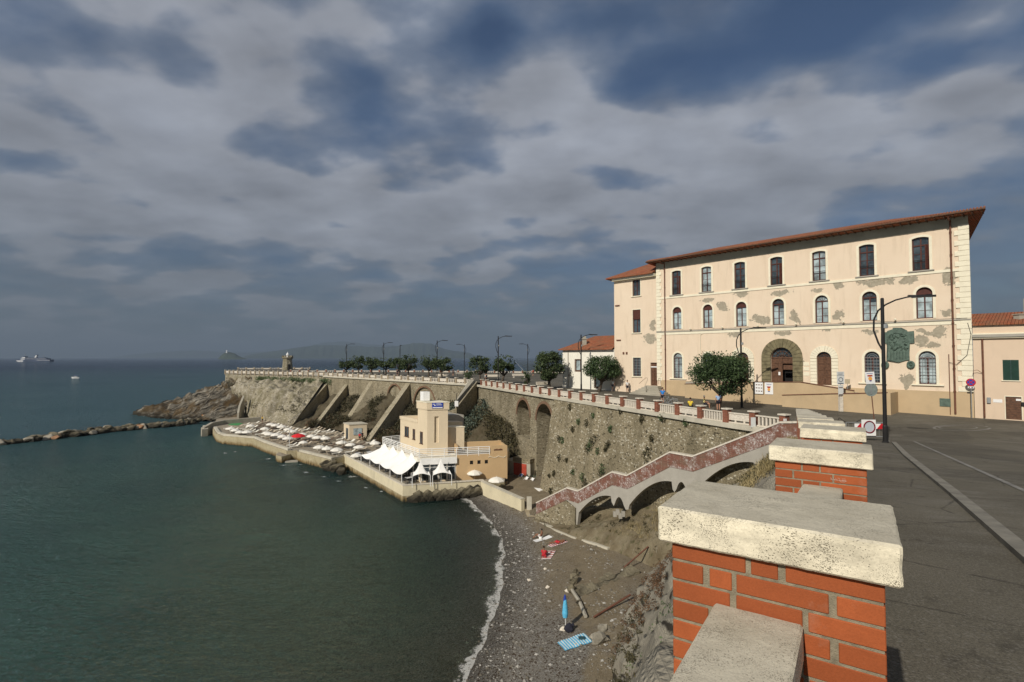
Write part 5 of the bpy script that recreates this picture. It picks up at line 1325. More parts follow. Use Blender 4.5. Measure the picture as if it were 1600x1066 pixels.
# windows
def leafwin(o, style, par, idx=0):
    x0, x1, z0, z1, rise = o; c = (x0 + x1) / 2; pr = arch_profile(*o)
    fr_ = lambda x, y, z: F(x, y, z)
    m = MB(); fw = .09
    inset = [(max(x0 + fw, min(x1 - fw, x)), min(z, z1 - (0 if rise <= 0 else 0)) if True else z) for x, z in pr]
    # frame members
    dcol = 'woodred' if style != 'grille' else 'woodred'
    m.box(x0, x0 + fw, -.26, -.18, z0, z1 - rise, fr_); m.box(x1 - fw, x1, -.26, -.18, z0, z1 - rise, fr_); m.box(c - .055, c + .055, -.26, -.17, z0, z1 - rise * .9, fr_); m.box(x0, x1, -.26, -.18, z0, z0 + .10, fr_)
    zt_ = z1 - rise if style == 'round' or style == 'grille' else z1 - .75
    m.box(x0, x1, -.26, -.16, zt_ - .05, zt_ + .06, fr_)
    zz_ = z0 + (zt_ - z0) * .33
    for q in (.33, .66): m.box(x0, x1, -.25, -.20, z0 + (zt_ - z0) * q - .02, z0 + (zt_ - z0) * q + .02, fr_)
    arc = pr[2:]
    ins = [(c + (x - c) * (1 - fw / ((x1 - x0) / 2)), (z1 - rise) + (z - (z1 - rise)) * (1 - fw / max(rise, .3))) for x, z in arc]
    for i in range(len(arc) - 1): m.prism([F(arc[i][0], -.26, arc[i][1]), F(arc[i + 1][0], -.26, arc[i + 1][1]), F(ins[i + 1][0], -.26, ins[i + 1][1]), F(ins[i][0], -.26, ins[i][1])], FN * .08)
    if style == 'round':
        for a in (45, 90, 135): m.tube([F(c, -.22, z1 - rise), F(c + rise * .95 * math.cos(R(a)), -.22, z1 - rise + rise * .95 * math.sin(R(a)))], .02, 4)
    wdw = m.build('window', M[dcol], par)
    g = MB(); g.face(*[F(x, -.23, z) for x, z in pr]); g.build('pane', M['glass_pale' if idx in (2, 5, 9) else 'glass'], wdw, normals=False)
    if style == 'round' and idx % 3 != 2:      # some lower lights show pale blinds
        b_ = MB(); b_.box(x0 + fw, c - .055, -.225, -.215, z0 + .1, zt_ - .15 - .3 * (idx % 2), fr_); b_.box(c + .055, x1 - fw, -.225, -.215, z0 + .1, zt_ - .2, fr_); b_.build('blind', M['glass_pale'], wdw)
    if style == 'round' and idx in (0, 4, 5, 6): 
        b_ = MB(); b_.face(*[F(x, -.20, z) for x, z in ([(x0, z1 - rise - .05), (x1, z1 - rise - .05)] + arc)]); b_.build('fanlight_board', M['woodred'], wdw, normals=False)
    if style == 'top':
        r_ = MB()
        for i in range(12): x = x0 + .05 + (x1 - x0 - .1) * i / 11; r_.tube([F(x, -.04, z0), F(x, -.04, z0 + .95)], .013, 4)
        r_.tube([F(x0, -.04, z0 + .95), F(x1, -.04, z0 + .95)], .022, 5); r_.build('railing', M['black_metal'], wdw)
        if idx in (0, 3, 6): 
            l = MB(); s_ = 1 if idx == 0 else -1; l.prism([F(x0 + .05, -.15, z0 + .1), F(x0 + .05, -.15, zt_), F(x0 + .25, .10, zt_), F(x0 + .25, .10, z0 + .1)], FD * .04); l.build('open_casement', M['woodred'], wdw)
    if style == 'grille':
        r_ = MB()
        for i in range(6): x = x0 + .02 + (x1 - x0 - .04) * i / 5; r_.tube([F(x, -.05, z0), F(x, -.05, z1 - rise)], .018, 4)
        for i in range(9): z = z0 + (z1 - rise - z0) * i / 8; r_.tube([F(x0, -.05, z), F(x1, -.05, z)], .016, 4)
        for rr in (.95, .68, .4): r_.tube([F(c + rr * rise * math.cos(math.pi * k / 10), -.05, z1 - rise + rr * rise * math.sin(math.pi * k / 10)) for k in range(11)], .018, 4)
        r_.build('grille', M['grey_metal'], wdw)
    s = MB(); ring(s, pr, .21, .003, .06 if style != 'top' else .055); s.build('surround', M['trim'], wdw)
    s2 = MB(); hw = .95 if style == 'top' else (.62 if style == 'round' else 1.15)
    if style != 'round': s2.cbox(c - hw, c + hw, .0, .17, z0 - .13, z0 - .01, .015, fr_); s2.build('sill', M['concrete_grey' if style == 'top' else 'trim'], wdw)
    return wdw
for i, o in enumerate(W3): leafwin(o, 'top', main, i)
for i, o in enumerate(W2): leafwin(o, 'round', main, i)
for i, o in enumerate(W1): leafwin(o, 'grille', main, 7 + i if i else 9)
# doors with rusticated surrounds
def door(o, par, outer, mat, vo=.12, portal=False):
    x0, x1, z0, z1, rise = o; c = (x0 + x1) / 2; fr_ = lambda x, y, z: F(x, y, z); hw = (x1 - x0) / 2; zs = z1 - rise
    m = MB(); 
    m.box(x0, c - .01, -.28, -.20, z0 + (2.15 if portal else 0), zs, fr_)
    m.box(c + .01, x1, -.28, -.20, z0, zs, fr_)
    for k in range(4):
        for s_ in (-1, 1):
            if portal and s_ < 0 and k < 2: continue
            a = c + (.08 if s_ > 0 else -hw + .08); h = (zs - z0) / 4; m.cbox(a, a + hw - .16, -.21, -.165, z0 + .1 + h * k, z0 + h * (k + 1) - .08, .02, fr_)
    m.box(x0, x1, -.28, -.13, zs - .06, zs + .08, fr_)
    d_ = m.build('door', M['wood'], par)
    g = MB(); pr = arch_profile(*o); g.face(*[F(x, -.27, z) for x, z in ([(x0, zs), (x1, zs)] + pr[2:])]); g.build('fanlight', M['glass'], d_, normals=False)
    r_ = MB()
    for q in (.3, .62, .95): r_.tube([F(c + q * rise * math.cos(math.pi * k / 12), -.2, zs + q * rise * math.sin(math.pi * k / 12)) for k in range(13)], .028, 4)
    for a in range(20, 180, 28): r_.tube([F(c, -.2, zs), F(c + rise * .95 * math.cos(R(a)), -.2, zs + rise * .95 * math.sin(R(a)))], .022, 4)
    r_.build('fanlight_grille', M['wood'], d_)
    s = MB(); w_ = outer - hw; n = 13 if portal else 13
    for i in range(n):       # voussoirs
        a0, a1 = math.pi * i / n + .008, math.pi * (i + 1) / n - .008
        P_ = [(hw + .005, a0), (hw + .005, a1), (outer, a1), (outer, a0)]
        s.prism([F(c + q * math.cos(a), .004, zs + q * math.sin(a)) for q, a in P_], FN * (vo * (1 if i != n // 2 else 1.3)))
    z = z0; h = .40 if portal else .34
    while z < zs - .05:
        hh = min(h, zs - z); s.cbox(c - outer, c - hw - .005, .004, vo, z, z + hh - .02, .02, fr_); s.cbox(c + hw + .005, c + outer, .004, vo, z, z + hh - .02, .02, fr_); z += h
    s.build('stone_surround', mat, d_)
    return d_
door(DOORS[0], main, 1.28, M['trim'], .09); door(DOORS[1], main, 1.28, M['trim'], .09)
pd = door(DOORS[2], main, 2.08, M['portal'], .16, True)
o = DOORS[2]; c = (o[0] + o[1]) / 2
MB().box(o[0] + .02, c, -.6, -.5, 15.0, 17.5, lambda x, y, z: F(x, y, z)).build('notice', M['dark'], pd) if False else None
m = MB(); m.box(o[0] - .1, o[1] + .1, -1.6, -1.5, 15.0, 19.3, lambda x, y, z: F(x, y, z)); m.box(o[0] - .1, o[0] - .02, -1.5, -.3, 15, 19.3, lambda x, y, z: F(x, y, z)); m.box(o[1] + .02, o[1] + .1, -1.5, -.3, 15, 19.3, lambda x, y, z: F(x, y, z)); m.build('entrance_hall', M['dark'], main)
m = MB(); cc = c + .22; m.box(cc, cc + .2, -.16, -.15, 16.1, 16.45, lambda x, y, z: F(x, y, z)); tag(m.build('paper_notice', M['white'], loc=tuple(F(cc, -.15, 16.1))), 'sheet of white paper pinned on the open portal door', 'notice')
tp = tpx(1257); m = MB()
for k, zz in enumerate((16.1, 16.65, 17.15)): m.cbox(tp - .42, tp + .15, .003, .03, zz, zz + .38, .01, lambda x, y, z: F(x, y, z))
m.build('wall_plaques', M['trim'], main)
# gutters and downpipes
for px, r_ in ((1490, .075), (1040, .07)):
    t = tpx(px); m = MB(); m.tube([F(t, .12, 30.1), F(t, .12, 13.1)], r_, 8); 
    for z in range(15, 30, 2): m.tube([F(t, .12, z), F(t, .12, z + .1)], r_ * 1.35, 8)
    m.tube([F(t, ov, re - .1), F(t, ov - .3, re - .45), F(t, .12, 30.1)], r_, 8); m.build('downpipe', M['rust'], main)
for px in (1482,): 
    t = tpx(px); m = MB(); m.tube([F(t, .06, 18.3), F(t, .06, 13.0)], .035, 6); m.build('conduit', M['rust'], main)
t = tpx(1483); m = MB(); m.box(t, t + .75, .07, .13, 13.7, 14.4, lambda x, y, z: F(x, y, z)); m.build('meter_box', M['bronze'], main)
m = MB(); m.tube([F(tpx(1095), .1, 13), F(tpx(1095), .1, 20.8), F(tpx(1098), .1, 20.9)], .03, 5); m.build('conduit', M['trim'], main)
for px in (1081, 1131, 1186, 1246, 1320, 1401):
    t = tpx(px); m = MB(); m.tube([F(t, .05, 21.45), F(t, .35, 21.5)], .03, 5); m.blob(tuple(F(t, .38, 21.55)), .13, 1, .1); m.build('spotlight', M['trim'], main)
m = MB(); m.tube([F(ML + .2, .17, 21.42), F(ML + 10, .16, 21.40), F(20, .16, 21.42), F(MRt, .16, 21.4)], .022, 4); m.tube([F(.2, .1, 21), F(-.0, .12, 20.0), F(.3, .12, 18.2), F(1.0, .12, 17.4), F(1.5, .12, 17.6)], .02, 4); m.build('cable', M['black_metal'], main)
# bronze plaque (relief) and wreaths
pz = thing('bronze_memorial', 'large green bronze relief plaque shaped like a scroll on the palace wall', 'plaque', tuple(F(tpx(1406), .1, 17.5)))
def ppt(x, y):  # pixel in the 1370-1440 crop (10.66x) to facade
    return fpt(1370 + x / 10.66, 500 + y / 10.66)
ol = [(270, 130), (410, 130), (412, 155), (505, 175), (515, 195), (620, 185), (615, 345), (632, 385), (575, 392), (555, 385), (545, 560), (550, 670), (490, 672), (370, 710), (320, 705), (235, 665), (165, 678), (188, 630), (185, 460), (165, 390), (75, 385), (75, 205), (170, 205), (180, 185), (270, 155)]
po = [ppt(*q) for q in ol]
bmm = bmesh.new(); va = [bmm.verts.new(F(t, .003, z)) for t, z in po]; vb = [bmm.verts.new(F(t, .14, z)) for t, z in po]; n = len(va)
fa = bmm.faces.new(va); fb2 = bmm.faces.new(vb)
for i in range(n): bmm.faces.new((va[i], va[(i + 1) % n], vb[(i + 1) % n], vb[i]))
bmesh.ops.triangulate(bmm, faces=[fa, fb2]); bmm.verts.index_update(); m = MB(); m.add([v.co.copy() for v in bmm.verts], [[v.index for v in f.verts] for f in bmm.faces]); bmm.free()
m.build('plate', M['bronze'], pz)
m = MB(); random.seed(5)
for i in range(46):
    x = random.uniform(230, 500); y = random.uniform(220, 500); t, z = ppt(x, y); m.blob(tuple(F(t, .14, z)), random.uniform(.08, .19), 1, .3, i, (1, 1, random.uniform(.5, 1.3)))
for k in range(6): t, z = ppt(240 + k * 50, 520); t2, z2 = ppt(240 + k * 50, 650); m.tube([F(t, .15, z), F(t2, .15, z2)], .05, 5)
t_, z_ = ppt(210, 240); pts_ = [ppt(200, 470), ppt(205, 260), ppt(300, 215), ppt(430, 215), ppt(515, 260), ppt(520, 470)]
m.tube([F(a, .15, b) for a, b in pts_], .06, 6); m.build('relief_figures', M['bronze'], pz)
for i, (px, py) in enumerate(((1383.5, 570.5), (1423.5, 570))):
    t, z = fpt(px, py); m = MB(); m.tube([F(t + .22 * math.cos(a), .12, z + .27 * math.sin(a)) for a in [2 * math.pi * k / 12 for k in range(13)]], .11, 6); m.blob(tuple(F(t, .1, z)), .16, 1, .2)
    tag(m.build('bronze_wreath', M['bronze'], loc=tuple(F(t, .1, z))), ['small green wreath below the left corner of the bronze plaque, beside the lamp post', 'small green wreath below the right corner of the bronze plaque'][i], 'wreath', 'wreaths below the bronze plaque')

# access ramp in front of the doors
rp = thing('access_ramp', 'ochre rendered access ramp with brown coping in front of the palace doors', 'ramp', tuple(F(14, 2.5, 12.9)))
def band(pts, off, thick, z0, name, mat, cap=None):
    m = MB(); 
    for i in range(len(pts) - 1):
        (ta, za), (tb, zb) = pts[i], pts[i + 1]; m.prism([F(ta, off, z0), F(tb, off, z0), F(tb, off, zb), F(ta, off, za)], -FN * thick)
    m.build(name, mat, rp)
    if cap:
        m = MB()
        for i in range(len(pts) - 1):
            (ta, za), (tb, zb) = pts[i], pts[i + 1]; m.prism([F(ta, off + .06, za), F(tb, off + .06, zb), F(tb, off + .06, zb + .07), F(ta, off + .06, za + .07)], -FN * (.32))
        m.build('coping', cap, rp)
def tz(px, py, off):
    d = ray(px, py); k = (F0 + FN * off - EYE).dot(FN) / d.dot(FN); p = EYE + d * k; return (p - F0).dot(FD), p.z
u1 = [tz(1070, 600.5, 1.7), tz(1161, 597.5, 1.7), tz(1250, 597.5, 1.7), tz(1334, 611, 1.7)]
u2 = [tz(1222, 618, 3.1), tz(1300, 616, 3.1), tz(1386, 614.3, 3.1)]
band(u1, 1.7, .25, 12.2, 'upper_wall', M['ochre_base'], M['rust']); band(u2, 3.1, .25, 12.2, 'lower_wall', M['ochre_base'], M['rust'])
m = MB(); m.prism([F(u1[2][0] + .2, 1.5, 12.2), F(u1[2][0] + .2, 1.5, 15.1), F(u1[0][0], 1.5, 15.1), F(u1[0][0], 1.5, 12.2)], -FN * 1.42)
m.prism([F(u1[3][0] - 2, 1.5, 12.2), F(u1[3][0] - 2, 1.5, 14.4), F(u1[2][0] + .2, 1.5, 15.05), F(u1[2][0] + .2, 1.5, 12.2)], -FN * 1.42)
m.prism([F(u2[2][0], 2.8, 12.2), F(u2[2][0], 2.8, u2[2][1] - .9), F(u2[0][0], 2.8, 12.9), F(u2[0][0], 2.8, 12.2)], -FN * 1.1)
m.build('ramp_floor', M['concrete'], rp)
m = MB(); m.prism([F(u2[2][0], 3.1, 12.2), F(u2[2][0], 3.1, u2[2][1]), F(u2[2][0], .2, u2[2][1]), F(u2[2][0], .2, 12.2)], FD * -.25); m.build('end_wall', M['ochre_base'], rp)
# posters on the ramp wall: abstract marks like those seen, no figure redrawn
def poster(px, py, w_, h, off, label, kind, name='poster', bd=None):
    t, z = tz(px, py, off); g = lambda x, y, zz: F(t - x, off + y, z + zz)
    th = thing(name, label, 'poster', tuple(F(t, off, z - h / 2)))
    MB().box(-w_ / 2, w_ / 2, .0, .02, -h / 2, h / 2, g).build('panel', M['white'], th)
    if kind == 'frame':
        m = MB(); 
        for a in ((-w_ / 2 - .04, -w_ / 2, -h / 2, h / 2), (w_ / 2, w_ / 2 + .04, -h / 2, h / 2), (-w_ / 2 - .04, w_ / 2 + .04, h / 2, h / 2 + .04), (-w_ / 2 - .04, w_ / 2 + .04, -h / 2 - .04, -h / 2)): m.box(a[0], a[1], 0, .04, a[2], a[3], g)
        m.build('frame', M['black_metal'], th); m = MB(); random.seed(2)
        for i in range(9): x = (-.3 + .3 * (i % 3)) * w_; zz = (.28 - .27 * (i // 3)) * h; m.box(x - .07, x + .09, .021, .026, zz - .05, zz + .05, g)
        m.build('print', M['wood'], th)
    else:
        m = MB(); m.box(-.35 * w_, .35 * w_, .021, .025, .36 * h, .38 * h, g); m.box(-.28 * w_, .28 * w_, .021, .025, .29 * h, .32 * h, g); m.build('print_heading', M['navy'], th)
        m = MB(); m.prism([g(-.24 * w_, .021, .17 * h), g(.24 * w_, .021, .17 * h), g(.16 * w_, .021, .02 * h), g(-.16 * w_, .021, .02 * h)], FN * .004); m.build('print_mark', M['red_door'], th)
        m = MB(); m.lathe([(.001, 0), (.19 * w_, 0)], (0, 0, 0), 16)
        m = MB(); pp = [g(.17 * w_ * math.cos(a), .021, -.10 * h + .13 * h * math.sin(a)) for a in [2 * math.pi * k / 16 for k in range(16)]]; m.prism(pp, FN * .008); m.build('print_mark', plain('orange_print', (.75, .35, .08), .6, .1) if 'orange_print' not in bpy.data.materials else bpy.data.materials['orange_print'], th)
        m = MB(); m.box(-.12 * w_, .12 * w_, .021, .031, -.29 * h, -.23 * h, g); m.build('print_mark', M['navy'], th)
    return th
poster(1186, 606.5, .85, 1.25, 1.72, 'black framed notice with small dark pictures on the ramp wall beside the tree', 'frame', 'framed_notice')
poster(1201.5, 607, .85, 1.25, 1.72, 'white poster with red and orange print on the ramp wall right of the framed notice', 'p')

# left wing ----------------------------------------------------------
lw = thing('palace_wing', 'narrower lower wing of the peach palace with red tiled roof', 'building', tuple(F(34, 0, 13)))
t0, t1 = 30.62, tpx(960); tw = tpx(995); td = tpx(1021.8)
ze = 29.0
o3 = (tw - .62, tw + .62, zt(995, 462.5), zt(995, 437), 0); o2 = (tw - .62, tw + .62, zt(995, 520), zt(995, 484), 0); o1 = (tw - .62, tw + .62, zt(995, 588), zt(995, 559), 0); od = (td - .55, td + .55, 14.35, 17.35, 0)
m = MB(); wall_open(m, t0, t1, 12.6, ze, [o3, o2, o1, od], .3)
m.face(F(t1, 0, 12.6), F(t1, -11, 12.6), F(t1, -11, ze), F(t1, 0, ze)); m.face(F(t0, -11, 12.6), F(t1, -11, 12.6), F(t1, -11, ze), F(t0, -11, ze))
m.build('wall', M['facade'], lw, normals=False)
m = MB(); a, b, c_, d_ = F(t0 + .0, .9, ze + .1), F(t1 + .8, .9, ze + .1), F(t1 + .8, -12, ze + .1), F(t0, -12, ze + .1); r0, r1 = F(t0, -5.5, ze + 2.7), F(t1 - 4.2, -5.5, ze + 2.7)
m.face(a, b, r1, r0); m.face(b, c_, r1); m.face(c_, d_, r0, r1); m.face(*[p - V((0, 0, .14)) for p in (a, b, c_, d_)]); m.face(a, b, b - V((0, 0, .14)), a - V((0, 0, .14))); m.face(b, c_, c_ - V((0, 0, .14)), b - V((0, 0, .14)))
m.face(a, r0, d_); m.build('roof', M['tiles'], lw, normals=False)
m = MB(); m.box(t0 + .02, t1 + .05, .0, .5, ze - .35, ze - .02, lambda x, y, z: F(x, y, z)); m.build('cornice', M['trim'], lw)
for i, o in enumerate((o3, o2, o1)):
    fr_ = lambda x, y, z: F(x, y, z); x0, x1, z0, z1, _ = o; c = (x0 + x1) / 2
    m = MB(); m.box(x0, x0 + .08, -.26, -.18, z0, z1, fr_); m.box(x1 - .08, x1, -.26, -.18, z0, z1, fr_); m.box(c - .05, c + .05, -.26, -.17, z0, z1, fr_); m.box(x0, x1, -.26, -.18, z1 - .08, z1, fr_); m.box(x0, x1, -.26, -.18, z0, z0 + .08, fr_)
    for q in (.33, .66): m.box(x0, x1, -.25, -.2, z0 + (z1 - z0) * q, z0 + (z1 - z0) * q + .04, fr_)
    w_ = m.build('window', M['woodred'], lw); MB().box(x0, x1, -.24, -.22, z0, z1, fr_).build('pane', M['glass'], w_)
    if i == 1: MB().box(x0 + .02, x1 - .02, -.17, -.06, z0 + (z1 - z0) * .58, z1, fr_).build('roller_blind', M['woodred'], w_)
    if i == 2:
        r_ = MB(); 
        for k in range(6): x = x0 + .02 + (x1 - x0 - .04) * k / 5; r_.tube([F(x, -.05, z0), F(x, -.05, z1)], .02, 4)
        for k in range(8): z = z0 + (z1 - z0) * k / 7; r_.tube([F(x0, -.05, z), F(x1, -.05, z)], .018, 4)
        r_.build('grille', M['grey_metal'], w_)
    MB().cbox(c - .8, c + .8, 0, .14, z0 - .12, z0, .01, fr_).build('sill', M['trim'], w_)
    s = MB(); ring(s, arch_profile(*o), .10, .003, .03); s.build('surround', M['trim'], w_)
fr_ = lambda x, y, z: F(x, y, z)
m = MB(); m.box(od[0], td - .01, -.25, -.18, od[2], 16.72, fr_); m.box(td + .01, od[1], -.25, -.18, od[2], 16.72, fr_)
for k in range(4):
    for s_ in (-.5, .06): m.cbox(td + s_, td + s_ + .44, -.18, -.14, od[2] + .08 + .58 * k, od[2] + .55 + .58 * k, .015, fr_)
dd_ = m.build('door', M['wood'], lw); MB().box(od[0], od[1], -.25, -.1, 16.72, 16.86, fr_).build('transom', M['white'], dd_); MB().box(od[0], od[1], -.25, -.2, 16.86, 17.35, fr_).build('fanlight', M['wood'], dd_)
for px, py in ((965, 478), (967, 532)): 
    t, z = fpt(px, py); MB().box(t - .35, t + .35, .0, .12, z - .05, z + .10, fr_).build('stone_bracket', M['rust'], lw)
for px, py in ((974.5, 552), (979.5, 552)):
    t, z = fpt(px, py); MB().cbox(t - .13, t + .13, .0, .1, z - .16, z + .16, .02, fr_).build('wall_lamp', M['rust'], lw)
stp = thing('entrance_steps', 'flight of stone steps up to the brown door of the palace wing', 'steps', tuple(F(td, 1.5, 13.3)))
m = MB()
for k in range(6): e = .25 + .30 * (5 - k); m.cbox(td - .75 - e * .9, td + .75 + e * .9, .01 + .0, .55 + e, 13.2 + .19 * k - (.4 if k == 0 else 0), 13.2 + .19 * (k + 1), .015, fr_)
m.build('treads', M['concrete'], stp)
for s_ in (-1, 1):
    m = MB(); x = td + s_ * .95; m.tube([F(x, .1, 15.3), F(x, .5, 15.35), F(x + s_ * .5, 1.3, 14.6)], .025, 5); m.build('handrail', M['wood'], stp)
m = MB(); m.tube([F(td, 1.9, 13.3), F(td, 1.9, 14.4)], .03, 5); m.build('handrail', M['black_metal'], stp)

# white low house ------------------------------------------------------
wh = thing('white_house', 'low white house with red hipped tile roof beside the palace wing', 'building', tuple(F(42, 0, 13)))
a0_, a1_ = t1 + .02, tpx(879); zeh = zt(920, 546.5)
t_a, t_b = tpx(902.5), tpx(927)
wo = [(t_a - .5, t_a + .5, zt(902, 581), zt(902, 562), 0), (t_b - .5, t_b + .5, zt(927, 581), zt(927, 562), 0), (tpx(933) - .5, tpx(933) + .5, 13.6, 15.9, 0)]
m = MB(); wall_open(m, a0_, a1_, 12.6, zeh, wo, .25); m.face(F(a1_, 0, 12.6), F(a1_, -9, 12.6), F(a1_, -9, zeh), F(a1_, 0, zeh)); m.build('wall', M['white_wall'], wh, normals=False)
m = MB(); z = zeh + .08; a, b, c_, d_ = F(a0_, .5, z), F(a1_ + .5, .5, z), F(a1_ + .5, -9.5, z), F(a0_, -9.5, z); r0, r1 = F(a0_, -4.5, z + 2.1), F(a1_ - 3.6, -4.5, z + 2.1)
m.face(a, b, r1, r0); m.face(b, c_, r1); m.face(c_, d_, r0, r1); m.face(*[p - V((0, 0, .12)) for p in (a, b, c_, d_)]); m.face(a, b, b - V((0, 0, .12)), a - V((0, 0, .12))); rfo = m.build('roof', M['tiles'], wh, normals=False)
ch = atY(913, 534, (F(41, -3.5, 0)).y); m = MB(); m.box(ch.x - .3, ch.x + .3, ch.y - .3, ch.y + .3, ch.z - 1.4, ch.z + .35); m.box(ch.x - .4, ch.x + .4, ch.y - .4, ch.y + .4, ch.z + .35, ch.z + .48); m.box(ch.x - .22, ch.x + .22, ch.y - .22, ch.y + .22, ch.z + .48, ch.z + .8); m.build('chimney', M['concrete'], rfo)
for o in wo:
    x0, x1, z0, z1, _ = o; m = MB(); m.box(x0, x0 + .12, -.2, -.1, z0, z1, fr_); m.box(x1 - .12, x1, -.2, -.1, z0, z1, fr_); m.box(x0, x1, -.2, -.1, z1 - .12, z1, fr_); m.box(x0, x1, -.2, -.1, z0, z0 + .25, fr_); w_ = m.build('window' if z1 > 16 else 'door', M['wood'], wh); MB().box(x0, x1, -.2, -.17, z0, z1, fr_).build('pane', M['glass_pale'], w_)
    s = MB(); ring(s, arch_profile(*o), .07, .003, .03); s.build('surround', M['wood'], w_)
m = MB(); t = tpx(888); m.tube([F(t, .08, zeh), F(t, .08, 13.3)], .06, 6); m.build('downpipe', M['concrete_grey'], wh)
m = MB(); t = tpx(891); m.cbox(t - .2, t + .2, 0, .15, 15.3, 15.9, .02, fr_); m.build('meter_box', M['concrete_grey'], wh)

# pink house on the right ----------------------------------------------
ph_ = thing('pink_house', 'low pale pink house with green shutters at the right edge next to the palace', 'building', tuple(F(-4, 0, 12.9)))
zc = zt(1560, 506); t_s = tpx(1578); t_d = tpx(1580.5)
o_s = (t_s - .48, t_s + .48, zt(1578, 594.5), zt(1578, 562.5), 0); o_d = (t_d - .47, t_d + .47, zt(1580, 655.5), zt(1580, 620), 0)
m = MB(); wall_open(m, -11, -.09, 12.2, zc, [o_s, o_d], .18); m.build('wall', M['pink_wall'], ph_, normals=False)
m = MB(); m.face(F(-11, 0, zc), F(-.09, 0, zc), F(-.09, -8, zc), F(-11, -8, zc)); m.build('ceiling_slab', M['pink_wall'], ph_, normals=False)
m = MB(); a, b, c_, d_ = F(-11, .25, zc + .02), F(-.12, .25, zc + .02), F(-.12, -4.5, zc + 1.2), F(-11, -4.5, zc + 1.2); m.face(a, b, c_, d_); m.face(a, b, b - V((0, 0, .12)), a - V((0, 0, .12))); rr_ = m.build('roof', M['tiles'], ph_, normals=False)
cp = F(tpx(1592), -1.4, zc); m = MB(); m.box(cp.x - .25, cp.x + .25, cp.y - .25, cp.y + .25, cp.z - .2, cp.z + .75); m.box(cp.x - .32, cp.x + .32, cp.y - .32, cp.y + .32, cp.z + .75, cp.z + .83); m.tube([cp + V((.3, -.1, .3)), cp + V((.3, -.1, 2.1))], .03, 5); m.build('chimney', M['concrete'], rr_)
course(zt(1560, 528.5), .10, .22, M['trim'], 'cornice', ph_, -11, -.1); course(zt(1560, 528.5) + .10, .22, .32, M['concrete_grey'], 'cornice', ph_, -11, -.1); course(zt(1560, 528.5) + .33, .10, .2, M['trim'], 'cornice', ph_, -11, -.1)
course(12.3, .85, .03, M['ochre_base'], 'plinth', ph_, -11, -.1) if False else None
x0, x1, z0, z1, _ = o_s; c = (x0 + x1) / 2
for a, b in ((x0, c - .01), (c + .01, x1)):
    m = MB(); m.box(a, b, -.06, -.01, z0, z1, fr_)
    k = z0 + .12
    while k < z1 - .08: m.box(a + .05, b - .05, -.012, .012, k, k + .035, fr_); k += .075
    m.build('shutter', M['green_shutter'], ph_)
MB().cbox(x0 - .1, x1 + .1, -.02, .08, z0 - .08, z0, .01, fr_).build('sill', M['trim'], ph_)
x0, x1, z0, z1, _ = o_d; m = MB(); k = z0
while k < z1 - .02: m.box(x0, x1, -.1, -.05 - .01 * 0, k, min(k + .19, z1), fr_); k += .205
m.build('door', M['wood'], ph_); s = MB(); ring(s, arch_profile(*o_d), .06, .003, .03); s.build('door_frame', M['trim'], ph_)
MB().box(x0 + .02, x0 + .32, -.04, -.02, z1 - .32, z1 - .16, fr_).build('house_notice', M['white'], ph_)
t = tpx(1535); m = MB(); m.tube([F(t, .1, zt(1535, 530)), F(t, .1, 12.95)], .07, 8); m.build('downpipe', M['rust'], ph_)
m = MB(); t = tpx(1542.5); m.cbox(t - .12, t + .12, .0, .14, zt(1542, 630), zt(1542, 621), .02, fr_); m.build('meter_box', M['grey_metal'], ph_)
m = MB(); m.cbox(tpx(1599.5) - .25, tpx(1599.5) + .25, .0, .15, zt(1597, 634.5), zt(1597, 628.5), .02, fr_); m.build('letter_box', M['black_metal'], ph_)
m = MB(); t = tpx(1533); m.tube([F(t, .1, 16.7), F(t + .25, .35, 16.95), F(t + .5, .35, 16.9), F(t + .55, .35, 16.6)], .022, 5); m.build('wall_bracket', M['rust'], ph_)
m = MB(); t = tpx(1556); m.cbox(t - .28, t + .28, 0, .02, zt(1556, 629), zt(1556, 624), .005, fr_); m.build('name_plate', M['white'], ph_)
# ------------------------------------------------------------------ foreground parapet
def rough_slab(dim, chip=.006, cuts=(30, 20, 7), seed=0, bev=.014, chips=()):
    b = bmesh.new(); bmesh.ops.create_cube(b, size=1)
    for v in b.verts: v.co = ((v.co.x + .5) * dim[0], (v.co.y + .5) * dim[1], (v.co.z - .5) * dim[2])
    bmesh.ops.bevel(b, geom=list(b.edges), offset=bev, segments=1, affect='EDGES')
    for ax in range(3):
        n = cuts[ax]; no = [0, 0, 0]; no[ax] = 1
        for i in range(1, n):
            co = [0, 0, 0]; co[ax] = dim[ax] * i / n - (dim[2] if ax == 2 else 0)
            bmesh.ops.bisect_plane(b, geom=b.verts[:] + b.edges[:] + b.faces[:], plane_co=co, plane_no=no)
    cen = V((dim[0] / 2, dim[1] / 2, -dim[2] / 2))
    for v in b.verts:
        p = v.co; q = V((p.x, p.y, p.z)) * 1.0 + V((seed * 3.1, seed, 0))
        ex = min(p.x, dim[0] - p.x); ey = min(p.y, dim[1] - p.y); ez = min(-p.z, dim[2] + p.z)
        near = sorted((ex, ey, ez))[1]        # distance to the closest edge
        d = .0022 * mn.noise(q * 14) + .0012 * mn.noise(q * 55)
        if near < .02: d -= chip * max(0, mn.noise(q * 22) + .15) * .8 * (1 - near / .02)
        for (cx_, cy_, cz_, r_, dep) in chips:
            dd = (p - V((cx_, cy_, cz_))).length
            if dd < r_: d -= dep * (1 - dd / r_)
        v.co = p + (p - cen).normalized() * d
    b.verts.index_update(); vs = [v.co.copy() for v in b.verts]; fs = [[v.index for v in f.verts] for f in b.faces]; b.free(); return vs, fs
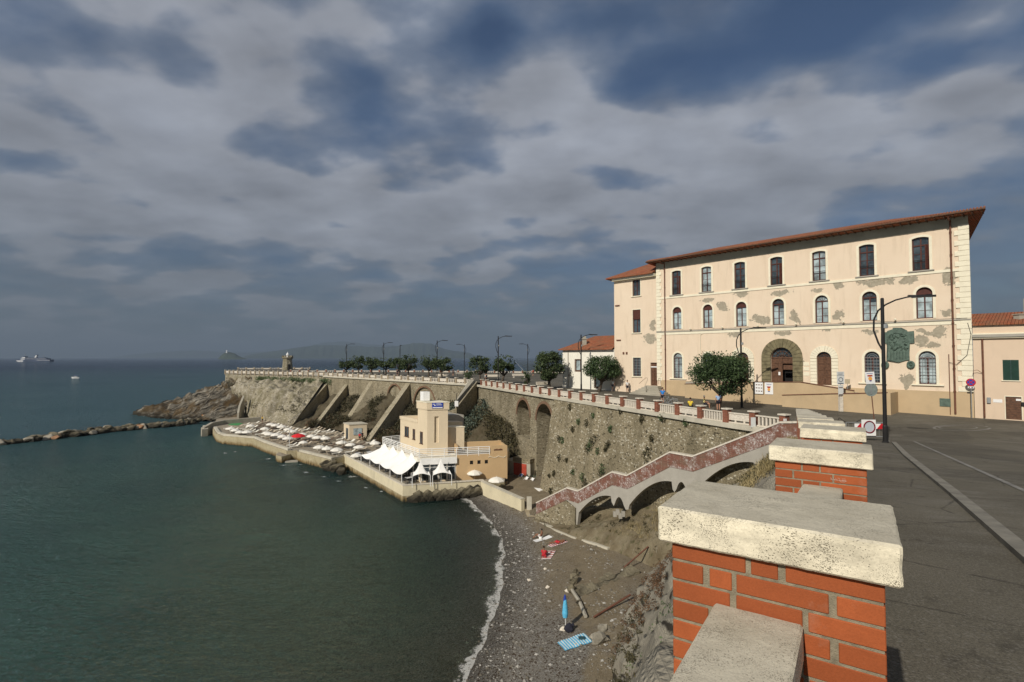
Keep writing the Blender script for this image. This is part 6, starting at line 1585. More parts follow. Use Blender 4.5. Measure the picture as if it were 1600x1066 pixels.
def brick_pier(m, core, fr, w_, d_, z0, z1, pattern=None, bc=None, seed=0, step=.067, bh=.055):
    rnd = random.Random(seed); z = z1; i = 0
    core.box(.004, w_ - .004, .004, d_ - .004, z0, z1 + .004, fr)
    while z - bh > z0:
        if pattern and i < len(pattern): row = pattern[i]
        elif pattern: row = pattern[(i - 2) % 3 + 2]
        else:
            row = [(0, .25), (.262, .52), (.532, w_)] if i % 2 == 0 else [(0, .12), (.132, .385), (.397, w_)]
            if rnd.random() < .3: row = [(0, .18), (.192, .30), (.312, w_)]
        row = [(a, b if b < w_ - .02 else w_) for a, b in row]
        for k, (a, b) in enumerate(row):
            j = rnd.uniform(-.0015, .0015); m.cbox(a, b, 0 + j, .10, z - bh, z, .0025, fr)
            while len(bc) < len(m.f): bc.append(0)
            v = rnd.random()
            for q in range(len(bc) - 26 if len(bc) >= 26 else 0, len(bc)): bc[q] = v
        side = [(.102, .215), (.227, d_)] if i % 2 else [(.102, d_ - .12), (d_ - .108, d_)]
        for xa, xb in ((0, .10), (w_ - .10, w_)):
            for a, b in side:
                m.cbox(xa, xb, a, b, z - bh, z, .0025, fr); v = rnd.random()
                while len(bc) < len(m.f): bc.append(v)
        m.cbox(.101, w_ - .101, d_ - .1, d_, z - bh, z, .0025, fr)
        while len(bc) < len(m.f): bc.append(.5)
        z -= step; i += 1
def set_bc(o, bc):
    a = o.data.attributes.new('bc', 'FLOAT', 'FACE'); bc = (bc + [.5] * len(o.data.polygons))[:len(o.data.polygons)]; a.data.foreach_set('value', bc)
par = thing('street_parapet', 'orange brick and travertine parapet running downhill beside the pavement in the foreground', 'parapet', (.5, 1.8, 16.2))
e1 = V((.8290, -.5592, 0)); e2 = V((.5592, .8290, 0)); c1_ = V((.506, 1.80, 0))
S_ = c1_ + e1 * .04 + e2 * .033
def mpx(cx_):
    u = (1000 + cx_ / 2.9133 - 800) / FPX; return (u * S_.y - S_.x) / (.829 + .5592 * u)
PAT = [[(118, 475), (500, 625), (660, 1122)], [(118, 278), (308, 410), (432, 858), (895, 1122)], [(118, 400), (430, 735), (762, 1122)], [(118, 300), (330, 560), (600, 715), (740, 860), (900, 1122)], [(118, 480), (505, 700), (735, 1122)]]
PAT = [[(max(0, mpx(a)), mpx(b)) for a, b in r] for r in PAT]
mend = mpx(1122); PW = .6
PAT = [[(a * PW / mend, b * PW / mend) for a, b in r] for r in PAT]
dirs = [e2] * 4
pos = [(c1_ - e2 * 2.755, 17.66)] + [(c1_ + V((.556, .832, 0)) * 2.755 * i, 17.484 - .177 * i) for i in range(3)]
last = pos[-1][0]; endp = V((18.45, 33.4, 0)); nb = 11
for i in range(1, nb + 1): pos.append((last.lerp(endp, i / nb), 17.13 - .226 * i)); dirs.append((endp - last).normalized())
for i, ((c, zt_), ey) in enumerate(zip(pos, dirs)):
    ex = V((ey.y, -ey.x, 0)); fr = lambda x, y, z, c=c, ex=ex, ey=ey: c + ex * x + ey * y + V((0, 0, z))
    frs = lambda x, y, z, fr=fr: fr(x + .04, y + .033, z)
    zb = ground(c.x, c.y) - .5; w_, d_ = .60, .40
    if i < 5:
        m = MB(); core = MB(); bc = []
        brick_pier(m, core, frs, w_, d_, zt_ - 1.25, zt_ - .122, PAT if i == 1 else None, bc, i * 7, .067, .0575)
        o = m.build('pier', M['brick'], par, normals=False); set_bc(o, bc); core.build('mortar', M['mortar'], o)
    else:
        o = MB().box(0, w_, 0, d_, zb, zt_ - .12, frs).build('pier', M['brickfar'], par)
    ck = ()
    vs, fs = rough_slab((.68, .469, .12), .006, (44, 30, 9) if i < 4 else ((16, 10, 3) if i < 7 else (5, 4, 2)), i, .007, ck)
    m = MB(); m.add([fr(v.x, v.y, zt_ + v.z) for v in vs], fs); m.build('cap', M['trav'] if i < 7 else M['trav_far'], o, normals=False)
    # low rail to the next pier
    if i < len(pos) - 1:
        c2, z2 = pos[i + 1]; L = (c2 - c).length - .433 - .0; zr = zt_ - .30 if i else pos[1][1] - .294
        ra = MB()
        if i == 0:
            vs, fs = rough_slab((.257, 2.30, .11), .004, (14, 90, 5), 4, .008); st = c + e2 * (2.755 + .030 - 2.30)
            s2_ = S_ - e2 * 2.30 + e1 * .139
            ra.add([s2_ + e1 * v.x + e2 * v.y + V((0, 0, 17.19 + v.z)) for v in vs], fs)
            ro = ra.build('rail_coping', M['trav'], par, normals=False)
            k = MB(); f_ = lambda x, y, z: s2_ + e1 * x + e2 * y + V((0, 0, z))
            k.box(.05, .21, 0, 2.28, 16.2, 16.42, f_); k.build('plinth', M['trav'], ro)
            k = MB()
            for q in range(8): k.box(.07, .19, .1 + q * .28, .22 + q * .28, 16.42, 17.08, f_)
            k.build('balusters', M['trav'], ro)
        else:
            dz = (z2 - zt_); d = (c2 - c).normalized(); f_ = lambda x, y, z, c=c, ex=ex, ey=ey, dz=dz, L=L, zt_=zt_: c + ex * (x + .22) + ey * (y + .433) + V((0, 0, zt_ - .30 + z + dz * (y / (L + .433))))
            ra.cbox(0, .26, 0, L, -.11, 0, .01, f_); ro = ra.build('rail_coping', M['trav'] if i < 5 else M['trav_far'], par)
            k = MB(); k.box(.05, .21, 0, L, -1.1, -.75, f_); n = int(L / .3)
            for q in range(n): k.box(.07, .19, (q + .5) * L / n - .06, (q + .5) * L / n + .06, -.75, -.11, f_)
            k.build('balusters', M['trav_far'], ro)
bw_ = MB(); cl_ = [c + V((ey.y, -ey.x, 0)) * .34 + ey * .23 for (c, _), ey in zip(pos, dirs)]; cl_ = [cl_[0] * 2 - cl_[1]] + cl_
bw_.strip([V((p.x, p.y, ground(p.x, p.y) + .03)) for p in cl_], .56, 3.4); bw_.build('base_wall', M['concrete'], par)
# scratched graffiti on the second pier
c2, z2 = pos[2]; f2_ = lambda x, y, z: c2 + e1 * (x + .04) + e2 * (y + .033) + V((0, 0, z))
m = MB(); random.seed(11); zc = z2 - .12 - .067 * 1.5
gx = (1290 + 20 - 1198) / 162 * .68; gx = .375
strokes = [[(0, .012), (.012, -.016), (.02, .014)], [(.02, -.01), (.034, .012), (.045, -.008), (.03, -.002)], [(.045, .014), (.06, .008), (.052, -.004), (.066, -.012)], [(.07, .01), (.094, .012)], [(.072, 0), (.098, .002), (.09, -.010), (.068, -.012)], [(-.004, .0), (.1, -.004)]]
for s_ in strokes: m.tube([f2_(gx + x, -.0035, zc + z) for x, z in s_], .0014, 4)
m.build('scratched_graffiti', M['white'], None)
bpy.data.objects.remove(bpy.data.objects['scratched_graffiti'])
gp_ = [o for o in bpy.data.objects if o.name.startswith('pier') and o.parent == par][2]
m.build('scratched_graffiti', plain('scratch', (.62, .42, .32), .9, .1), gp_)

# white stone posts, chains, black bollards ---------------------------------
def post(px, py, h, r, name, label, mat, group, py_top=None):
    b_ = gp(px, py); m = MB(); m.lathe([(r, -.05), (r, h * .86), (r * .92, h * .88), (r * .92, h * .95), (r * .5, h)], (0, 0, 0), 14)
    o = m.build(name, mat, loc=(b_.x, b_.y, b_.z)); return tag(o, label, 'bollard', group), b_
_, q1 = post(1234.5, 664, 1.15, .17, 'stone_bollard', 'round white stone post beside the brick pier at the top of the beach stairs', M['trav_far'], 'white stone posts')
_, q2 = post(1239.5, 659, 1.0, .16, 'stone_bollard', 'white stone post just behind, right of the one at the top of the stairs', M['trav_far'], 'white stone posts')
m = MB(); m.tube([q1 + V((0, 0, .5)) + (V((19.2, 34, 0)) - V((q1.x, q1.y, 0))) * t + V((0, 0, -.35 * math.sin(math.pi * t))) for t in [k / 10 for k in range(11)]], .02, 5)
tag(m.build('chain', M['black_metal'], loc=tuple(q1)), 'slack chain closing the top of the beach stairs between stone post and pier', 'chain')
_, _ = post(1286, 640, 1.25, .16, 'stone_bollard', 'slim white stone post in front of the ramp wall, left of the parking sign', M['trav_far'], 'white stone posts')
bl = []
for k, (px, py, lab) in enumerate([(1301, 668, 'short black iron bollard nearest the stone piers, left of its pair'), (1311.5, 669, 'short black iron bollard between the stone piers and the crowd barrier'), (1345.5, 672, 'short black iron bollard just behind the crowd barrier')]):
    b_ = gp(px, py); m = MB(); m.lathe([(.07, 0), (.05, .1), (.045, .75), (.075, .78), (.03, .85), (.06, .92), (.01, .98)], (0, 0, 0), 10); tag(m.build('iron_bollard', M['black_metal'], loc=tuple(b_)), lab, 'bollard', 'black iron bollards'); bl.append(b_)
m = MB(); 
for a, b in ((bl[0], bl[1]), (bl[1], bl[2])): m.tube([a.lerp(b, t) + V((0, 0, .75 - .35 * math.sin(math.pi * t))) for t in [k / 8 for k in range(9)]], .02, 4)
tag(m.build('chain', M['black_metal'], loc=tuple(bl[0])), 'black chain hanging between the three short iron bollards', 'chain')

# street lamps -------------------------------------------------------------
def lamp_mesh():
    t = thing('street_lamp', 'x', 'street lamp', (0, 0, 0))
    m = MB(); m.lathe([(.17, 0), (.17, .05), (.125, .08), (.125, .9), (.10, .95), (.085, 7.95), (.06, 8.0)], (0, 0, 0), 12); m.build('pole', M['black_metal'], t)
    m = MB(); pts = [(.0, 5.0), (-.22, 5.5), (-.42, 6.2), (-.40, 6.8), (-.2, 7.3), (.15, 7.62), (.6, 7.85), (1.1, 7.98), (1.5, 8.02)]
    m.tube([V((x, 0, z)) for x, z in pts], [.04, .05, .05, .05, .048, .045, .042, .04, .035], 7); m.build('arm', M['black_metal'], t)
    m = MB(); m.prism([V((1.15, -.17, 7.98)), V((1.5, -.2, 7.95)), V((2.35, -.05, 7.93)), V((2.35, .05, 7.93)), V((1.5, .2, 7.95)), V((1.15, .17, 7.98))], V((.0, 0, .11))); hd = m.build('lamp_head', M['black_metal'], t)
    m = MB(); m.box(1.3, 1.75, -.12, .12, 7.92, 7.95); m.build('lens', M['glass_pale'], hd)
    m = MB(); m.lathe([(.05, 0), (.12, .02), (.12, .22), (.05, .26)], (.12, 0, 6.3), 8); m.build('side_lantern', M['grey_metal'], t)
    return t
lt0 = lamp_mesh(); LT = tree_of(lt0)
lamps = [(1380.5, 28.4, 'tall black street lamp standing at the kerb in front of the bronze plaque', -30, 8.0),
         (1158, 51.5, 'black street lamp in front of the round tree before the palace', -15, 8.0),
         (908, 72.5, 'black street lamp beside the tree in front of the white house', 5, 7.9),
         (778.5, 88, 'tallest looking black lamp on the square behind the bushy lone tree', 0, 8.3),
         (683, 113, 'black street lamp behind the pair of trees left of the middle of the square', 0, 8.4),
         (599.5, 133, 'black street lamp rising from the row of trees, second from the left', 0, 8.5),
         (541.5, 146, 'leftmost black street lamp above the row of trees', 0, 8.5),
         (625, 156, 'black street lamp at the far railing seen end on with its head hidden', 90, 8.4),
         (725.5, 146, 'black street lamp at the far railing, head turned left, left of the small shrub', 180, 8.4),
         (824.5, 138, 'black street lamp with its head turned left nearest the white house', 180, 8.3)]
for i, (px, Y, lab, rz, H) in enumerate(lamps):
    d = ray(px, 560); x = d.x / d.y * Y; z = ground(x, Y)
    if i == 0: o = lt0; o.location = (x, Y, z); o.rotation_euler = (0, 0, R(rz)); o.scale = (1, 1, H / 8); o['label'] = lab; o['group'] = 'street lamps along the promenade'
    else: dup(LT, (x, Y, z), R(rz), lab, 'street lamps along the promenade', (1, 1, H / 8))

# trees ------------------------------------------------------------------
def leaves(m_v, m_f, lc, c, r, n, size, rnd, shell=.55, tone=(0, 1), sq=1.0):
    for _ in range(n):
        while True:
            p = V((rnd.uniform(-1, 1), rnd.uniform(-1, 1), rnd.uniform(-1, 1)))
            l = p.length
            if shell < l < 1 or (l < 1 and rnd.random() < .12): break
        q = V((c[0] + p.x * r[0], c[1] + p.y * r[1], c[2] + p.z * r[2]))
        a = V((rnd.gauss(0, 1), rnd.gauss(0, 1), rnd.gauss(0, 1) + .4)).normalized(); b = a.orthogonal().normalized(); e = a.cross(b)
        ang = rnd.uniform(0, 6.28); b, e = b * math.cos(ang) + e * math.sin(ang), e * math.cos(ang) - b * math.sin(ang)
        s_ = size * rnd.uniform(.6, 1.35); k = len(m_v)
        m_v += [q - b * s_, q + e * s_ * .45, q + b * s_, q - e * s_ * .45]; m_f.append((k, k + 1, k + 2, k + 3)); lc.append(min(1, max(0, rnd.uniform(*tone))))
def leaf_object(name, v, f, lc, mat, parent=None, loc=None):
    m = MB(); m.v = v; m.f = f; m.mi = [0] * len(f); o = m.build(name, mat, parent, normals=False, loc=loc)
    a = o.data.attributes.new('lc', 'FLOAT', 'FACE'); a.data.foreach_set('value', lc); return o
def tree(name, label, base, H, W, seed, nl=3500, ls=.13, mat='leaf_dark', trunk_h=.3, lean=(0, 0), flat=.75, cat='tree', group=None, lumps=26):
    rnd = random.Random(seed); t = thing(name, label, cat, tuple(base), group=group); base = V(base)
    th = H * trunk_h; cc = base + V((lean[0], lean[1], 0)); top = cc + V((0, 0, th))
    m = MB(); r0 = .035 * H + .05
    m.tube([base - V((0, 0, .1)), base.lerp(top, .35) + V((lean[0] * .1, .05, 0)), base.lerp(top, .7), top], [r0 * 1.2, r0, r0 * .85, r0 * .75], 9)
    cen = top + V((0, 0, (H - th) * .48)); rx = W / 2; rz = (H - th) / 2
    L = []
    for i in range(lumps):
        a = rnd.uniform(0, 6.283); el = rnd.uniform(-.95, 1.0); rr = rnd.uniform(.40, .80)
        ce = math.sqrt(max(0, 1 - el * el * .8)); p = cen + V((math.cos(a) * rx * rr * ce, math.sin(a) * rx * rr * ce, el * rz * .72 * flat / .75))
        s_ = rnd.uniform(.24, .40) * (1.1 - .3 * abs(el)); L.append((p, s_))
    for p, s_ in L[:12]: m.tube([top, top.lerp(p, .5) + V((0, 0, -.1)), p], [r0 * .5, r0 * .3, r0 * .12], 6)
    m.build('trunk', M['leafwood'], t, smooth=True)
    v = []; f = []; lc = []
    for p, s_ in L:
        tn = rnd.uniform(0, .35); leaves(v, f, lc, p, (rx * s_, rx * s_, rz * s_ * .95), int(nl / lumps), ls, rnd, .45, (tn, tn + .65))
    for _ in range(int(nl * .06)):     # stray sprigs
        a = rnd.uniform(0, 6.283); el = rnd.uniform(-.5, 1); p = cen + V((math.cos(a) * rx * rnd.uniform(.7, 1.02) * math.sqrt(1 - el * el * .7), math.sin(a) * rx * rnd.uniform(.7, 1.02) * math.sqrt(1 - el * el * .7), el * rz * .95))
        leaves(v, f, lc, p, (.2, .2, .2), 2, ls * 1.1, rnd, 0, (.3, 1))
    leaf_object('crown', v, f, lc, M[mat], t); return t
def tb(px, Y): d = ray(px, 560); x = d.x / d.y * Y; return V((x, Y, ground(x, Y)))
tree('evergreen_tree', 'big round dark evergreen tree in front of the palace next to the street lamp', gp(1121, 641), 5.8, 6.0, 1, 16000, .10, lean=(.35, 0), lumps=46, trunk_h=.24)
tree('evergreen_tree', 'spreading evergreen tree with bent trunk in front of the white house', gp(935, 612), 5.1, 5.3, 2, 9000, .11, lean=(.5, 0), lumps=36, trunk_h=.26)
tree('evergreen_tree', 'large bushy evergreen tree left of the white house', tb(858, 76), 5.7, 4.9, 3, 7000, .14, 'leaf_far', trunk_h=.18, lumps=26)
far_trees = [(541, 146, 4.6, 5.6, 'leftmost evergreen tree of the row on the square'), (560.5, 141, 5.3, 5.4, 'second evergreen tree from the left end of the row'),
             (581, 138, 4.9, 5.2, 'third evergreen tree of the row, below the second lamp'), (603, 134, 4.6, 6.2, 'fourth evergreen tree of the row with a low wide crown'),
             (624, 130, 4.7, 4.8, 'fifth evergreen tree of the row, slimmer'), (638, 127, 5.5, 6.0, 'sixth evergreen tree ending the close row on the right'),
             (670, 117, 5.3, 5.6, 'evergreen tree left of the lamp near the middle of the square'), (690, 112, 4.9, 6.4, 'wide evergreen tree right of the lamp near the middle of the square'),
             (750, 104, 5.0, 6.0, 'evergreen tree with thin forked trunk left of the lone ball shaped tree'), (783, 92, 5.2, 4.9, 'ball shaped evergreen tree on a leaning trunk beside the tall lamp')]
for i, (px, Y, H, W, lab) in enumerate(far_trees):
    tree('evergreen_tree', lab, tb(px, Y), H, W * .86, 20 + i, 2000, .19, 'leaf_far', trunk_h=.22 + .03 * (i % 4), lumps=12 + 3 * (i % 3), flat=.6 + .12 * (i % 3), lean=(.5 if px == 783 else 0, 0))
tree('shrub', 'small young shrub between two trees on the square', tb(732, 100), 2.3, 2.4, 41, 500, .15, 'leaf_far', .1, cat='shrub', lumps=8)
tree('shrub', 'narrow green shrub behind the balustrade left of the big bushy tree', tb(822.5, 80), 2.7, 1.5, 42, 500, .13, 'leaf_far', .12, cat='shrub', lumps=9)

# scrub on the cliffs: uncountable ground cover -----------------------------
def scrub(name, pts, mat, n, size, r=(.5, 1.0), seed=0, per=22, tone=(0, 1)):
    rnd = random.Random(seed); v = []; f = []; lc = []
    for _ in range(n):
        p = pts(rnd); q = rnd.uniform(*r); tn = rnd.uniform(tone[0], tone[0] + .5 * (tone[1] - tone[0]))
        leaves(v, f, lc, p + V((0, 0, q * .25)), (q, q, q * .7), per, size, rnd, .3, (tn, tn + .5 * (tone[1] - tone[0])))
    o = leaf_object(name, v, f, lc, M[mat]); o['kind'] = 'stuff'; return o
def on_rows(rows, u0, u1, v0, v1, thr=None):
    nj, ni = len(rows), len(rows[0])
    def g(rnd):
        for _ in range(60):
            u, v_ = rnd.uniform(u0, u1), rnd.uniform(v0, v1); p = rows[min(nj - 1, int(v_ * nj))][min(ni - 1, int(u * ni))]
            if thr is None or mn.noise(p * .16 + V((5, 5, 5))) > thr: break
        return p + V((rnd.uniform(-.5, .5), rnd.uniform(-.5, .5), 0))
    return g
scrub('dark_scrub', on_rows(srows, .10, .66, .05, .95, -.05), 'scrub', 1300, .17, (.5, 1.2), 1, 28, (0, .8))
scrub('dry_scrub', on_rows(srows, .08, .55, .5, .98, .05), 'scrub_rust', 220, .15, (.4, .9), 2, 22, (0, 1))
scrub('green_scrub', on_rows(srows, .62, .78, .0, .45, -.3), 'scrub_grey', 260, .20, (.6, 1.2), 3, 34, (0, 1))
scrub('dry_scrub', on_rows(srows, .74, .93, .05, .6, -.2), 'scrub', 420, .15, (.5, 1.0), 4, 30, (0.1, 1))
scrub('dark_scrub', on_rows(srows, .82, .99, .5, .97, -.3), 'scrub_grey', 230, .17, (.5, 1.1), 5, 30, (0, .8))
def dpt(rnd):
    t = rnd.uniform(-.1, .62); p = DB.lerp(TIP, t); return V((p.x, p.y, 11.8 - abs(rnd.gauss(0, .45)))) + nD * rnd.uniform(.2, 1.6)
scrub('green_scrub', dpt, 'scrub_green', 150, .2, (.5, 1.0), 6, 24, (.3, 1))
def dpt2(rnd):
    for _ in range(50):
        u = rnd.random(); v_ = rnd.uniform(.15, .8); a = resample(dtop, 40)[int(u * 39)]; b = resample(dfoot, 40)[int(u * 39)]; p = a.lerp(b, v_) + V((-.6, -.9, .6))
        if mn.noise(p * .12) > .12: break
    return p
scrub('dry_scrub', dpt2, 'scrub', 110, .18, (.5, 1.1), 7, 22, (0, .8))
def npt(rnd): s_ = rnd.uniform(-.02, .14); return ST(s_, rnd.uniform(-.4, 1.5), 0) + V((rnd.uniform(-.6, 1.4) , -rnd.uniform(0, 4.5), 0))
def ray_pts(px0, px1, py0, py1, Y0, Y1):
    def g(rnd): return atY(rnd.uniform(px0, px1), rnd.uniform(py0, py1), rnd.uniform(Y0, Y1))
    return g
def hug(rows_fn):  # points on the near cliff sheet
    return rows_fn
ncl = [resample(top, 30), resample(midl, 30), resample(foot, 30)] if False else None
NT = [V((-2.2, -3, 16.3)), V((.15, 1.6, 16.0)), V((3.4, 6.6, 15.6)), V((8.8, 16, 14.7)), V((14.2, 25.8, 13.6)), V((18.3, 33.2, 12.4))]
NTr, NMr, NFr = resample(NT, 60), resample(midl, 60), resample(foot, 60)
def ncp(u0, u1, v0, v1):
    def g(rnd):
        i = int(rnd.uniform(u0, u1) * 59); v_ = rnd.uniform(v0, v1)
        return (NTr[i].lerp(NMr[i], v_ * 2) if v_ < .5 else NMr[i].lerp(NFr[i], v_ * 2 - 1)) + V((-.1, -.1, .2))
    return g
def grass(name, pts, n, h, seed, mat='grass'):
    rnd = random.Random(seed); v = []; f = []; lc = []
    for _ in range(n):
        p = pts(rnd); t = rnd.random()
        for _ in range(14):
            q = p + V((rnd.gauss(0, .16), rnd.gauss(0, .16), 0)); d = V((rnd.gauss(0, .35), rnd.gauss(0, .35), 1)) * h * rnd.uniform(.5, 1.1); w_ = V((rnd.uniform(-1, 1), rnd.uniform(-1, 1), 0)).normalized() * .012
            k = len(v); v += [q - w_, q + w_, q + d]; f.append((k, k + 1, k + 2)); lc.append(min(1, max(0, t + rnd.uniform(-.3, .3))))
    o = leaf_object(name, v, f, lc, M[mat]); o['kind'] = 'stuff'; return o
grass('dry_grass', ncp(.72, .98, .0, .30), 520, .42, 3)
scrub('dry_scrub', ncp(.75, 1.0, .02, .45), 'scrub', 260, .085, (.2, .5), 9, 30, (.1, 1))
scrub('dry_scrub', ncp(.66, .92, .72, 1.0), 'scrub_rust', 130, .05, (.15, .4), 10, 40, (0, 1))
scrub('dry_scrub', ncp(.45, .75, .80, 1.0), 'scrub', 70, .07, (.15, .4), 11, 26, (.1, .9))
scrub('green_scrub', ncp(.1, .7, .3, .9), 'scrub_green', 26, .05, (.12, .3), 12, 26, (.1, .9))
ebr = [resample(etop, 40), resample(emid, 40), resample(efoot, 40)]
def ebp(u0, u1, v0, v1):
    def g(rnd):
        i = int(rnd.uniform(u0, u1) * 39); v_ = rnd.uniform(v0, v1)
        return ebr[0][i].lerp(ebr[1][i], v_ * 2) if v_ < .5 else ebr[1][i].lerp(ebr[2][i], min(1, v_ * 2 - 1))
    return g
scrub('dry_scrub', ebp(0, 1, .3, .95), 'scrub', 80, .08, (.15, .45), 13, 24, (.1, 1))
grass('dry_grass', ebp(0, .5, .2, .8), 260, .4, 14)
# individual tufts growing from the bastion wall
tufts = [(905, 655, .5), (917, 663, .6), (897, 670, .5), (923, 693, .9), (928, 682, .8), (921, 700, .7), (912, 743, .7), (914, 752, .8), (941, 737, .9), (944, 730, .8), (1014, 708, 1.0), (1016, 703, .8), (879, 687, .6), (876, 683, .5), (875, 713, .6), (896, 738, .5),
         (866, 739, .5), (864, 765, .6), (955, 666, .5), (952, 689, .5), (1019, 683, .5), (936, 703, .5), (892, 636, .6), (1040, 655, .6), (1033, 652, .5), (1004, 654, .5), (972, 643, .5), (1076, 651, .5), (947, 700, .5), (861, 741, .4), (926, 650, .5), (887, 718, .4)]
for i, (px, py, r_) in enumerate(tufts):
    # intersect with the battered face
    best = None
    for a in range(0, NU + 1, 1):
        for j in range(0, NV + 1, 1):
            p = bastion_pt(a, j); d = p - EYE; q = ray(px, py); u = 800 * (d.x / d.y - q.x / q.y); w_ = 800 * (d.z / d.y - q.z / q.y); e = u * u + w_ * w_
            if best is None or e < best[0]: best = (e, p)
    p = best[1] + nA * .1; rnd = random.Random(i); v = []; f = []; lc = []; r_ *= .78
    leaves(v, f, lc, p - V((0, 0, r_ * .3)), (r_ * .75, r_ * .75, r_), 90, .12, rnd, .2, (0, .8))
    o = leaf_object('wall_plant', v, f, lc, M['scrub_green' if i % 3 == 0 else 'scrub'], loc=tuple(p))
    if i in (3, 4, 5, 6, 7): lab = 'dark plant growing along the vertical seam of the stone bastion wall'
    elif i in (8, 9, 10, 11): lab = 'large green plant sprouting low on the stone bastion wall above the stairs'
    elif i in (23, 24, 25, 26, 27, 22): lab = 'small plant just under the balustrade on the stone bastion wall'
    else: lab = 'small tuft of weeds growing in a joint of the stone bastion wall'
    gi_ = 0 if i in (3, 4, 5, 6, 7) else 1 if i in (8, 9, 10, 11) else 2 if i in (22, 23, 24, 25, 26, 27) else 3
    mem_ = sorted((tufts[j] for j in range(len(tufts)) if (0 if j in (3, 4, 5, 6, 7) else 1 if j in (8, 9, 10, 11) else 2 if j in (22, 23, 24, 25, 26, 27) else 3) == gi_), key=lambda q: q[0])
    lab = ['plant on the vertical seam of the bastion wall, ', 'large green plant low on the bastion wall, ', 'small plant just under the bastion balustrade, ', 'small weed tuft on the bastion wall, '][gi_] + ordn(mem_.index(tufts[i])) + ' from the left of its kind'
    tag(o, lab, 'plant', ['seam plants on the bastion wall', 'large green plants on the bastion wall', 'weeds under the balustrade', 'weed tufts on the bastion wall'][0 if i in (3, 4, 5, 6, 7) else 1 if i in (8, 9, 10, 11) else 2 if i in (22, 23, 24, 25, 26, 27) else 3])
# ------------------------------------------------------------------ breakwater and rocks
random.seed(21)
pA, pB = at(2, 692, .4), at(250, 664, .4); pC = at(300, 661, .4)
spots = []
n = 44
for i in range(n):
    t = i / (n - 1); p = pA.lerp(pB, t) if t < .82 else pB.lerp(pC, (t - .82) / .18) if False else pA.lerp(pC, t)
    spots.append((p + V((random.uniform(-.9, .9), random.uniform(-1.2, 1.2), 0)), random.uniform(.9, 1.5) * (.85 if t < .15 else 1.0)))
    if t > .25: spots.append((p + V((random.uniform(-1, 1), random.uniform(1.5, 3.5), random.uniform(.0, .5))), random.uniform(.8, 1.35)))
cols = [M['boulder'], plain('grey_breakwater_stone', (.26, .235, .18), .9, .4, 1.2, .05, world=True), plain('rusty_breakwater_stone', (.30, .17, .09), .9, .3, 1.5, .04, world=True)]
spots += [(at(px_, py_, .4), r_) for px_, py_, r_ in ((226, 667, 1.5), (234, 666.5, 1.3), (242, 666, 1.6), (250, 665, 1.3), (257, 664.5, 1.5), (238, 664.5, 1.1), (248, 663, 1.2))]
rc = [0, 0]; spots.sort(key=lambda q: q[0].x / q[0].y)
for i, (p, r_) in enumerate(spots):
    m = MB(); b = bmesh.new()
    for _ in range(14):
        d = V((random.gauss(0, 1), random.gauss(0, 1), random.gauss(0, 1))).normalized(); b.verts.new(V((d.x * r_ * 1.25, d.y * r_ * .9, d.z * r_ * .72)) + V((0, 0, 0)))
    bmesh.ops.convex_hull(b, input=b.verts[:]); bmesh.ops.bevel(b, geom=b.edges[:], offset=.08, segments=1, affect='EDGES'); b.verts.index_update()
    rz = random.uniform(0, 3.1); m.add([V((v.co.x * math.cos(rz) - v.co.y * math.sin(rz), v.co.x * math.sin(rz) + v.co.y * math.cos(rz), v.co.z)) + p for v in b.verts], [[v.index for v in f.verts] for f in b.faces]); b.free()
    k = 2 if i in (14, 33, 58) else 1 if i % 5 == 1 else 0
    o = m.build('breakwater_boulder', cols[k], loc=tuple(p))
    fb_ = 1 if p.y > pA.lerp(pC, 0).y and (p - pA).dot(V((-(pC - pA).y, (pC - pA).x, 0)).normalized()) > 1.3 else 0; rc[fb_] += 1
    lab = ['dark brown', 'pale grey', 'reddish'][k] + ' boulder, ' + ordn(rc[fb_] - 1) + ' from the left in the ' + ['front', 'back'][fb_] + ' line of the breakwater'
    tag(o, lab, 'boulder', ['dark boulders of the breakwater', 'pale boulders of the breakwater', 'reddish boulders of the breakwater'][k])
for i, (px, py, r_) in enumerate([(518, 731, 1.5), (527, 733, 1.3), (537, 727, 1.1), (533, 738, .8), (511, 725, .9)]):
    p = at(px, py, .3); m = MB(); m.blob((p.x, p.y, p.z), r_, 2, .45, i, (1, .9, .85)); tag(m.build('quay_boulder', M['boulder'], loc=tuple(p)), ['largest dark wet boulder', 'second largest dark boulder', 'rightmost dark boulder', 'small dark boulder lowest at the water', 'small dark boulder on the far left'][i] + ' in the gap beside the restaurant terrace', 'boulder', 'boulders in the quay gap')
# orange boulder on the headland
p = at(320, 650.5, .8); m = MB(); m.blob(tuple(p), 1.5, 2, .35, 3, (1.4, 1, .7)); tag(m.build('orange_boulder', plain('orange_rock', (.42, .20, .07), .9, .3, 1, .04), loc=tuple(p)), 'orange boulder at the foot of the dark headland', 'boulder')

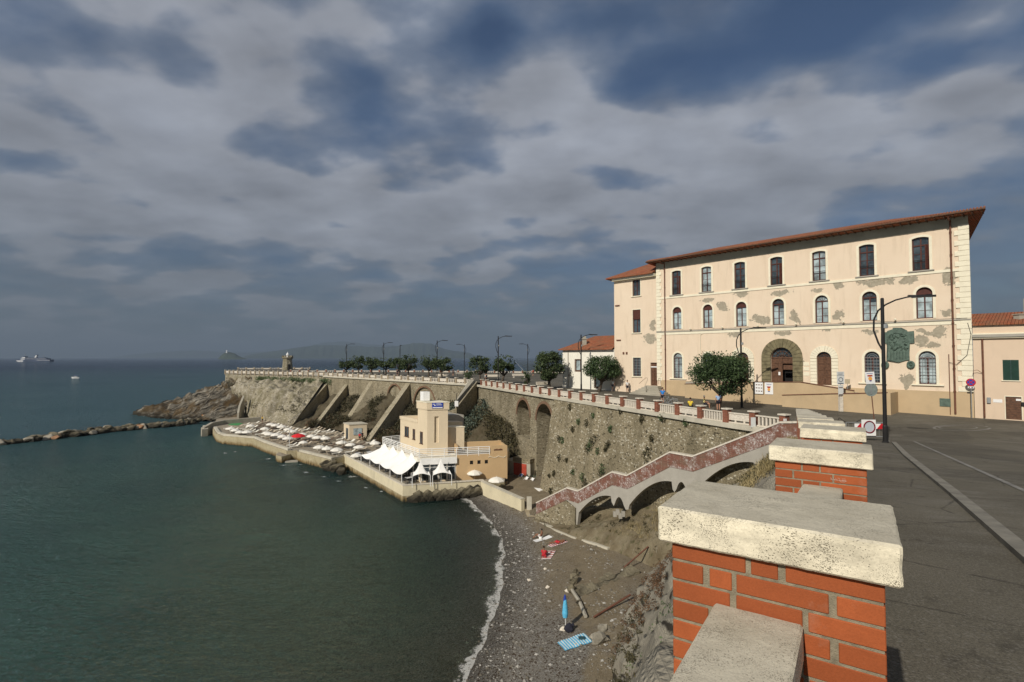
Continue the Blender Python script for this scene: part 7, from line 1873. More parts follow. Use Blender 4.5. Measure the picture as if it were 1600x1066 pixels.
# ------------------------------------------------------------------ beach finds
random.seed(8)
def bz(x, y): return beach_z(x, y)
v = []; f = []; b0 = bmesh.new(); bmesh.ops.create_icosphere(b0, subdivisions=1, radius=1); b0.verts.index_update(); IV = [x.co.copy() for x in b0.verts]; IF = [[x.index for x in q.verts] for q in b0.faces]; b0.free()
cnt = 0; lcs = []
OV = [V((1, 0, 0)), V((-1, 0, 0)), V((0, 1, 0)), V((0, -1, 0)), V((0, 0, 1)), V((0, 0, -1))]; OF = [(0, 2, 4), (2, 1, 4), (1, 3, 4), (3, 0, 4), (2, 0, 5), (1, 2, 5), (3, 1, 5), (0, 3, 5)]
while cnt < 9500:
    y = random.uniform(20, 60); x = random.uniform(-6, 12); d = sdist(x, y)
    if d < -1.5 or d > 13: continue
    z_ = mn.noise(V((x * .25, y * .25, 0))); belt = math.sin(d * 1.05) * .3
    if z_ + belt < -.05 + (0.25 if d > 4 else -.4) * 1 and random.random() < .88: continue
    r_ = min(.13, random.uniform(.018, .04) * (1 + (random.random() ** 7) * 3)); z = bz(x, y) + r_ * .2; k = len(v); rr = Matrix.Rotation(random.uniform(0, 3), 3, 'Z'); sq = random.uniform(.45, .8)
    v += [rr @ V((q.x * r_ * 1.3 * random.uniform(.8, 1.2), q.y * r_ * random.uniform(.8, 1.2), q.z * r_ * sq)) + V((x, y, z)) for q in OV]; f += [tuple(k + i for i in q) for q in OF]
    tn = random.random() ** 1.6; lcs += [tn] * 8; cnt += 1
M['pebble'] = leaf('loose_pebbles', (.10, .085, .06), (.42, .40, .35)); M['pebble'].node_tree.nodes['Principled BSDF'].inputs['Roughness'].default_value = .85
m = MB(); m.v = v; m.f = [list(q) for q in f]; m.mi = [0] * len(f); po = m.build('pebbles', M['pebble'], normals=False); a = po.data.attributes.new('lc', 'FLOAT', 'FACE'); a.data.foreach_set('value', lcs); po['kind'] = 'stuff'
# larger rocks with their own places
rocks = [(896, 912, .35, 'dark tall rock sticking up near the middle of the beach'), (893, 925, .3, 'dark rock below the tall one on the middle of the beach'), (899, 900, .28, 'thin dark rock standing behind the tall one on the beach'),
         (936, 1003, .5, 'pale rough rock lying against the netted cliff beside the blue towel'), (943, 985, .35, 'pale rock against the foot of the netted cliff'), (887, 925, .2, 'small pale stone beside the dark rock'), (827, 908, .16, 'lone white stone on the brown part of the beach'), (856, 919, .15, 'lone round pale stone in the middle of the beach'),
         (852, 890, .14, 'pale stone above the middle of the beach'), (905, 945, .3, 'rock near the closed blue parasol'), (880, 985, .2, 'brown stone left of the black bag')]
for i, (px, py, r_, lab) in enumerate(rocks):
    z = 1.0
    for _ in range(12): p = at(px, py, z); z = bz(p.x, p.y)
    m = MB(); m.blob((p.x, p.y, z + r_ * .4), r_, 2, .5, i + 3, (1, .7, 1.5 if i < 3 else .7)); tag(m.build('beach_rock', cols[0] if i in (0, 1, 2, 9) else M['trav_far'] if i > 4 else cols[1], loc=(p.x, p.y, z)), lab, 'rock', 'rocks on the beach')
def bp(px, py):
    z = 1.0
    for _ in range(20): p = at(px, py, z); z = .5 * z + .5 * bz(p.x, p.y)
    return V((p.x, p.y, bz(p.x, p.y)))
# concrete slabs of an old groyne running from the cliff
gr_ = thing('old_groyne', 'broken grey concrete slab running from the cliff across the upper beach', 'groyne', tuple(bp(940, 915)))
m = MB(); a, b = bp(905, 935), bp(1000, 897); dv = (b - a); 
for i in range(9):
    t0_, t1_ = i / 9, (i + .96) / 9; p, q = a.lerp(b, t0_), a.lerp(b, t1_); wv = V((-dv.y, dv.x, 0)).normalized() * (1.0 + .3 * math.sin(i * 1.7)); zz_ = -.02 + .06 * (i % 3) + i * .02
    m.prism([V((p.x, p.y, p.z + zz_)), V((q.x, q.y, q.z + zz_)), V((q.x, q.y, q.z + zz_ + .1)) + wv, V((p.x, p.y, p.z + zz_ + .1)) + wv], V((0, 0, -.6)))
m.build('slabs', M['boulder'], gr_)
m = MB(); a, b = bp(893, 925), bp(915, 968); m.tube([a + V((0, 0, .2)), a.lerp(b, .5) + V((.1, 0, .22)), b + V((0, 0, .2))], .13, 6); tag(m.build('concrete_beam', M['concrete'], loc=tuple(a)), 'pale broken concrete beam lying beside the blue parasol', 'beam')
a, b = bp(928, 968), bp(985, 940); m = MB(); m.tube([a + V((0, 0, .15)), b + V((0, 0, .45))], .07, 6); tag(m.build('rusty_pipe', M['rust'], loc=tuple(a)), 'rusty pipe sloping down onto the beach from the scrub', 'pipe')
a, b = bp(975, 893), bp(1013, 880); m = MB(); m.tube([a + V((0, 0, .3)), b + V((0, 0, 1.3))], .06, 6); tag(m.build('driftwood', M['rust'], loc=tuple(a)), 'reddish plank leaning near the scrub at the cliff foot', 'driftwood')

# ------------------------------------------------------------------ people
def skin_obj(name, J, E, rad, mat, parent, root, sub=1):
    b = bmesh.new(); lay = b.verts.layers.skin.verify(); names = list(J); vs = {k: b.verts.new(J[k]) for k in names}
    for a, c in E: b.edges.new((vs[a], vs[c]))
    for k in names: r_ = rad[k]; vs[k][lay].radius = (r_ if isinstance(r_, tuple) else (r_, r_)); vs[k][lay].use_root = (k == root)
    me = bpy.data.meshes.new(name); b.to_mesh(me); b.free(); me.materials.append(mat)
    o = bpy.data.objects.new(name, me); C.objects.link(o); o.parent = parent
    s = o.modifiers.new('skin', 'SKIN'); s.use_smooth_shade = True
    u = o.modifiers.new('sub', 'SUBSURF'); u.levels = sub; u.render_levels = sub; return o
def joints(pose):
    J = dict(pel=(0, 0, .95), wai=(0, 0, 1.10), che=(0, .0, 1.32), nek=(0, 0, 1.47), hd0=(0, -.01, 1.55), hd1=(0, -.02, 1.68),
             lh=(.09, 0, .90), rh=(-.09, 0, .90), lk=(.10, -.02, .50), rk=(-.10, .02, .50), la=(.10, .03, .09), ra=(-.10, .04, .09), lt=(.11, -.13, .03), rt=(-.11, -.12, .03),
             ls=(.18, 0, 1.40), rs=(-.18, 0, 1.40), le=(.24, .03, 1.13), re=(-.24, .03, 1.13), lw=(.25, -.06, .89), rw=(-.25, -.06, .89), lp=(.25, -.08, .82), rp=(-.25, -.08, .82))
    if pose == 'walk': J.update(lk=(.10, -.18, .53), la=(.10, -.20, .10), lt=(.11, -.36, .05), rk=(-.10, .08, .50), ra=(-.10, .32, .16), rt=(-.10, .24, .04), le=(.24, .14, 1.15), lw=(.24, .10, .92), lp=(.24, .08, .86), re=(-.24, -.08, 1.15), rw=(-.22, -.26, 1.0), rp=(-.22, -.31, .95))
    if pose in ('sit', 'ground'):
        h = .48 if pose == 'sit' else .12; d = .95 - h
        for k in ('pel', 'wai', 'che', 'nek', 'hd0', 'hd1', 'ls', 'rs', 'le', 're', 'lw', 'rw', 'lp', 'rp'): x, y, z = J[k]; J[k] = (x, y + (.0 if k in ('pel', 'wai') else .04), z - d)
        J.update(lh=(.10, -.05, h + .02), rh=(-.10, -.05, h + .02), lk=(.12, -.45, h + .05 if pose == 'sit' else .45), rk=(-.12, -.45, h + .05 if pose == 'sit' else .40), la=(.12, -.50 if pose == 'sit' else -.72, .09), ra=(-.12, -.48 if pose == 'sit' else -.74, .09), lt=(.12, -.63 if pose == 'sit' else -.86, .04), rt=(-.12, -.60 if pose == 'sit' else -.88, .04))
        J.update(lw=(.16, -.30, h + .18), rw=(-.16, -.30, h + .18), lp=(.14, -.37, h + .17), rp=(-.14, -.37, h + .17), le=(.25, -.05, h + .22), re=(-.25, -.05, h + .22))
    if pose == 'lie':
        J = {k: (x, -(z - .95), .12 + y * .4) for k, (x, y, z) in J.items()}
        J.update(lt=(.13, .86, .16), rt=(-.13, .86, .16), le=(.30, -.3, .08), lw=(.28, -.52, .10), lp=(.24, -.6, .12))
    return J
def person(label, loc, rz, pose, top_c, bot_c, skin='skin', hat=None, sc_=1.0, group=None, top_mat=None):
    t = thing('person', label, 'person', tuple(loc), rz, group); t.scale = (sc_, sc_, sc_)
    J = joints(pose)
    E = [('pel', 'wai'), ('wai', 'che'), ('che', 'nek'), ('nek', 'hd0'), ('hd0', 'hd1'), ('pel', 'lh'), ('pel', 'rh'), ('lh', 'lk'), ('rh', 'rk'), ('lk', 'la'), ('rk', 'ra'), ('la', 'lt'), ('ra', 'rt'), ('che', 'ls'), ('che', 'rs'), ('ls', 'le'), ('rs', 're'), ('le', 'lw'), ('re', 'rw'), ('lw', 'lp'), ('rw', 'rp')]
    rad = dict(pel=(.14, .11), wai=(.125, .095), che=(.15, .11), nek=.055, hd0=.07, hd1=.085, lh=.09, rh=.09, lk=.058, rk=.058, la=.04, ra=.04, lt=.035, rt=.035, ls=.06, rs=.06, le=.04, re=.04, lw=.028, rw=.028, lp=.032, rp=.032)
    for s_, w_, p_ in (('l', 'lw', 'lp'), ('r', 'rw', 'rp')):
        P_ = V(J[p_]); W_ = V(J[w_]); d = (P_ - W_).normalized(); side = d.cross(V((0, 0, 1))) if abs(d.z) < .8 else V((0, 1, 0))
        side = side.normalized()
        for k, (o_, l) in enumerate(((-.024, .062), (-.008, .072), (.008, .068), (.024, .055))):
            a = '%sf%d' % (s_, k); J[a] = tuple(P_ + side * o_ + d * (l * .55)); J[a + 'b'] = tuple(P_ + side * o_ * 1.1 + d * l * .95 + V((0, 0, -.01))); E += [(p_, a), (a, a + 'b')]; rad[a] = .009; rad[a + 'b'] = .007
        a = s_ + 'th'; J[a] = tuple(W_.lerp(P_, .7) - side * .045 + d * .01); E.append((p_, a)); rad[a] = .009
    skin_obj('body', J, E, rad, M[skin], t, 'pel')
    sub = lambda ks: {k: J[k] for k in ks}
    if top_c:
        ks = ['pel', 'wai', 'che', 'nek', 'ls', 'rs', 'le', 're']; JJ = sub(ks); JJ['le'] = tuple(V(J['ls']).lerp(V(J['le']), .7)); JJ['re'] = tuple(V(J['rs']).lerp(V(J['re']), .7)); JJ['nek'] = tuple(V(J['che']).lerp(V(J['nek']), .6))
        skin_obj('shirt', JJ, [('pel', 'wai'), ('wai', 'che'), ('che', 'nek'), ('che', 'ls'), ('che', 'rs'), ('ls', 'le'), ('rs', 're')], dict(pel=(.165, .135), wai=(.150, .12), che=(.17, .13), nek=.085, ls=.085, rs=.085, le=.062, re=.062), top_c, t, 'pel')
    if bot_c:
        ks = ['pel', 'lh', 'rh', 'lk', 'rk']; JJ = sub(ks); 
        for k, h in (('lk', 'lh'), ('rk', 'rh')): JJ[k] = tuple(V(J[h]).lerp(V(J[k]), .75))
        skin_obj('shorts', JJ, [('pel', 'lh'), ('pel', 'rh'), ('lh', 'lk'), ('rh', 'rk')], dict(pel=(.155, .125), lh=.115, rh=.115, lk=.085, rk=.085), bot_c, t, 'pel')
    h = V(J['hd1']); b = V(J['hd0']); up = (h - b).normalized(); back = V((0, 1, 0)) if pose != 'lie' else V((0, 0, -1))
    m = MB(); c = h + up * .035 + back * .02; m.blob(tuple(c), .093, 2, .08, 1); m.build('hair' if not hat else 'hat', hat or M['hair'], t, world=False, smooth=True)
    m = MB(); fwd = -back; m.blob(tuple(b.lerp(h, .6) + fwd * .085), .014, 1, .05); m.build('nose', M[skin], t, world=False)
    e = MB(); sd_ = V((1, 0, 0))
    for s_ in (-1, 1): e.blob(tuple(b.lerp(h, .85) + fwd * .078 + sd_ * s_ * .03), .010, 1, 0)
    e.build('eyes', M['hair'], t, world=False); k = MB(); k.box(-.022, .022, -.004, .004, -.004, .004, lambda x, y, z: b.lerp(h, .3) + fwd * .075 + V((x, 0, z)) + V((0, y, 0))); k.build('mouth', M['red_door'], t, world=False)
    return t
shirt = lambda n, c: plain(n, c, .85, .1)
BLUE = shirt('royal_blue_cotton', (.03, .20, .55)); YEL = shirt('yellow_cotton', (.75, .55, .06)); YEL2 = shirt('pale_yellow_cotton', (.75, .66, .25)); LBL = shirt('light_blue_cotton', (.30, .42, .60)); WHT = shirt('white_cotton', (.72, .72, .68)); DRK = shirt('dark_cotton', (.02, .02, .03)); REDS = shirt('red_swimwear', (.5, .03, .04)); GOLD = shirt('mustard_cotton', (.55, .36, .04))
p = gp(1035.5, 631); person('person in royal blue shirt standing behind the balustrade with bicycles, seen from behind', p, R(160), 'stand', BLUE, DRK, hat=None, sc_=.98)
p = gp(1122.5, 641.5); person('person in light blue shirt and dark shorts standing under the round tree', p, R(170), 'stand', LBL, DRK, sc_=.98)
p = gp(1079, 641); person('person in bright yellow top sitting behind the balustrade near the bicycles', p + V((0, 0, -.1)), R(150), 'sit', YEL, DRK, skin='skin_dark')
p = gp(1101, 637); person('person in pale yellow shirt bending beside the trunk of the round tree', p + V((0, 0, -.1)), R(60), 'sit', YEL2, DRK, hat=M['fabric_parasol'])
p = gp(957.5, 611.5); person('person in white shirt with dark trousers walking below the spreading tree', p, R(-60), 'walk', WHT, DRK, sc_=.95)
p = gp(980.3, 613.5); person('person in white top and black shorts near the notice boards', p, R(200), 'stand', WHT, DRK, skin='skin_dark', sc_=.95)
p = gp(983.8, 611.5); person('person in mustard yellow shirt behind the one in black shorts', p, R(170), 'stand', GOLD, GOLD, sc_=.95)
for i, (px, Y, c, lab) in enumerate([(621, 125, DRK, 'tiny person in dark clothes under the fifth tree of the row'), (760, 93, DRK, 'tiny dark dressed person near the ball shaped tree'), (758.5, 91, WHT, 'tiny person with pale top behind the balustrade near the middle'), (833, 126, REDS, 'tiny person in red far across the square near the big tree'), (708, 128, DRK, 'tiny dark figure between two trees on the square')]):
    q = tb(px, Y); person(lab, q, R(40 * i), 'walk' if i % 2 else 'stand', c, DRK)
# beach people
p = bp(846, 842); person('tanned person sitting upright on a white towel on the beach', p, R(-110), 'ground', None, WHT, skin='skin_dark')
m = MB(); f_ = lambda a, w_, h, x, y: None
def towel(px, py, ang, L, W, mats, label, stripes=0, mat2=None):
    p = bp(px, py); c_, s_ = math.cos(ang), math.sin(ang); g = lambda x, y, z: V((p.x + x * c_ - y * s_, p.y + x * s_ + y * c_, bz(p.x + x * c_ - y * s_, p.y + x * s_ + y * c_) + z + .05))
    t = thing('beach_towel', label, 'towel', tuple(p)); m = MB(); N = 10
    rows = [[g(-L / 2 + L * i / N, -W / 2 + W * j / 5, .012 * mn.noise(V((i * .7, j * .7, px)))) for j in range(6)] for i in range(N + 1)]
    m.grid(rows); m.grid([[q - V((0, 0, .02)) for q in r] for r in rows]); m.build('cloth', mats, t, normals=False)
    if stripes:
        m = MB()
        for k in range(stripes):
            x = -L / 2 + L * (k + .5) / stripes; m.grid([[g(x - L / stripes * .22, -W / 2 + W * j / 5, .022) for j in range(6)], [g(x + L / stripes * .22, -W / 2 + W * j / 5, .022) for j in range(6)]])
        m.build('stripes', mat2, t, normals=False)
    return t
towel(848, 843, R(20), 1.7, .8, M['white'], 'white towel under the sitting person on the beach')
towel(872, 850, R(25), 1.75, .7, M['white'], 'red and white striped towel on the upper beach', 8, M['sign_red'])
towel(857, 868, R(70), 1.7, .9, M['white'], 'white towel spread beside the person in red', 5, M['red_door'])
towel(898, 1003, R(18), 1.75, 1.15, M['blue_fabric'], 'blue and white striped towel on the lower beach beside the black bag', 11, plain('pale_towel_stripe', (.55, .62, .60), .9, .1))
p = bp(872, 850); person('person in red swimwear lying on the striped towel on the upper beach', p + V((0, 0, .08)), R(115), 'lie', None, REDS, skin='skin_dark')
p = bp(850, 872); person('person in red lying with raised knees on the pebbly sand below the other sunbathers', p + V((0, 0, .08)), R(160), 'ground', REDS, REDS, skin='skin_dark')
p = bp(889, 987); m = MB(); m.blob((p.x, p.y, p.z + .22), .30, 2, .25, 2, (1.1, .8, .9)); m.blob((p.x + .25, p.y + .1, p.z + .35), .12, 2, .2, 2); tag(m.build('black_bag', DRK, loc=tuple(p)), 'black bag at the foot of the closed blue parasol', 'bag')
p = bp(909, 1000); m = MB(); m.cbox(p.x - .2, p.x + .2, p.y - .13, p.y + .13, p.z + .07, p.z + .17, .03); tag(m.build('folded_cloth', plain('dark_teal_cloth', (.02, .06, .07), .9, .2), loc=tuple(p)), 'folded dark teal cloth on the corner of the blue towel', 'cloth')
p = bp(884, 985); cp_ = thing('closed_parasol', 'closed light blue beach parasol with purple tip stuck in the pebbles', 'parasol', tuple(p))
MB().tube([p + V((0, 0, -.1)), p + V((-.05, .05, 2.1))], .02, 6).build('pole', M['white_metal'], cp_)
m = MB(); m.lathe([(.03, 0), (.15, .05), (.19, .3), (.14, .8), (.09, 1.15), (.03, 1.25)], (p.x - .03, p.y + .03, p.z + .75), 12); m.build('folded_canopy', M['blue_fabric'], cp_); m = MB(); m.lathe([(.10, 0), (.10, .15), (.04, .38), (.01, .42)], (p.x - .04, p.y + .04, p.z + 1.78), 10); m.build('tip', M['sign_blue'], cp_)

# ------------------------------------------------------------------ parasols and loungers
def parasol_mesh(mat, r_=1.25, h=2.15, name='parasol'):
    t = thing(name, 'x', 'parasol', (0, 0, 0))
    MB().tube([V((0, 0, 0)), V((0, 0, h + .1))], .025, 6).build('pole', M['white_metal'], t, world=False)
    m = MB(); N = 8; rows = []
    for q, z in ((0, h), (.35, h - .09), (.7, h - .25), (1, h - .50), (1.0, h - .62)):
        rows.append([V((r_ * q * math.cos(2 * math.pi * j / N), r_ * q * math.sin(2 * math.pi * j / N), z + (.0))) for j in range(N + 1)])
    m.grid(rows); m.build('canopy', mat, t, world=False, normals=False); return t
PW_ = parasol_mesh(M['fabric_parasol']); PWT = tree_of(PW_); first = True
pts = [(300 + x / 4, 560 + y / 4) for x, y in [(365, 415), (345, 455), (270, 442), (240, 430), (490, 405), (520, 413), (560, 423), (455, 435), (600, 437), (625, 447), (465, 457), (485, 466), (525, 473), (565, 483), (600, 492), (690, 466), (745, 476), (785, 486), (835, 494), (695, 512), (935, 519), (990, 530), (1045, 543), (795, 545), (845, 556), (905, 566), (1145, 524), (1028, 597), (1030, 463), (300, 452)]]
labs = {0: 'white parasol at the far end of the bathing platform nearest the pale cliff', 3: 'leftmost white parasol on the bathing platform', 26: 'pale parasol under the restaurant railing, right of the hut', 27: 'white parasol at the corner of the white awnings', 28: 'white parasol directly in front of the small hut', 20: 'first white parasol in the row below the hut', 21: 'second white parasol in the row below the hut', 22: 'third white parasol in the row below the hut', 19: 'small pale parasol just right of the red one', 23: 'first of three white parasols near the platform edge', 24: 'middle one of three white parasols near the platform edge', 25: 'last of three white parasols near the platform edge, closest to the awnings'}
rest_ = sorted((pts[j] for j in range(30) if j not in labs))
for i, (px, py) in enumerate(pts):
    q = at(px, py, 3.0); loc = (q.x, q.y, 1.5)
    lab = labs.get(i) or 'open white parasol, ' + ordn(rest_.index((px, py))) + ' from the left in the crowd on the bathing platform'
    if first: o = PW_; o.location = loc; o.scale = (.8, .8, .75); o['label'] = lab; o['group'] = 'white parasols on the bathing platform'; first = False
    else: dup(PWT, loc, i * .4, lab, 'white parasols on the bathing platform', (.66, .66, .66) if i == 19 else (.8 + .06 * math.sin(i * 2.3),) * 2 + (.75 + .05 * math.cos(i),))
q = at(466, 680, 3.0); pr = parasol_mesh(M['red_fabric'], 1.35, 1.6); pr.location = (q.x, q.y, 1.7); pr['label'] = 'the only red parasol, among the white ones on the bathing platform'
q = at(741.5, 730, 3.5); o = dup(PWT, (q.x, q.y, 1.8), 0, 'white parasol standing against the tan restaurant wall', 'white parasols by the restaurant', .85); o.location.z = 1.3
q = at(776, 742, 3.0); o = dup(PWT, (q.x, q.y, .85), .3, 'white parasol over the seated guests in the yard', 'white parasols by the restaurant', .88)
# loungers
def lounger():
    m = MB(); m.box(-.32, .32, -.75, .45, .26, .33); m.prism([V((-.32, .45, .28)), V((.32, .45, .28)), V((.32, 1.05, .62)), V((-.32, 1.05, .62))], V((0, 0, .06)))
    for x in (-.28, .28):
        for y in (-.65, .35): m.box(x - .03, x + .03, y - .03, y + .03, 0, .26)
    return m
deck_poly = [(p.x, p.y) for p in QP] + [(RQ[0].x + 5, RQ[0].y + 6)] + [(p.x, p.y) for p in inner]
def inside(x, y, P_):
    c = False; j = len(P_) - 1
    for i in range(len(P_)):
        if (P_[i][1] > y) != (P_[j][1] > y) and x < (P_[j][0] - P_[i][0]) * (y - P_[i][1]) / (P_[j][1] - P_[i][1]) + P_[i][0]: c = not c
        j = i
    return c
def edge_d(x, y, P_): return seg_d(x, y, P_ + [P_[0]])
lm = [lounger().build('sun_lounger', mt, loc=(0, 0, 0)) for mt in (M['lounger'], plain('pale_lounger_canvas', (.70, .66, .55), .85, .2), plain('brown_lounger_canvas', (.11, .075, .05), .85, .2))]
dxy = (QP[5] - QP[3]).normalized(); nxy = V((-dxy.y, dxy.x, 0)); cnt = 0; rnd = random.Random(5); used = [False] * 3; lc_ = {}
for a in range(-14, 30):
    for b_ in range(-2, 16):
        p = QP[3] + dxy * (a * 2.0 + (b_ % 2) * .7) + nxy * (b_ * 2.35)
        if not inside(p.x, p.y, deck_poly) or edge_d(p.x, p.y, deck_poly) < 1.5 or rnd.random() < .1: continue
        k = rnd.choice((0, 0, 1, 2)); src = lm[k]
        o = src if not used[k] else src.copy()
        if used[k]: C.objects.link(o)
        used[k] = True; o.location = (p.x + rnd.uniform(-.2, .2), p.y + rnd.uniform(-.2, .2), 1.7); o.rotation_euler = (0, 0, math.atan2(dxy.y, dxy.x) + rnd.uniform(-.25, .25))
        lc_[b_] = lc_.get(b_, -1) + 1; tag(o, ['brown grey', 'pale', 'dark brown'][k] + ' sun lounger, ' + ordn(lc_[b_]) + ' from the left in the ' + ordn(b_ + 2) + ' row from the sea wall', 'sun lounger', ['grey loungers', 'pale loungers', 'dark loungers'][k] + ' on the bathing platform'); cnt += 1
print('loungers', cnt); print([round(800+800*q[0].x/q[0].y) for q in spots])
m = MB(); q = at(366, 662.5, 1.75); m.prism([at(356, 664, 1.72), at(364, 661, 1.72), at(380, 661.5, 1.72), at(372, 665, 1.72)], V((0, 0, .03))); tag(m.build('green_mat', plain('green_mat_fabric', (.06, .25, .08), .9, .1), loc=tuple(q)), 'green mat at the far left end of the bathing platform', 'mat')
# people on the platform (tiny)
for i, (px, py, c, s_) in enumerate([(562, 690, REDS, 'skin_dark'), (566, 688, DRK, 'skin'), (452, 684, YEL, 'skin_dark'), (410, 661, GOLD, 'skin_dark')]):
    q = at(px, py, 1.72); person(['tiny person in red beside the hut parasol', 'tiny dark dressed person right of the hut', 'tiny person in yellow among the parasols, left of the red one', 'tiny person in ochre at the foot of the pale cliff'][i], q, R(50 * i), 'stand', c, DRK, skin=s_)
# restaurant terrace tables and chairs
def table():
    t = thing('dining_table', 'x', 'table', (0, 0, 0)); m = MB(); m.cbox(-.4, .4, -.4, .4, .72, .76, .01); m.build('tabletop', M['white'], t, world=False); m = MB(); m.tube([V((0, 0, 0)), V((0, 0, .72))], .035, 6); m.box(-.22, .22, -.22, .22, 0, .03); m.build('leg', M['rubber'], t, world=False); return t
def chair():
    t = thing('dining_chair', 'x', 'chair', (0, 0, 0)); m = MB(); m.cbox(-.22, .22, -.22, .22, .43, .47, .01); m.build('seat', M['rubber'], t, world=False)
    m = MB(); m.cbox(-.22, .22, .18, .23, .55, .88, .01); m.build('backrest', M['rubber'], t, world=False); m = MB()
    for x in (-.19, .19):
        for y in (-.19, .2): m.box(x - .018, x + .018, y - .018, y + .018, 0, .43 if y < 0 else .86)
    m.build('legs', M['grey_metal'], t, world=False); return t
T_ = table(); TT = tree_of(T_); CH = chair(); CT = tree_of(CH); fT = fC = True
for i in range(11):
    for r_ in range(2):
        p = RQ[1].lerp(RQ[0], .06 + .082 * i) + V((1.15, .75, 0)) * (1 + r_ * 1.35) + V((0, 0, 0))
        loc = (p.x, p.y, 1.86); lb = 'white dining table, ' + ordn(i) + ' from the terrace corner in the ' + ['outer', 'inner'][r_] + ' row under the awnings'
        if fT: T_.location = loc; T_.rotation_euler = (0, 0, .6); T_['label'] = lb; T_['group'] = 'terrace tables'; fT = False
        else: dup(TT, loc, .6, lb, 'terrace tables')
        for k in range(4 if r_ == 0 else 2):
            a = .6 + k * math.pi / 2 + (0 if r_ == 0 else .0); q = (p.x + .62 * math.sin(a), p.y - .62 * math.cos(a), 1.86); rz = a + math.pi; lb2 = 'dark chair on the ' + ['near', 'right', 'far', 'left'][k] + ' side of the ' + ordn(i) + ' table from the corner, ' + ['outer', 'inner'][r_] + ' row'
            if fC: CH.location = q; CH.rotation_euler = (0, 0, rz); CH['label'] = lb2; CH['group'] = 'terrace chairs'; fC = False
            else: dup(CT, q, rz, lb2, 'terrace chairs')
# planters / white jugs at the corner
for i, (px, py) in enumerate([(640, 752), (644, 751.5)]):
    q = at(px, py, 2.0); m = MB(); m.lathe([(.16, 0), (.2, .5), (.17, .9), (.05, 1.0)], (0, 0, 0), 10); tag(m.build('white_urn', M['white'], loc=(q.x, q.y, 1.86)), ['white urn near the corner parapet of the terrace, left one', 'white urn near the corner parapet of the terrace, right one'][i], 'urn', 'white urns')
# deck chairs in the yard
def deckchair(canvas, label, q, rz):
    t = thing('deck_chair', label, 'deck chair', tuple(q), rz, 'deck chairs in the yard')
    m = MB()
    for x in (-.3, .3): m.tube([V((x, -.6, .03)), V((x, .55, .95))], .022, 5); m.tube([V((x, .45, .03)), V((x, -.45, .42))], .022, 5)
    for y, z in ((-.6, .03), (.55, .95), (-.45, .42), (.45, .03)): m.tube([V((-.3, y, z)), V((.3, y, z))], .02, 5)
    m.build('frame', M['white'], t, world=False)
    m = MB(); m.grid([[V((x, y, z)) for x in (-.27, .27)] for y, z in ((-.45, .42), (-.2, .30), (.1, .42), (.35, .68), (.55, .95))]); m.build('canvas', canvas, t, world=False, normals=False); return t
yz = .84
deckchair(M['navy'], 'navy blue deck chair beside the tan restaurant wall corner', at(794, 746, yz), R(20)); deckchair(M['navy'], 'navy blue deck chair in the middle of the yard', at(811, 752, yz), R(-50))
deckchair(M['white'], 'white deck chair in the yard left of the other white one, near the red doors', at(819, 757, yz), R(-60)); deckchair(M['white'], 'white deck chair next to the arch pier', at(828, 759, yz), R(-60))
q = at(841, 770, yz); m = MB(); m.prism([q + V((-.5, .3, 0)), q + V((.6, .1, .05)), q + V((.5, -.9, .05)), q + V((.1, -1.2, 0))], V((0, 0, .55))); tag(m.build('white_sheet', M['fabric'], loc=tuple(q)), 'white folded canvas lying at the foot of the bastion wall', 'canvas')
for i, (px, py, c) in enumerate([(778, 752, DRK), (784, 756, WHT), (790, 758, DRK), (773, 749, BLUE)]):
    q = at(px, py, yz); person(['person in dark clothes seated in the yard under the parasol', 'person in white seated in the yard by the wall', 'second person in dark clothes seated in the yard, nearest the beach', 'person in blue seated in the yard next to the restaurant'][i], q, R(40 + 90 * i), 'sit', c, DRK)
    dup(CT, (q.x, q.y, yz), R(40 + 90 * i), ['chair under the person in dark clothes by the parasol', 'chair under the person in white', 'chair under the person nearest the beach end of the yard', 'chair under the person in blue'][i], 'chairs in the yard')
q = at(781, 757, yz); dup(TT, (q.x, q.y, yz), .3, 'white table between the seated guests in the yard', 'yard table')
# lamp with white box on the wing wall
q = WE + V((0, .1, 9.2)); lt_ = thing('wall_lamp_post', 'short dark post with a white lantern on the wing wall', 'lamp', tuple(q)); MB().tube([q, q + V((0, 0, 2.6))], .06, 6).build('pole', M['black_metal'], lt_); m = MB(); m.cbox(q.x - .32, q.x + .32, q.y - .25, q.y - .05, q.z + .35, q.z + 1.3, .03); m.build('white_box', M['white'], lt_)
# small service posts
q = at(452, 700, 1.8); m = MB(); m.tube([q, q + V((0, 0, 3.6))], .05, 6); tag(m.build('flag_pole', M['white'], loc=tuple(q)), 'thin white pole at the seaward edge of the bathing platform', 'pole')
q = at(536, 708, 1.8); m = MB(); m.tube([q, q + V((0, 0, 3.3))], .05, 6); m.lathe([(.05, 0), (.25, .05), (.05, .3)], (q.x, q.y, q.z + 3.2), 8); tag(m.build('light_pole', M['black_metal'], loc=tuple(q)), 'thin dark light pole where the restaurant terrace begins', 'pole')

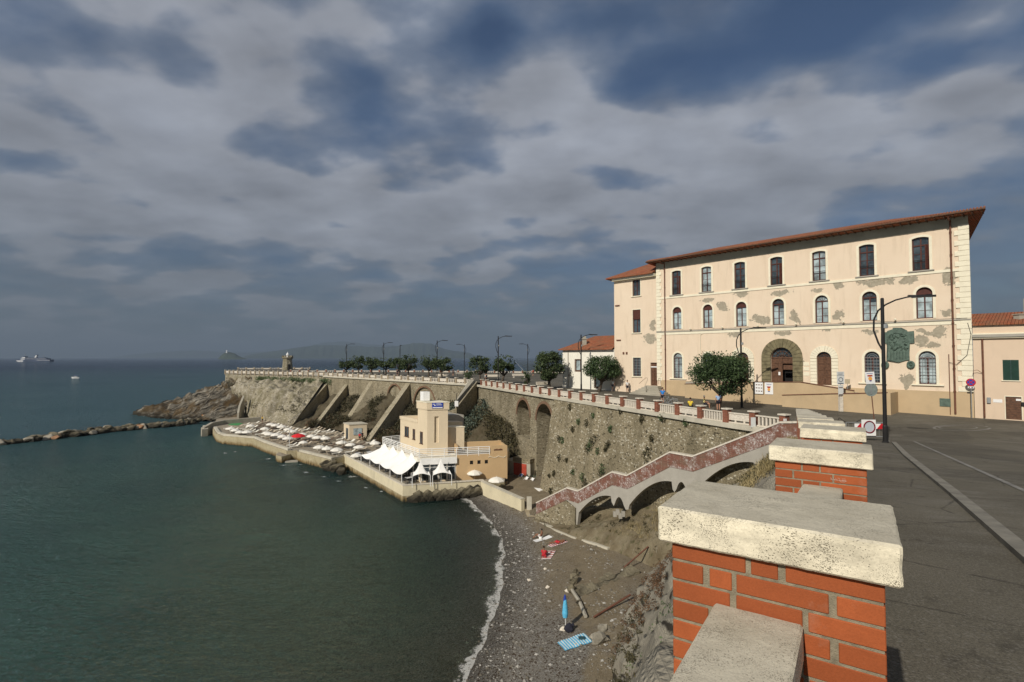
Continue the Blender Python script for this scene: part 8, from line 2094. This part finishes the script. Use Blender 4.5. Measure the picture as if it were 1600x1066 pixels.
# ------------------------------------------------------------------ lighthouse tower on the promontory
L0_ = atY(449.3, 560, 188); lh = thing('round_tower', 'small octagonal stone lighthouse tower with battlements on the promontory', 'lighthouse', (L0_.x, 188, 13))
m = MB(); m.lathe([(2.0, 0), (1.85, .5), (1.55, 4.3), (1.7, 4.6), (1.95, 4.8), (1.95, 5.2)], (L0_.x, 188, 13), 8, rot=.25); m.build('shaft', M['stone_pale'], lh)
m = MB()
for k in range(8):
    a = .25 + (k + .5) * math.pi / 4; c = V((L0_.x + 1.72 * math.cos(a), 188 + 1.72 * math.sin(a), 0)); u_ = V((-math.sin(a), math.cos(a), 0)); n_ = V((math.cos(a), math.sin(a), 0)); m.box(-.36, .36, -.14, .14, 18.2, 18.75, lambda x, y, z: c + u_ * x + n_ * y + V((0, 0, z)))
m.build('battlements', M['stone_pale'], lh)
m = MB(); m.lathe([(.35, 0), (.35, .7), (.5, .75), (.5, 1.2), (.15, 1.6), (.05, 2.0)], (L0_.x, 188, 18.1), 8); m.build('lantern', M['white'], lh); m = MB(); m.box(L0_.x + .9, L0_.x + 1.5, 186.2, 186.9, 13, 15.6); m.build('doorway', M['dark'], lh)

# ------------------------------------------------------------------ benches, bicycles, signs on the square
def bench(label, q, rz, L=2.4):
    t = thing('stone_bench', label, 'bench', tuple(q), rz, 'white stone benches on the square'); MB().cbox(-L / 2, L / 2, -.25, .25, .40, .50, .02).build('seat', M['trav_far'], t, world=False)
    for x in (-L / 2 + .3, L / 2 - .3): MB().box(x - .12, x + .12, -.2, .2, 0, .40).build('leg', M['trav_far'], t, world=False)
    MB().cbox(-L / 2, L / 2, .2, .3, .5, .9, .02).build('backrest', M['trav_far'], t, world=False); return t
for i, (px, Y, lab) in enumerate([(692.5, 116, 'white stone bench below the wide tree near the middle of the square'), (769, 112, 'white stone bench left of the ball shaped tree'), (811, 118, 'white stone bench nearest the far railing, right of the ball shaped tree'), (850, 79, 'white stone bench with high back beside the big bushy tree'), (720, 130, 'white stone bench by the far railing near the small shrub')]): bench(lab, tb(px, Y), R(10 * i), 3.2 if i < 3 else 2.6)
def bicycle(label, q, rz):
    t = thing('bicycle', label, 'bicycle', tuple(q), rz, 'bicycles parked behind the balustrade')
    for x in (-.52, .52):
        m = MB(); m.tube([V((x + .33 * math.cos(a), 0, .34 + .33 * math.sin(a))) for a in [2 * math.pi * k / 18 for k in range(19)]], .018, 5); w_ = m.build('wheel', M['rubber'], t, world=False); m = MB()
        for k in range(8): a = k * math.pi / 4; m.tube([V((x, 0, .34)), V((x + .31 * math.cos(a), 0, .34 + .31 * math.sin(a)))], .004, 3)
        m.build('spokes', M['grey_metal'], w_, world=False)
    m = MB()
    for a, b in (((-.52, .34), (-.15, .33)), ((-.52, .34), (-.25, .78)), ((-.15, .33), (-.27, .86)), ((-.25, .78), (.38, .82)), ((-.15, .33), (.40, .72)), ((.36, .95), (.52, .34))): m.tube([V((a[0], 0, a[1])), V((b[0], 0, b[1]))], .018, 5)
    m.build('frame', M['grey_metal'], t, world=False); m = MB(); m.cbox(-.38, -.14, -.07, .07, .86, .92, .02); m.build('saddle', M['rubber'], t, world=False); m = MB(); m.tube([V((.30, -.27, .98)), V((.38, 0, .97)), V((.30, .27, .98))], .014, 5); m.build('handlebar', M['black_metal'], t, world=False)
q = gp(1046, 634); bicycle('white framed bicycle just right of the person in royal blue', q, R(-40)); q = gp(1052, 636); bicycle('bicycle leaning nearer the brick pier between the blue and yellow dressed people', q, R(-30)); q = gp(1040, 631.5); bicycle('bicycle half hidden behind the person in royal blue', q, R(-55))
# notice boards near the steps
def noticeboard(label, q, w_, h, z0, mat, rz=0):
    t = thing('notice_board', label, 'notice board', tuple(q), rz, 'notice boards beside the white house')
    for x in (-w_ / 2, w_ / 2): MB().tube([V((x, 0, 0)), V((x, 0, z0 + h))], .03, 5).build('post', M['grey_metal'], t, world=False)
    MB().box(-w_ / 2, w_ / 2, -.04, 0, z0, z0 + h).build('panel', mat, t, world=False); MB().box(-w_ / 2 - .04, w_ / 2 + .04, -.03, .02, z0 + h, z0 + h + .06).build('frame', M['grey_metal'], t, world=False); return t
PAN = plain('pale_blue_panel', (.40, .55, .58), .5, .4, 2.5)
noticeboard('pale blue information board right of the spreading tree', gp(974, 606) , 1.3, 1.5, 1.0, PAN, R(-25)); noticeboard('small white notice board next to the pale blue one', gp(977, 607.5), .9, .9, .9, M['white'], R(-25)); noticeboard('light blue board half hidden behind the spreading tree trunk', gp(947, 606), 1.6, 1.3, .3, plain('teal_panel', (.25, .45, .50), .5, .2), R(-25))
q = gp(921, 604.5); noticeboard('red and white panel board against the white house', q, 1.5, 1.2, .6, plain('red_white_panel', (.45, .22, .18), .6, .7, 3), R(-25))

# parking sign column (reads as marks only in the photograph)
q = gp(1314, 643); ps = thing('parking_sign', 'grey sign panels with blue ringed symbol on a pale stone post before the ramp', 'sign', tuple(q))
MB().box(-.16, .16, -.12, .12, 0, 1.4).build('stone_post', M['trav_far'], ps, world=False); MB().tube([V((0, 0, 1.2)), V((0, 0, 3.6))], .035, 6).build('pole', M['grey_metal'], ps, world=False)
pm_ = plain('pale_sign_face', (.55, .56, .53), .5, .06)
MB().box(-.34, .34, -.06, -.03, 2.55, 3.75).build('panel', pm_, ps, world=False)
m = MB(); m.tube([V((.19 * math.cos(a), -.065, 3.0 + .19 * math.sin(a))) for a in [2 * math.pi * k / 20 for k in range(21)]], .028, 5); m.box(-.25, .25, -.065, -.06, 3.6, 3.64); m.box(-.25, .18, -.065, -.06, 3.48, 3.52); m.box(-.25, .25, -.065, -.06, 2.6, 2.68); m.box(-.34, .34, -.066, -.06, 3.38, 3.41); m.build('symbols', plain('dark_slate_paint', (.05, .07, .10), .5, .05), ps, world=False)
MB().box(-.24, .24, -.06, -.03, 1.5, 2.5).build('panel', pm_, ps, world=False); m = MB(); m.box(-.18, .18, -.065, -.06, 2.2, 2.28); m.box(-.2, .2, -.065, -.06, 1.52, 1.62); m.build('symbols', M['wood'], ps, world=False)
q = gp(1325, 640); m_ = thing('small_signpost', 'small plain rectangular sign on a thin post right of the parking sign', 'sign', (q.x, q.y, q.z)); MB().tube([V((0, 0, 0)), V((0, 0, 2.7))], .025, 5).build('pole', M['grey_metal'], m_, world=False); MB().box(-.24, .24, -.04, -.01, 2.5, 2.95).build('panel', plain('tan_sign', (.45, .38, .26), .6, .1), m_, world=False)
# leaning round sign seen from behind with a poster above it
q = gp(1368.5, 682); ls_ = thing('round_sign', 'grey back of a round traffic sign on a leaning rusty pole under a poster', 'sign', tuple(q), 0); top_ = V((-.33, .0, 4.2)); MB().tube([V((0, 0, 0)), top_], .03, 7).build('pole', M['rust'], ls_, world=False)
dsk = MB(); c_ = V((-.26, -.04, 2.98)); N = 24; dsk.add([c_ + V((.42 * math.cos(2 * math.pi * k / N), dy, .42 * math.sin(2 * math.pi * k / N))) for dy in (0, .02) for k in range(N)], [list(range(N)), list(range(2 * N - 1, N - 1, -1))] + [(k, (k + 1) % N, N + (k + 1) % N, N + k) for k in range(N)]); dsk.build('disc', M['sign_grey'], ls_, world=False)
MB().box(-.31, -.24, -.07, -.045, 2.7, 3.4).build('bracket', M['grey_metal'], ls_, world=False)
pst = thing('poster', 'white poster with red and orange print tied above the leaning round sign', 'poster', (q.x - .3, q.y - .06, q.z + 3.35), 0); g = lambda x, y, z: V((x * .99 - z * .09, y, z + x * .05))
MB().box(-.30, .30, -.02, 0, 0, .78, g).build('panel', M['white'], pst, world=False); MB().box(-.16, .16, -.025, -.021, .48, .58, g).build('print_mark', M['red_door'], pst, world=False); m = MB(); m.prism([g(.13 * math.cos(a), -.021, .34 + .13 * math.sin(a)) for a in [2 * math.pi * k / 14 for k in range(14)]], V((0, -.004, 0))); m.build('print_mark', bpy.data.materials['orange_print'], pst, world=False); MB().box(-.07, .07, -.03, -.026, .17, .24, g).build('print_mark', M['navy'], pst, world=False); MB().box(-.2, .2, -.025, -.021, .66, .69, g).build('print_heading', M['navy'], pst, world=False)
# crowd barrier with round sign
q = gp(1352, 688); cb = thing('crowd_barrier', 'low metal crowd barrier with red and white stripes standing on the pavement', 'barrier', tuple(q), R(-4))
m = MB(); 
for z in (.22, 1.02): m.tube([V((-1.05, 0, z)), V((1.15, 0, z))], .022, 6)
for x in (-1.05, 1.15): m.tube([V((x, 0, .0)), V((x, 0, 1.02))], .022, 6); m.tube([V((x, -.3, .01)), V((x, .3, .01))], .02, 5)
for k in range(9): m.tube([V((-.9 + .24 * k, 0, .22)), V((-.9 + .24 * k, 0, 1.02))], .008, 4)
m.build('frame', M['grey_metal'], cb, world=False)
m = MB(); m.box(-.6, 1.0, -.05, -.03, .66, .96); bd_ = m.build('stripe_board', M['white'], cb, world=False); m = MB()
for x in (-.55, .62): m.prism([V((x, -.055, .66)), V((x + .24, -.055, .96)), V((x + .36, -.055, .96)), V((x + .36, -.055, .66))], V((0, .004, 0)))
m.build('red_stripes', M['sign_red'], bd_, world=False)
ns_ = thing('round_sign', 'white square board with red ringed round sign leaning on the crowd barrier', 'sign', (q.x + .15, q.y - .12, q.z + .28), R(-4)); MB().box(-.42, .36, -.03, 0, 0, .92).build('panel', M['white'], ns_, world=False)
m = MB(); m.tube([V((.30 * math.cos(a) - .0, -.04, .5 + .33 * math.sin(a))) for a in [2 * math.pi * k / 24 for k in range(25)]], .035, 6); rg = m.build('ring', plain('dark_red_sign', (.16, .01, .02), .5, .1), ns_, world=False)
m = MB(); m.prism([V((.26 * math.cos(a), -.035, .5 + .29 * math.sin(a))) for a in [2 * math.pi * k / 20 for k in range(20)]], V((0, .004, 0))); m.build('sign_face', plain('pale_grey_sign', (.45, .48, .50), .5, .05), ns_, world=False)
# no stopping sign on the right
t_, z_ = fpt(1521, 600); b_ = gp(1522, 652); tt_ = (b_ - F0).dot(FD); b_ = F(tt_, .75, 0) + V((0, 0, 12.88)); sg = thing('no_stopping_sign', 'round red and blue no stopping sign on a thin pole at the palace corner', 'sign', tuple(b_)); h_ = 2.75
MB().tube([V((0, 0, 0)), V((0, 0, h_ + .5))], .03, 6).build('pole', M['grey_metal'], sg, world=False)
sx = lambda a, r_, dy, z=h_ + .28: FD * (-r_ * math.cos(a)) + FN * dy + V((0, 0, z + r_ * math.sin(a)))
def disc(r_, dy, name, mat, par): m = MB(); m.prism([sx(2 * math.pi * k / 28, r_, dy) for k in range(28)], FN * .006); return m.build(name, mat, par, world=False)
dsk = disc(.32, .04, 'disc', M['sign_red'], sg); disc(.235, .048, 'blue_field', M['sign_blue'], dsk)
m = MB()
for a in (R(45), R(135)): m.prism([sx(a, q, .058) + sx(a + 1.5708, .028 * w_, 0, 0) for q, w_ in ((.24, 1), (-.24, 1), (-.24, -1), (.24, -1))], FN * .004)
m.build('red_cross', M['sign_red'], dsk, world=False)
m = MB(); o_ = lambda x, y, z: (FD * -1) * x + FN * y + V((0, 0, z)); m.box(-.2, .2, .04, .05, h_ - .22, h_ - .07, o_); pp_ = m.build('plate', M['white'], sg, world=False); m = MB(); m.box(-.15, -.05, .052, .056, h_ - .18, h_ - .11, o_); m.box(.02, .15, .052, .056, h_ - .18, h_ - .11, o_); m.build('symbols', M['black_metal'], pp_, world=False)
# plates on the last promenade pier and rail
c_ = V((18.85, 35.6, 0)); m = MB(); q = c_ + V((-.1, -.26, 13.45)); m.box(q.x - .10, q.x + .10, q.y - .03, q.y, q.z, q.z + .36); tag(m.build('pier_plate', M['white'], loc=tuple(q)), 'small white plate on the last brick pier above the beach stairs', 'plate')
q = V((17.45, 37.45, 12.7)); m = MB(); m.box(q.x - .17, q.x + .17, q.y - .26, q.y - .23, q.z + .25, q.z + .98); tag(m.build('warning_notice', pm_, loc=tuple(q)), 'grey notice panel fixed to the balustrade near the top of the beach stairs', 'notice')

# ------------------------------------------------------------------ gulls on the palace roof
for i, px in enumerate((1314, 1325, 1360.5, 1385, 1409)):
    t = tpx(px); q = F(t, -5.6, 33.05 if 7 < t < 20 else 33.05); d = ray(px, 0)
    q = F(t - .3, .9, 30.7); m = MB(); m.blob((0, 0, .16), .13, 2, .05, 1, (1.7, .8, .8)); m.blob((.2, 0, .30), .07, 1, .02); m.tube([V((.26, 0, .30)), V((.34, 0, .28))], [.02, .005], 5); m.tube([V((-.2, 0, .17)), V((-.42, 0, .14))], [.06, .02], 5); m.tube([V((0, .03, 0)), V((0, .03, .12))], .01, 4)
    tag(m.build('gull', M['white'], loc=tuple(q)), ['gull on the palace roof edge, leftmost one', 'gull on the palace roof edge, close right of the leftmost', 'middle gull on the palace roof edge', 'gull on the palace roof edge, second from the right', 'rightmost gull on the palace roof edge'][i], 'gull', 'gulls on the palace roof')

# ------------------------------------------------------------------ ferry, boat, buoy
fy = at(54, 565.6, 0); Ys = 2350; d = ray(54, 560); fx = d.x / d.y * Ys; fe = thing('ferry', 'large white and dark blue car ferry heading left on the horizon', 'ferry', (fx, Ys, 0))
def hullm(z0, z1, L0, L1, w_, name, mat, par, bow=12):
    m = MB(); P_ = [V((L0, 0, z0)), V((L0 + bow, -w_, z0)), V((L1, -w_, z0)), V((L1, w_, z0)), V((L0 + bow, w_, z0))]; P1 = [V((p.x - (4 if i == 0 else 0), p.y, z1)) for i, p in enumerate(P_)]
    m.add(P_ + P1, [(4, 3, 2, 1, 0), (5, 6, 7, 8, 9)] + [(i, (i + 1) % 5, 5 + (i + 1) % 5, 5 + i) for i in range(5)]); return m.build(name, mat, par, world=False)
SHB = plain('ship_dark_blue', (.035, .05, .085), .5, .3, .05); SHW = plain('ship_white', (.60, .60, .58), .5, .05)
hullm(-2, 9, -80, 80, 11, 'hull', SHB, fe, 26); hullm(0, 5.2, -80.4, -42, 11.2, 'bow_stripe', SHW, fe, 26); hullm(9, 15, -50, 66, 10, 'superstructure', SHB, fe, 4); hullm(9, 13, -58, -36, 10.4, 'forward_house', SHW, fe, 4); hullm(15, 20, -52, -34, 10, 'bridge', SHW, fe, 3); hullm(15, 18, -20, 52, 9, 'upper_deck', SHB, fe, 2); hullm(18, 24, -48, -38, 8, 'bridge_top', SHB, fe, 2)
m = MB(); m.prism([V((2, -4, 17)), V((10, -4, 17)), V((13, -4, 29)), V((8, -4, 29))], V((0, 8, 0))); m.build('funnel', SHW, fe, world=False); m = MB(); m.box(9, 15, -3, 3, 29, 31.5); m.build('funnel_top', SHB, fe, world=False)
m = MB(); m.tube([V((-43, 0, 24)), V((-43, 0, 36))], .8, 5); m.tube([V((42, 0, 18)), V((42, 0, 29))], .7, 5); m.build('masts', M['grey_metal'], fe, world=False)
m = MB(); m.box(20, 80, -11.3, -11.0, 5.5, 6.6); m.box(-30, 60, -10.2, -10, 12, 12.8); m.build('white_lines', SHW, fe, world=False)
q = at(118, 591.5, 0); bt_ = thing('motor_boat', 'small white motor boat alone on the open water', 'boat', (q.x, q.y, 0), R(200))
m = MB(); m.add([V((-2.6, -1, 1.0)), V((1.5, -1.05, 1.1)), V((3.2, 0, 1.5)), V((1.5, 1.05, 1.1)), V((-2.6, 1, 1.0)), V((-2.5, -.7, -.2)), V((1.2, -.7, -.2)), V((2.4, 0, -.1)), V((1.2, .7, -.2)), V((-2.5, .7, -.2))], [(0, 1, 2, 3, 4), (9, 8, 7, 6, 5)] + [(i, (i + 1) % 5, 5 + (i + 1) % 5, 5 + i) for i in range(5)]); m.build('hull', M['white'], bt_, world=False)
MB().cbox(-.8, 1.2, -.75, .75, 1.05, 2.0, .15).build('cabin', M['white'], bt_, world=False); MB().box(-.6, 1.25, -.8, .8, 1.45, 1.8).build('window', M['glass'], bt_, world=False); MB().cbox(-1.6, 1.0, -.85, .85, 2.3, 2.42, .04).build('canopy', M['navy'], bt_, world=False); m = MB(); m.tube([V((-1.4, .7, 1)), V((-1.4, .7, 2.3))], .04, 4); m.tube([V((-1.4, -.7, 1)), V((-1.4, -.7, 2.3))], .04, 4); m.build('canopy_frame', M['white'], bt_, world=False)
q = at(98, 717, 0); m = MB(); m.lathe([(.05, -.2), (.3, 0), (.32, .25), (.12, .45), (.04, .7)], (0, 0, 0), 10); tag(m.build('buoy', plain('yellow_buoy', (.7, .55, .12), .5, .1), loc=tuple(q)), 'small yellow buoy floating in the bay', 'buoy')
# ------------------------------------------------------------------ sea air
hm = bpy.data.materials.new('sea_haze'); hm.use_nodes = True; hm.node_tree.nodes.clear()
ho = hm.node_tree.nodes.new('ShaderNodeOutputMaterial'); hv = hm.node_tree.nodes.new('ShaderNodeVolumePrincipled')
hv.inputs['Color'].default_value = (.30, .38, .48, 1); hv.inputs['Density'].default_value = 7e-5; hv.inputs['Anisotropy'].default_value = .0
hm.node_tree.links.new(hv.outputs[0], ho.inputs['Volume'])
m = MB(); m.box(-41000, 41000, -4100, 41000, -7, 950); hzo = m.build('haze', hm); hzo['kind'] = 'stuff'
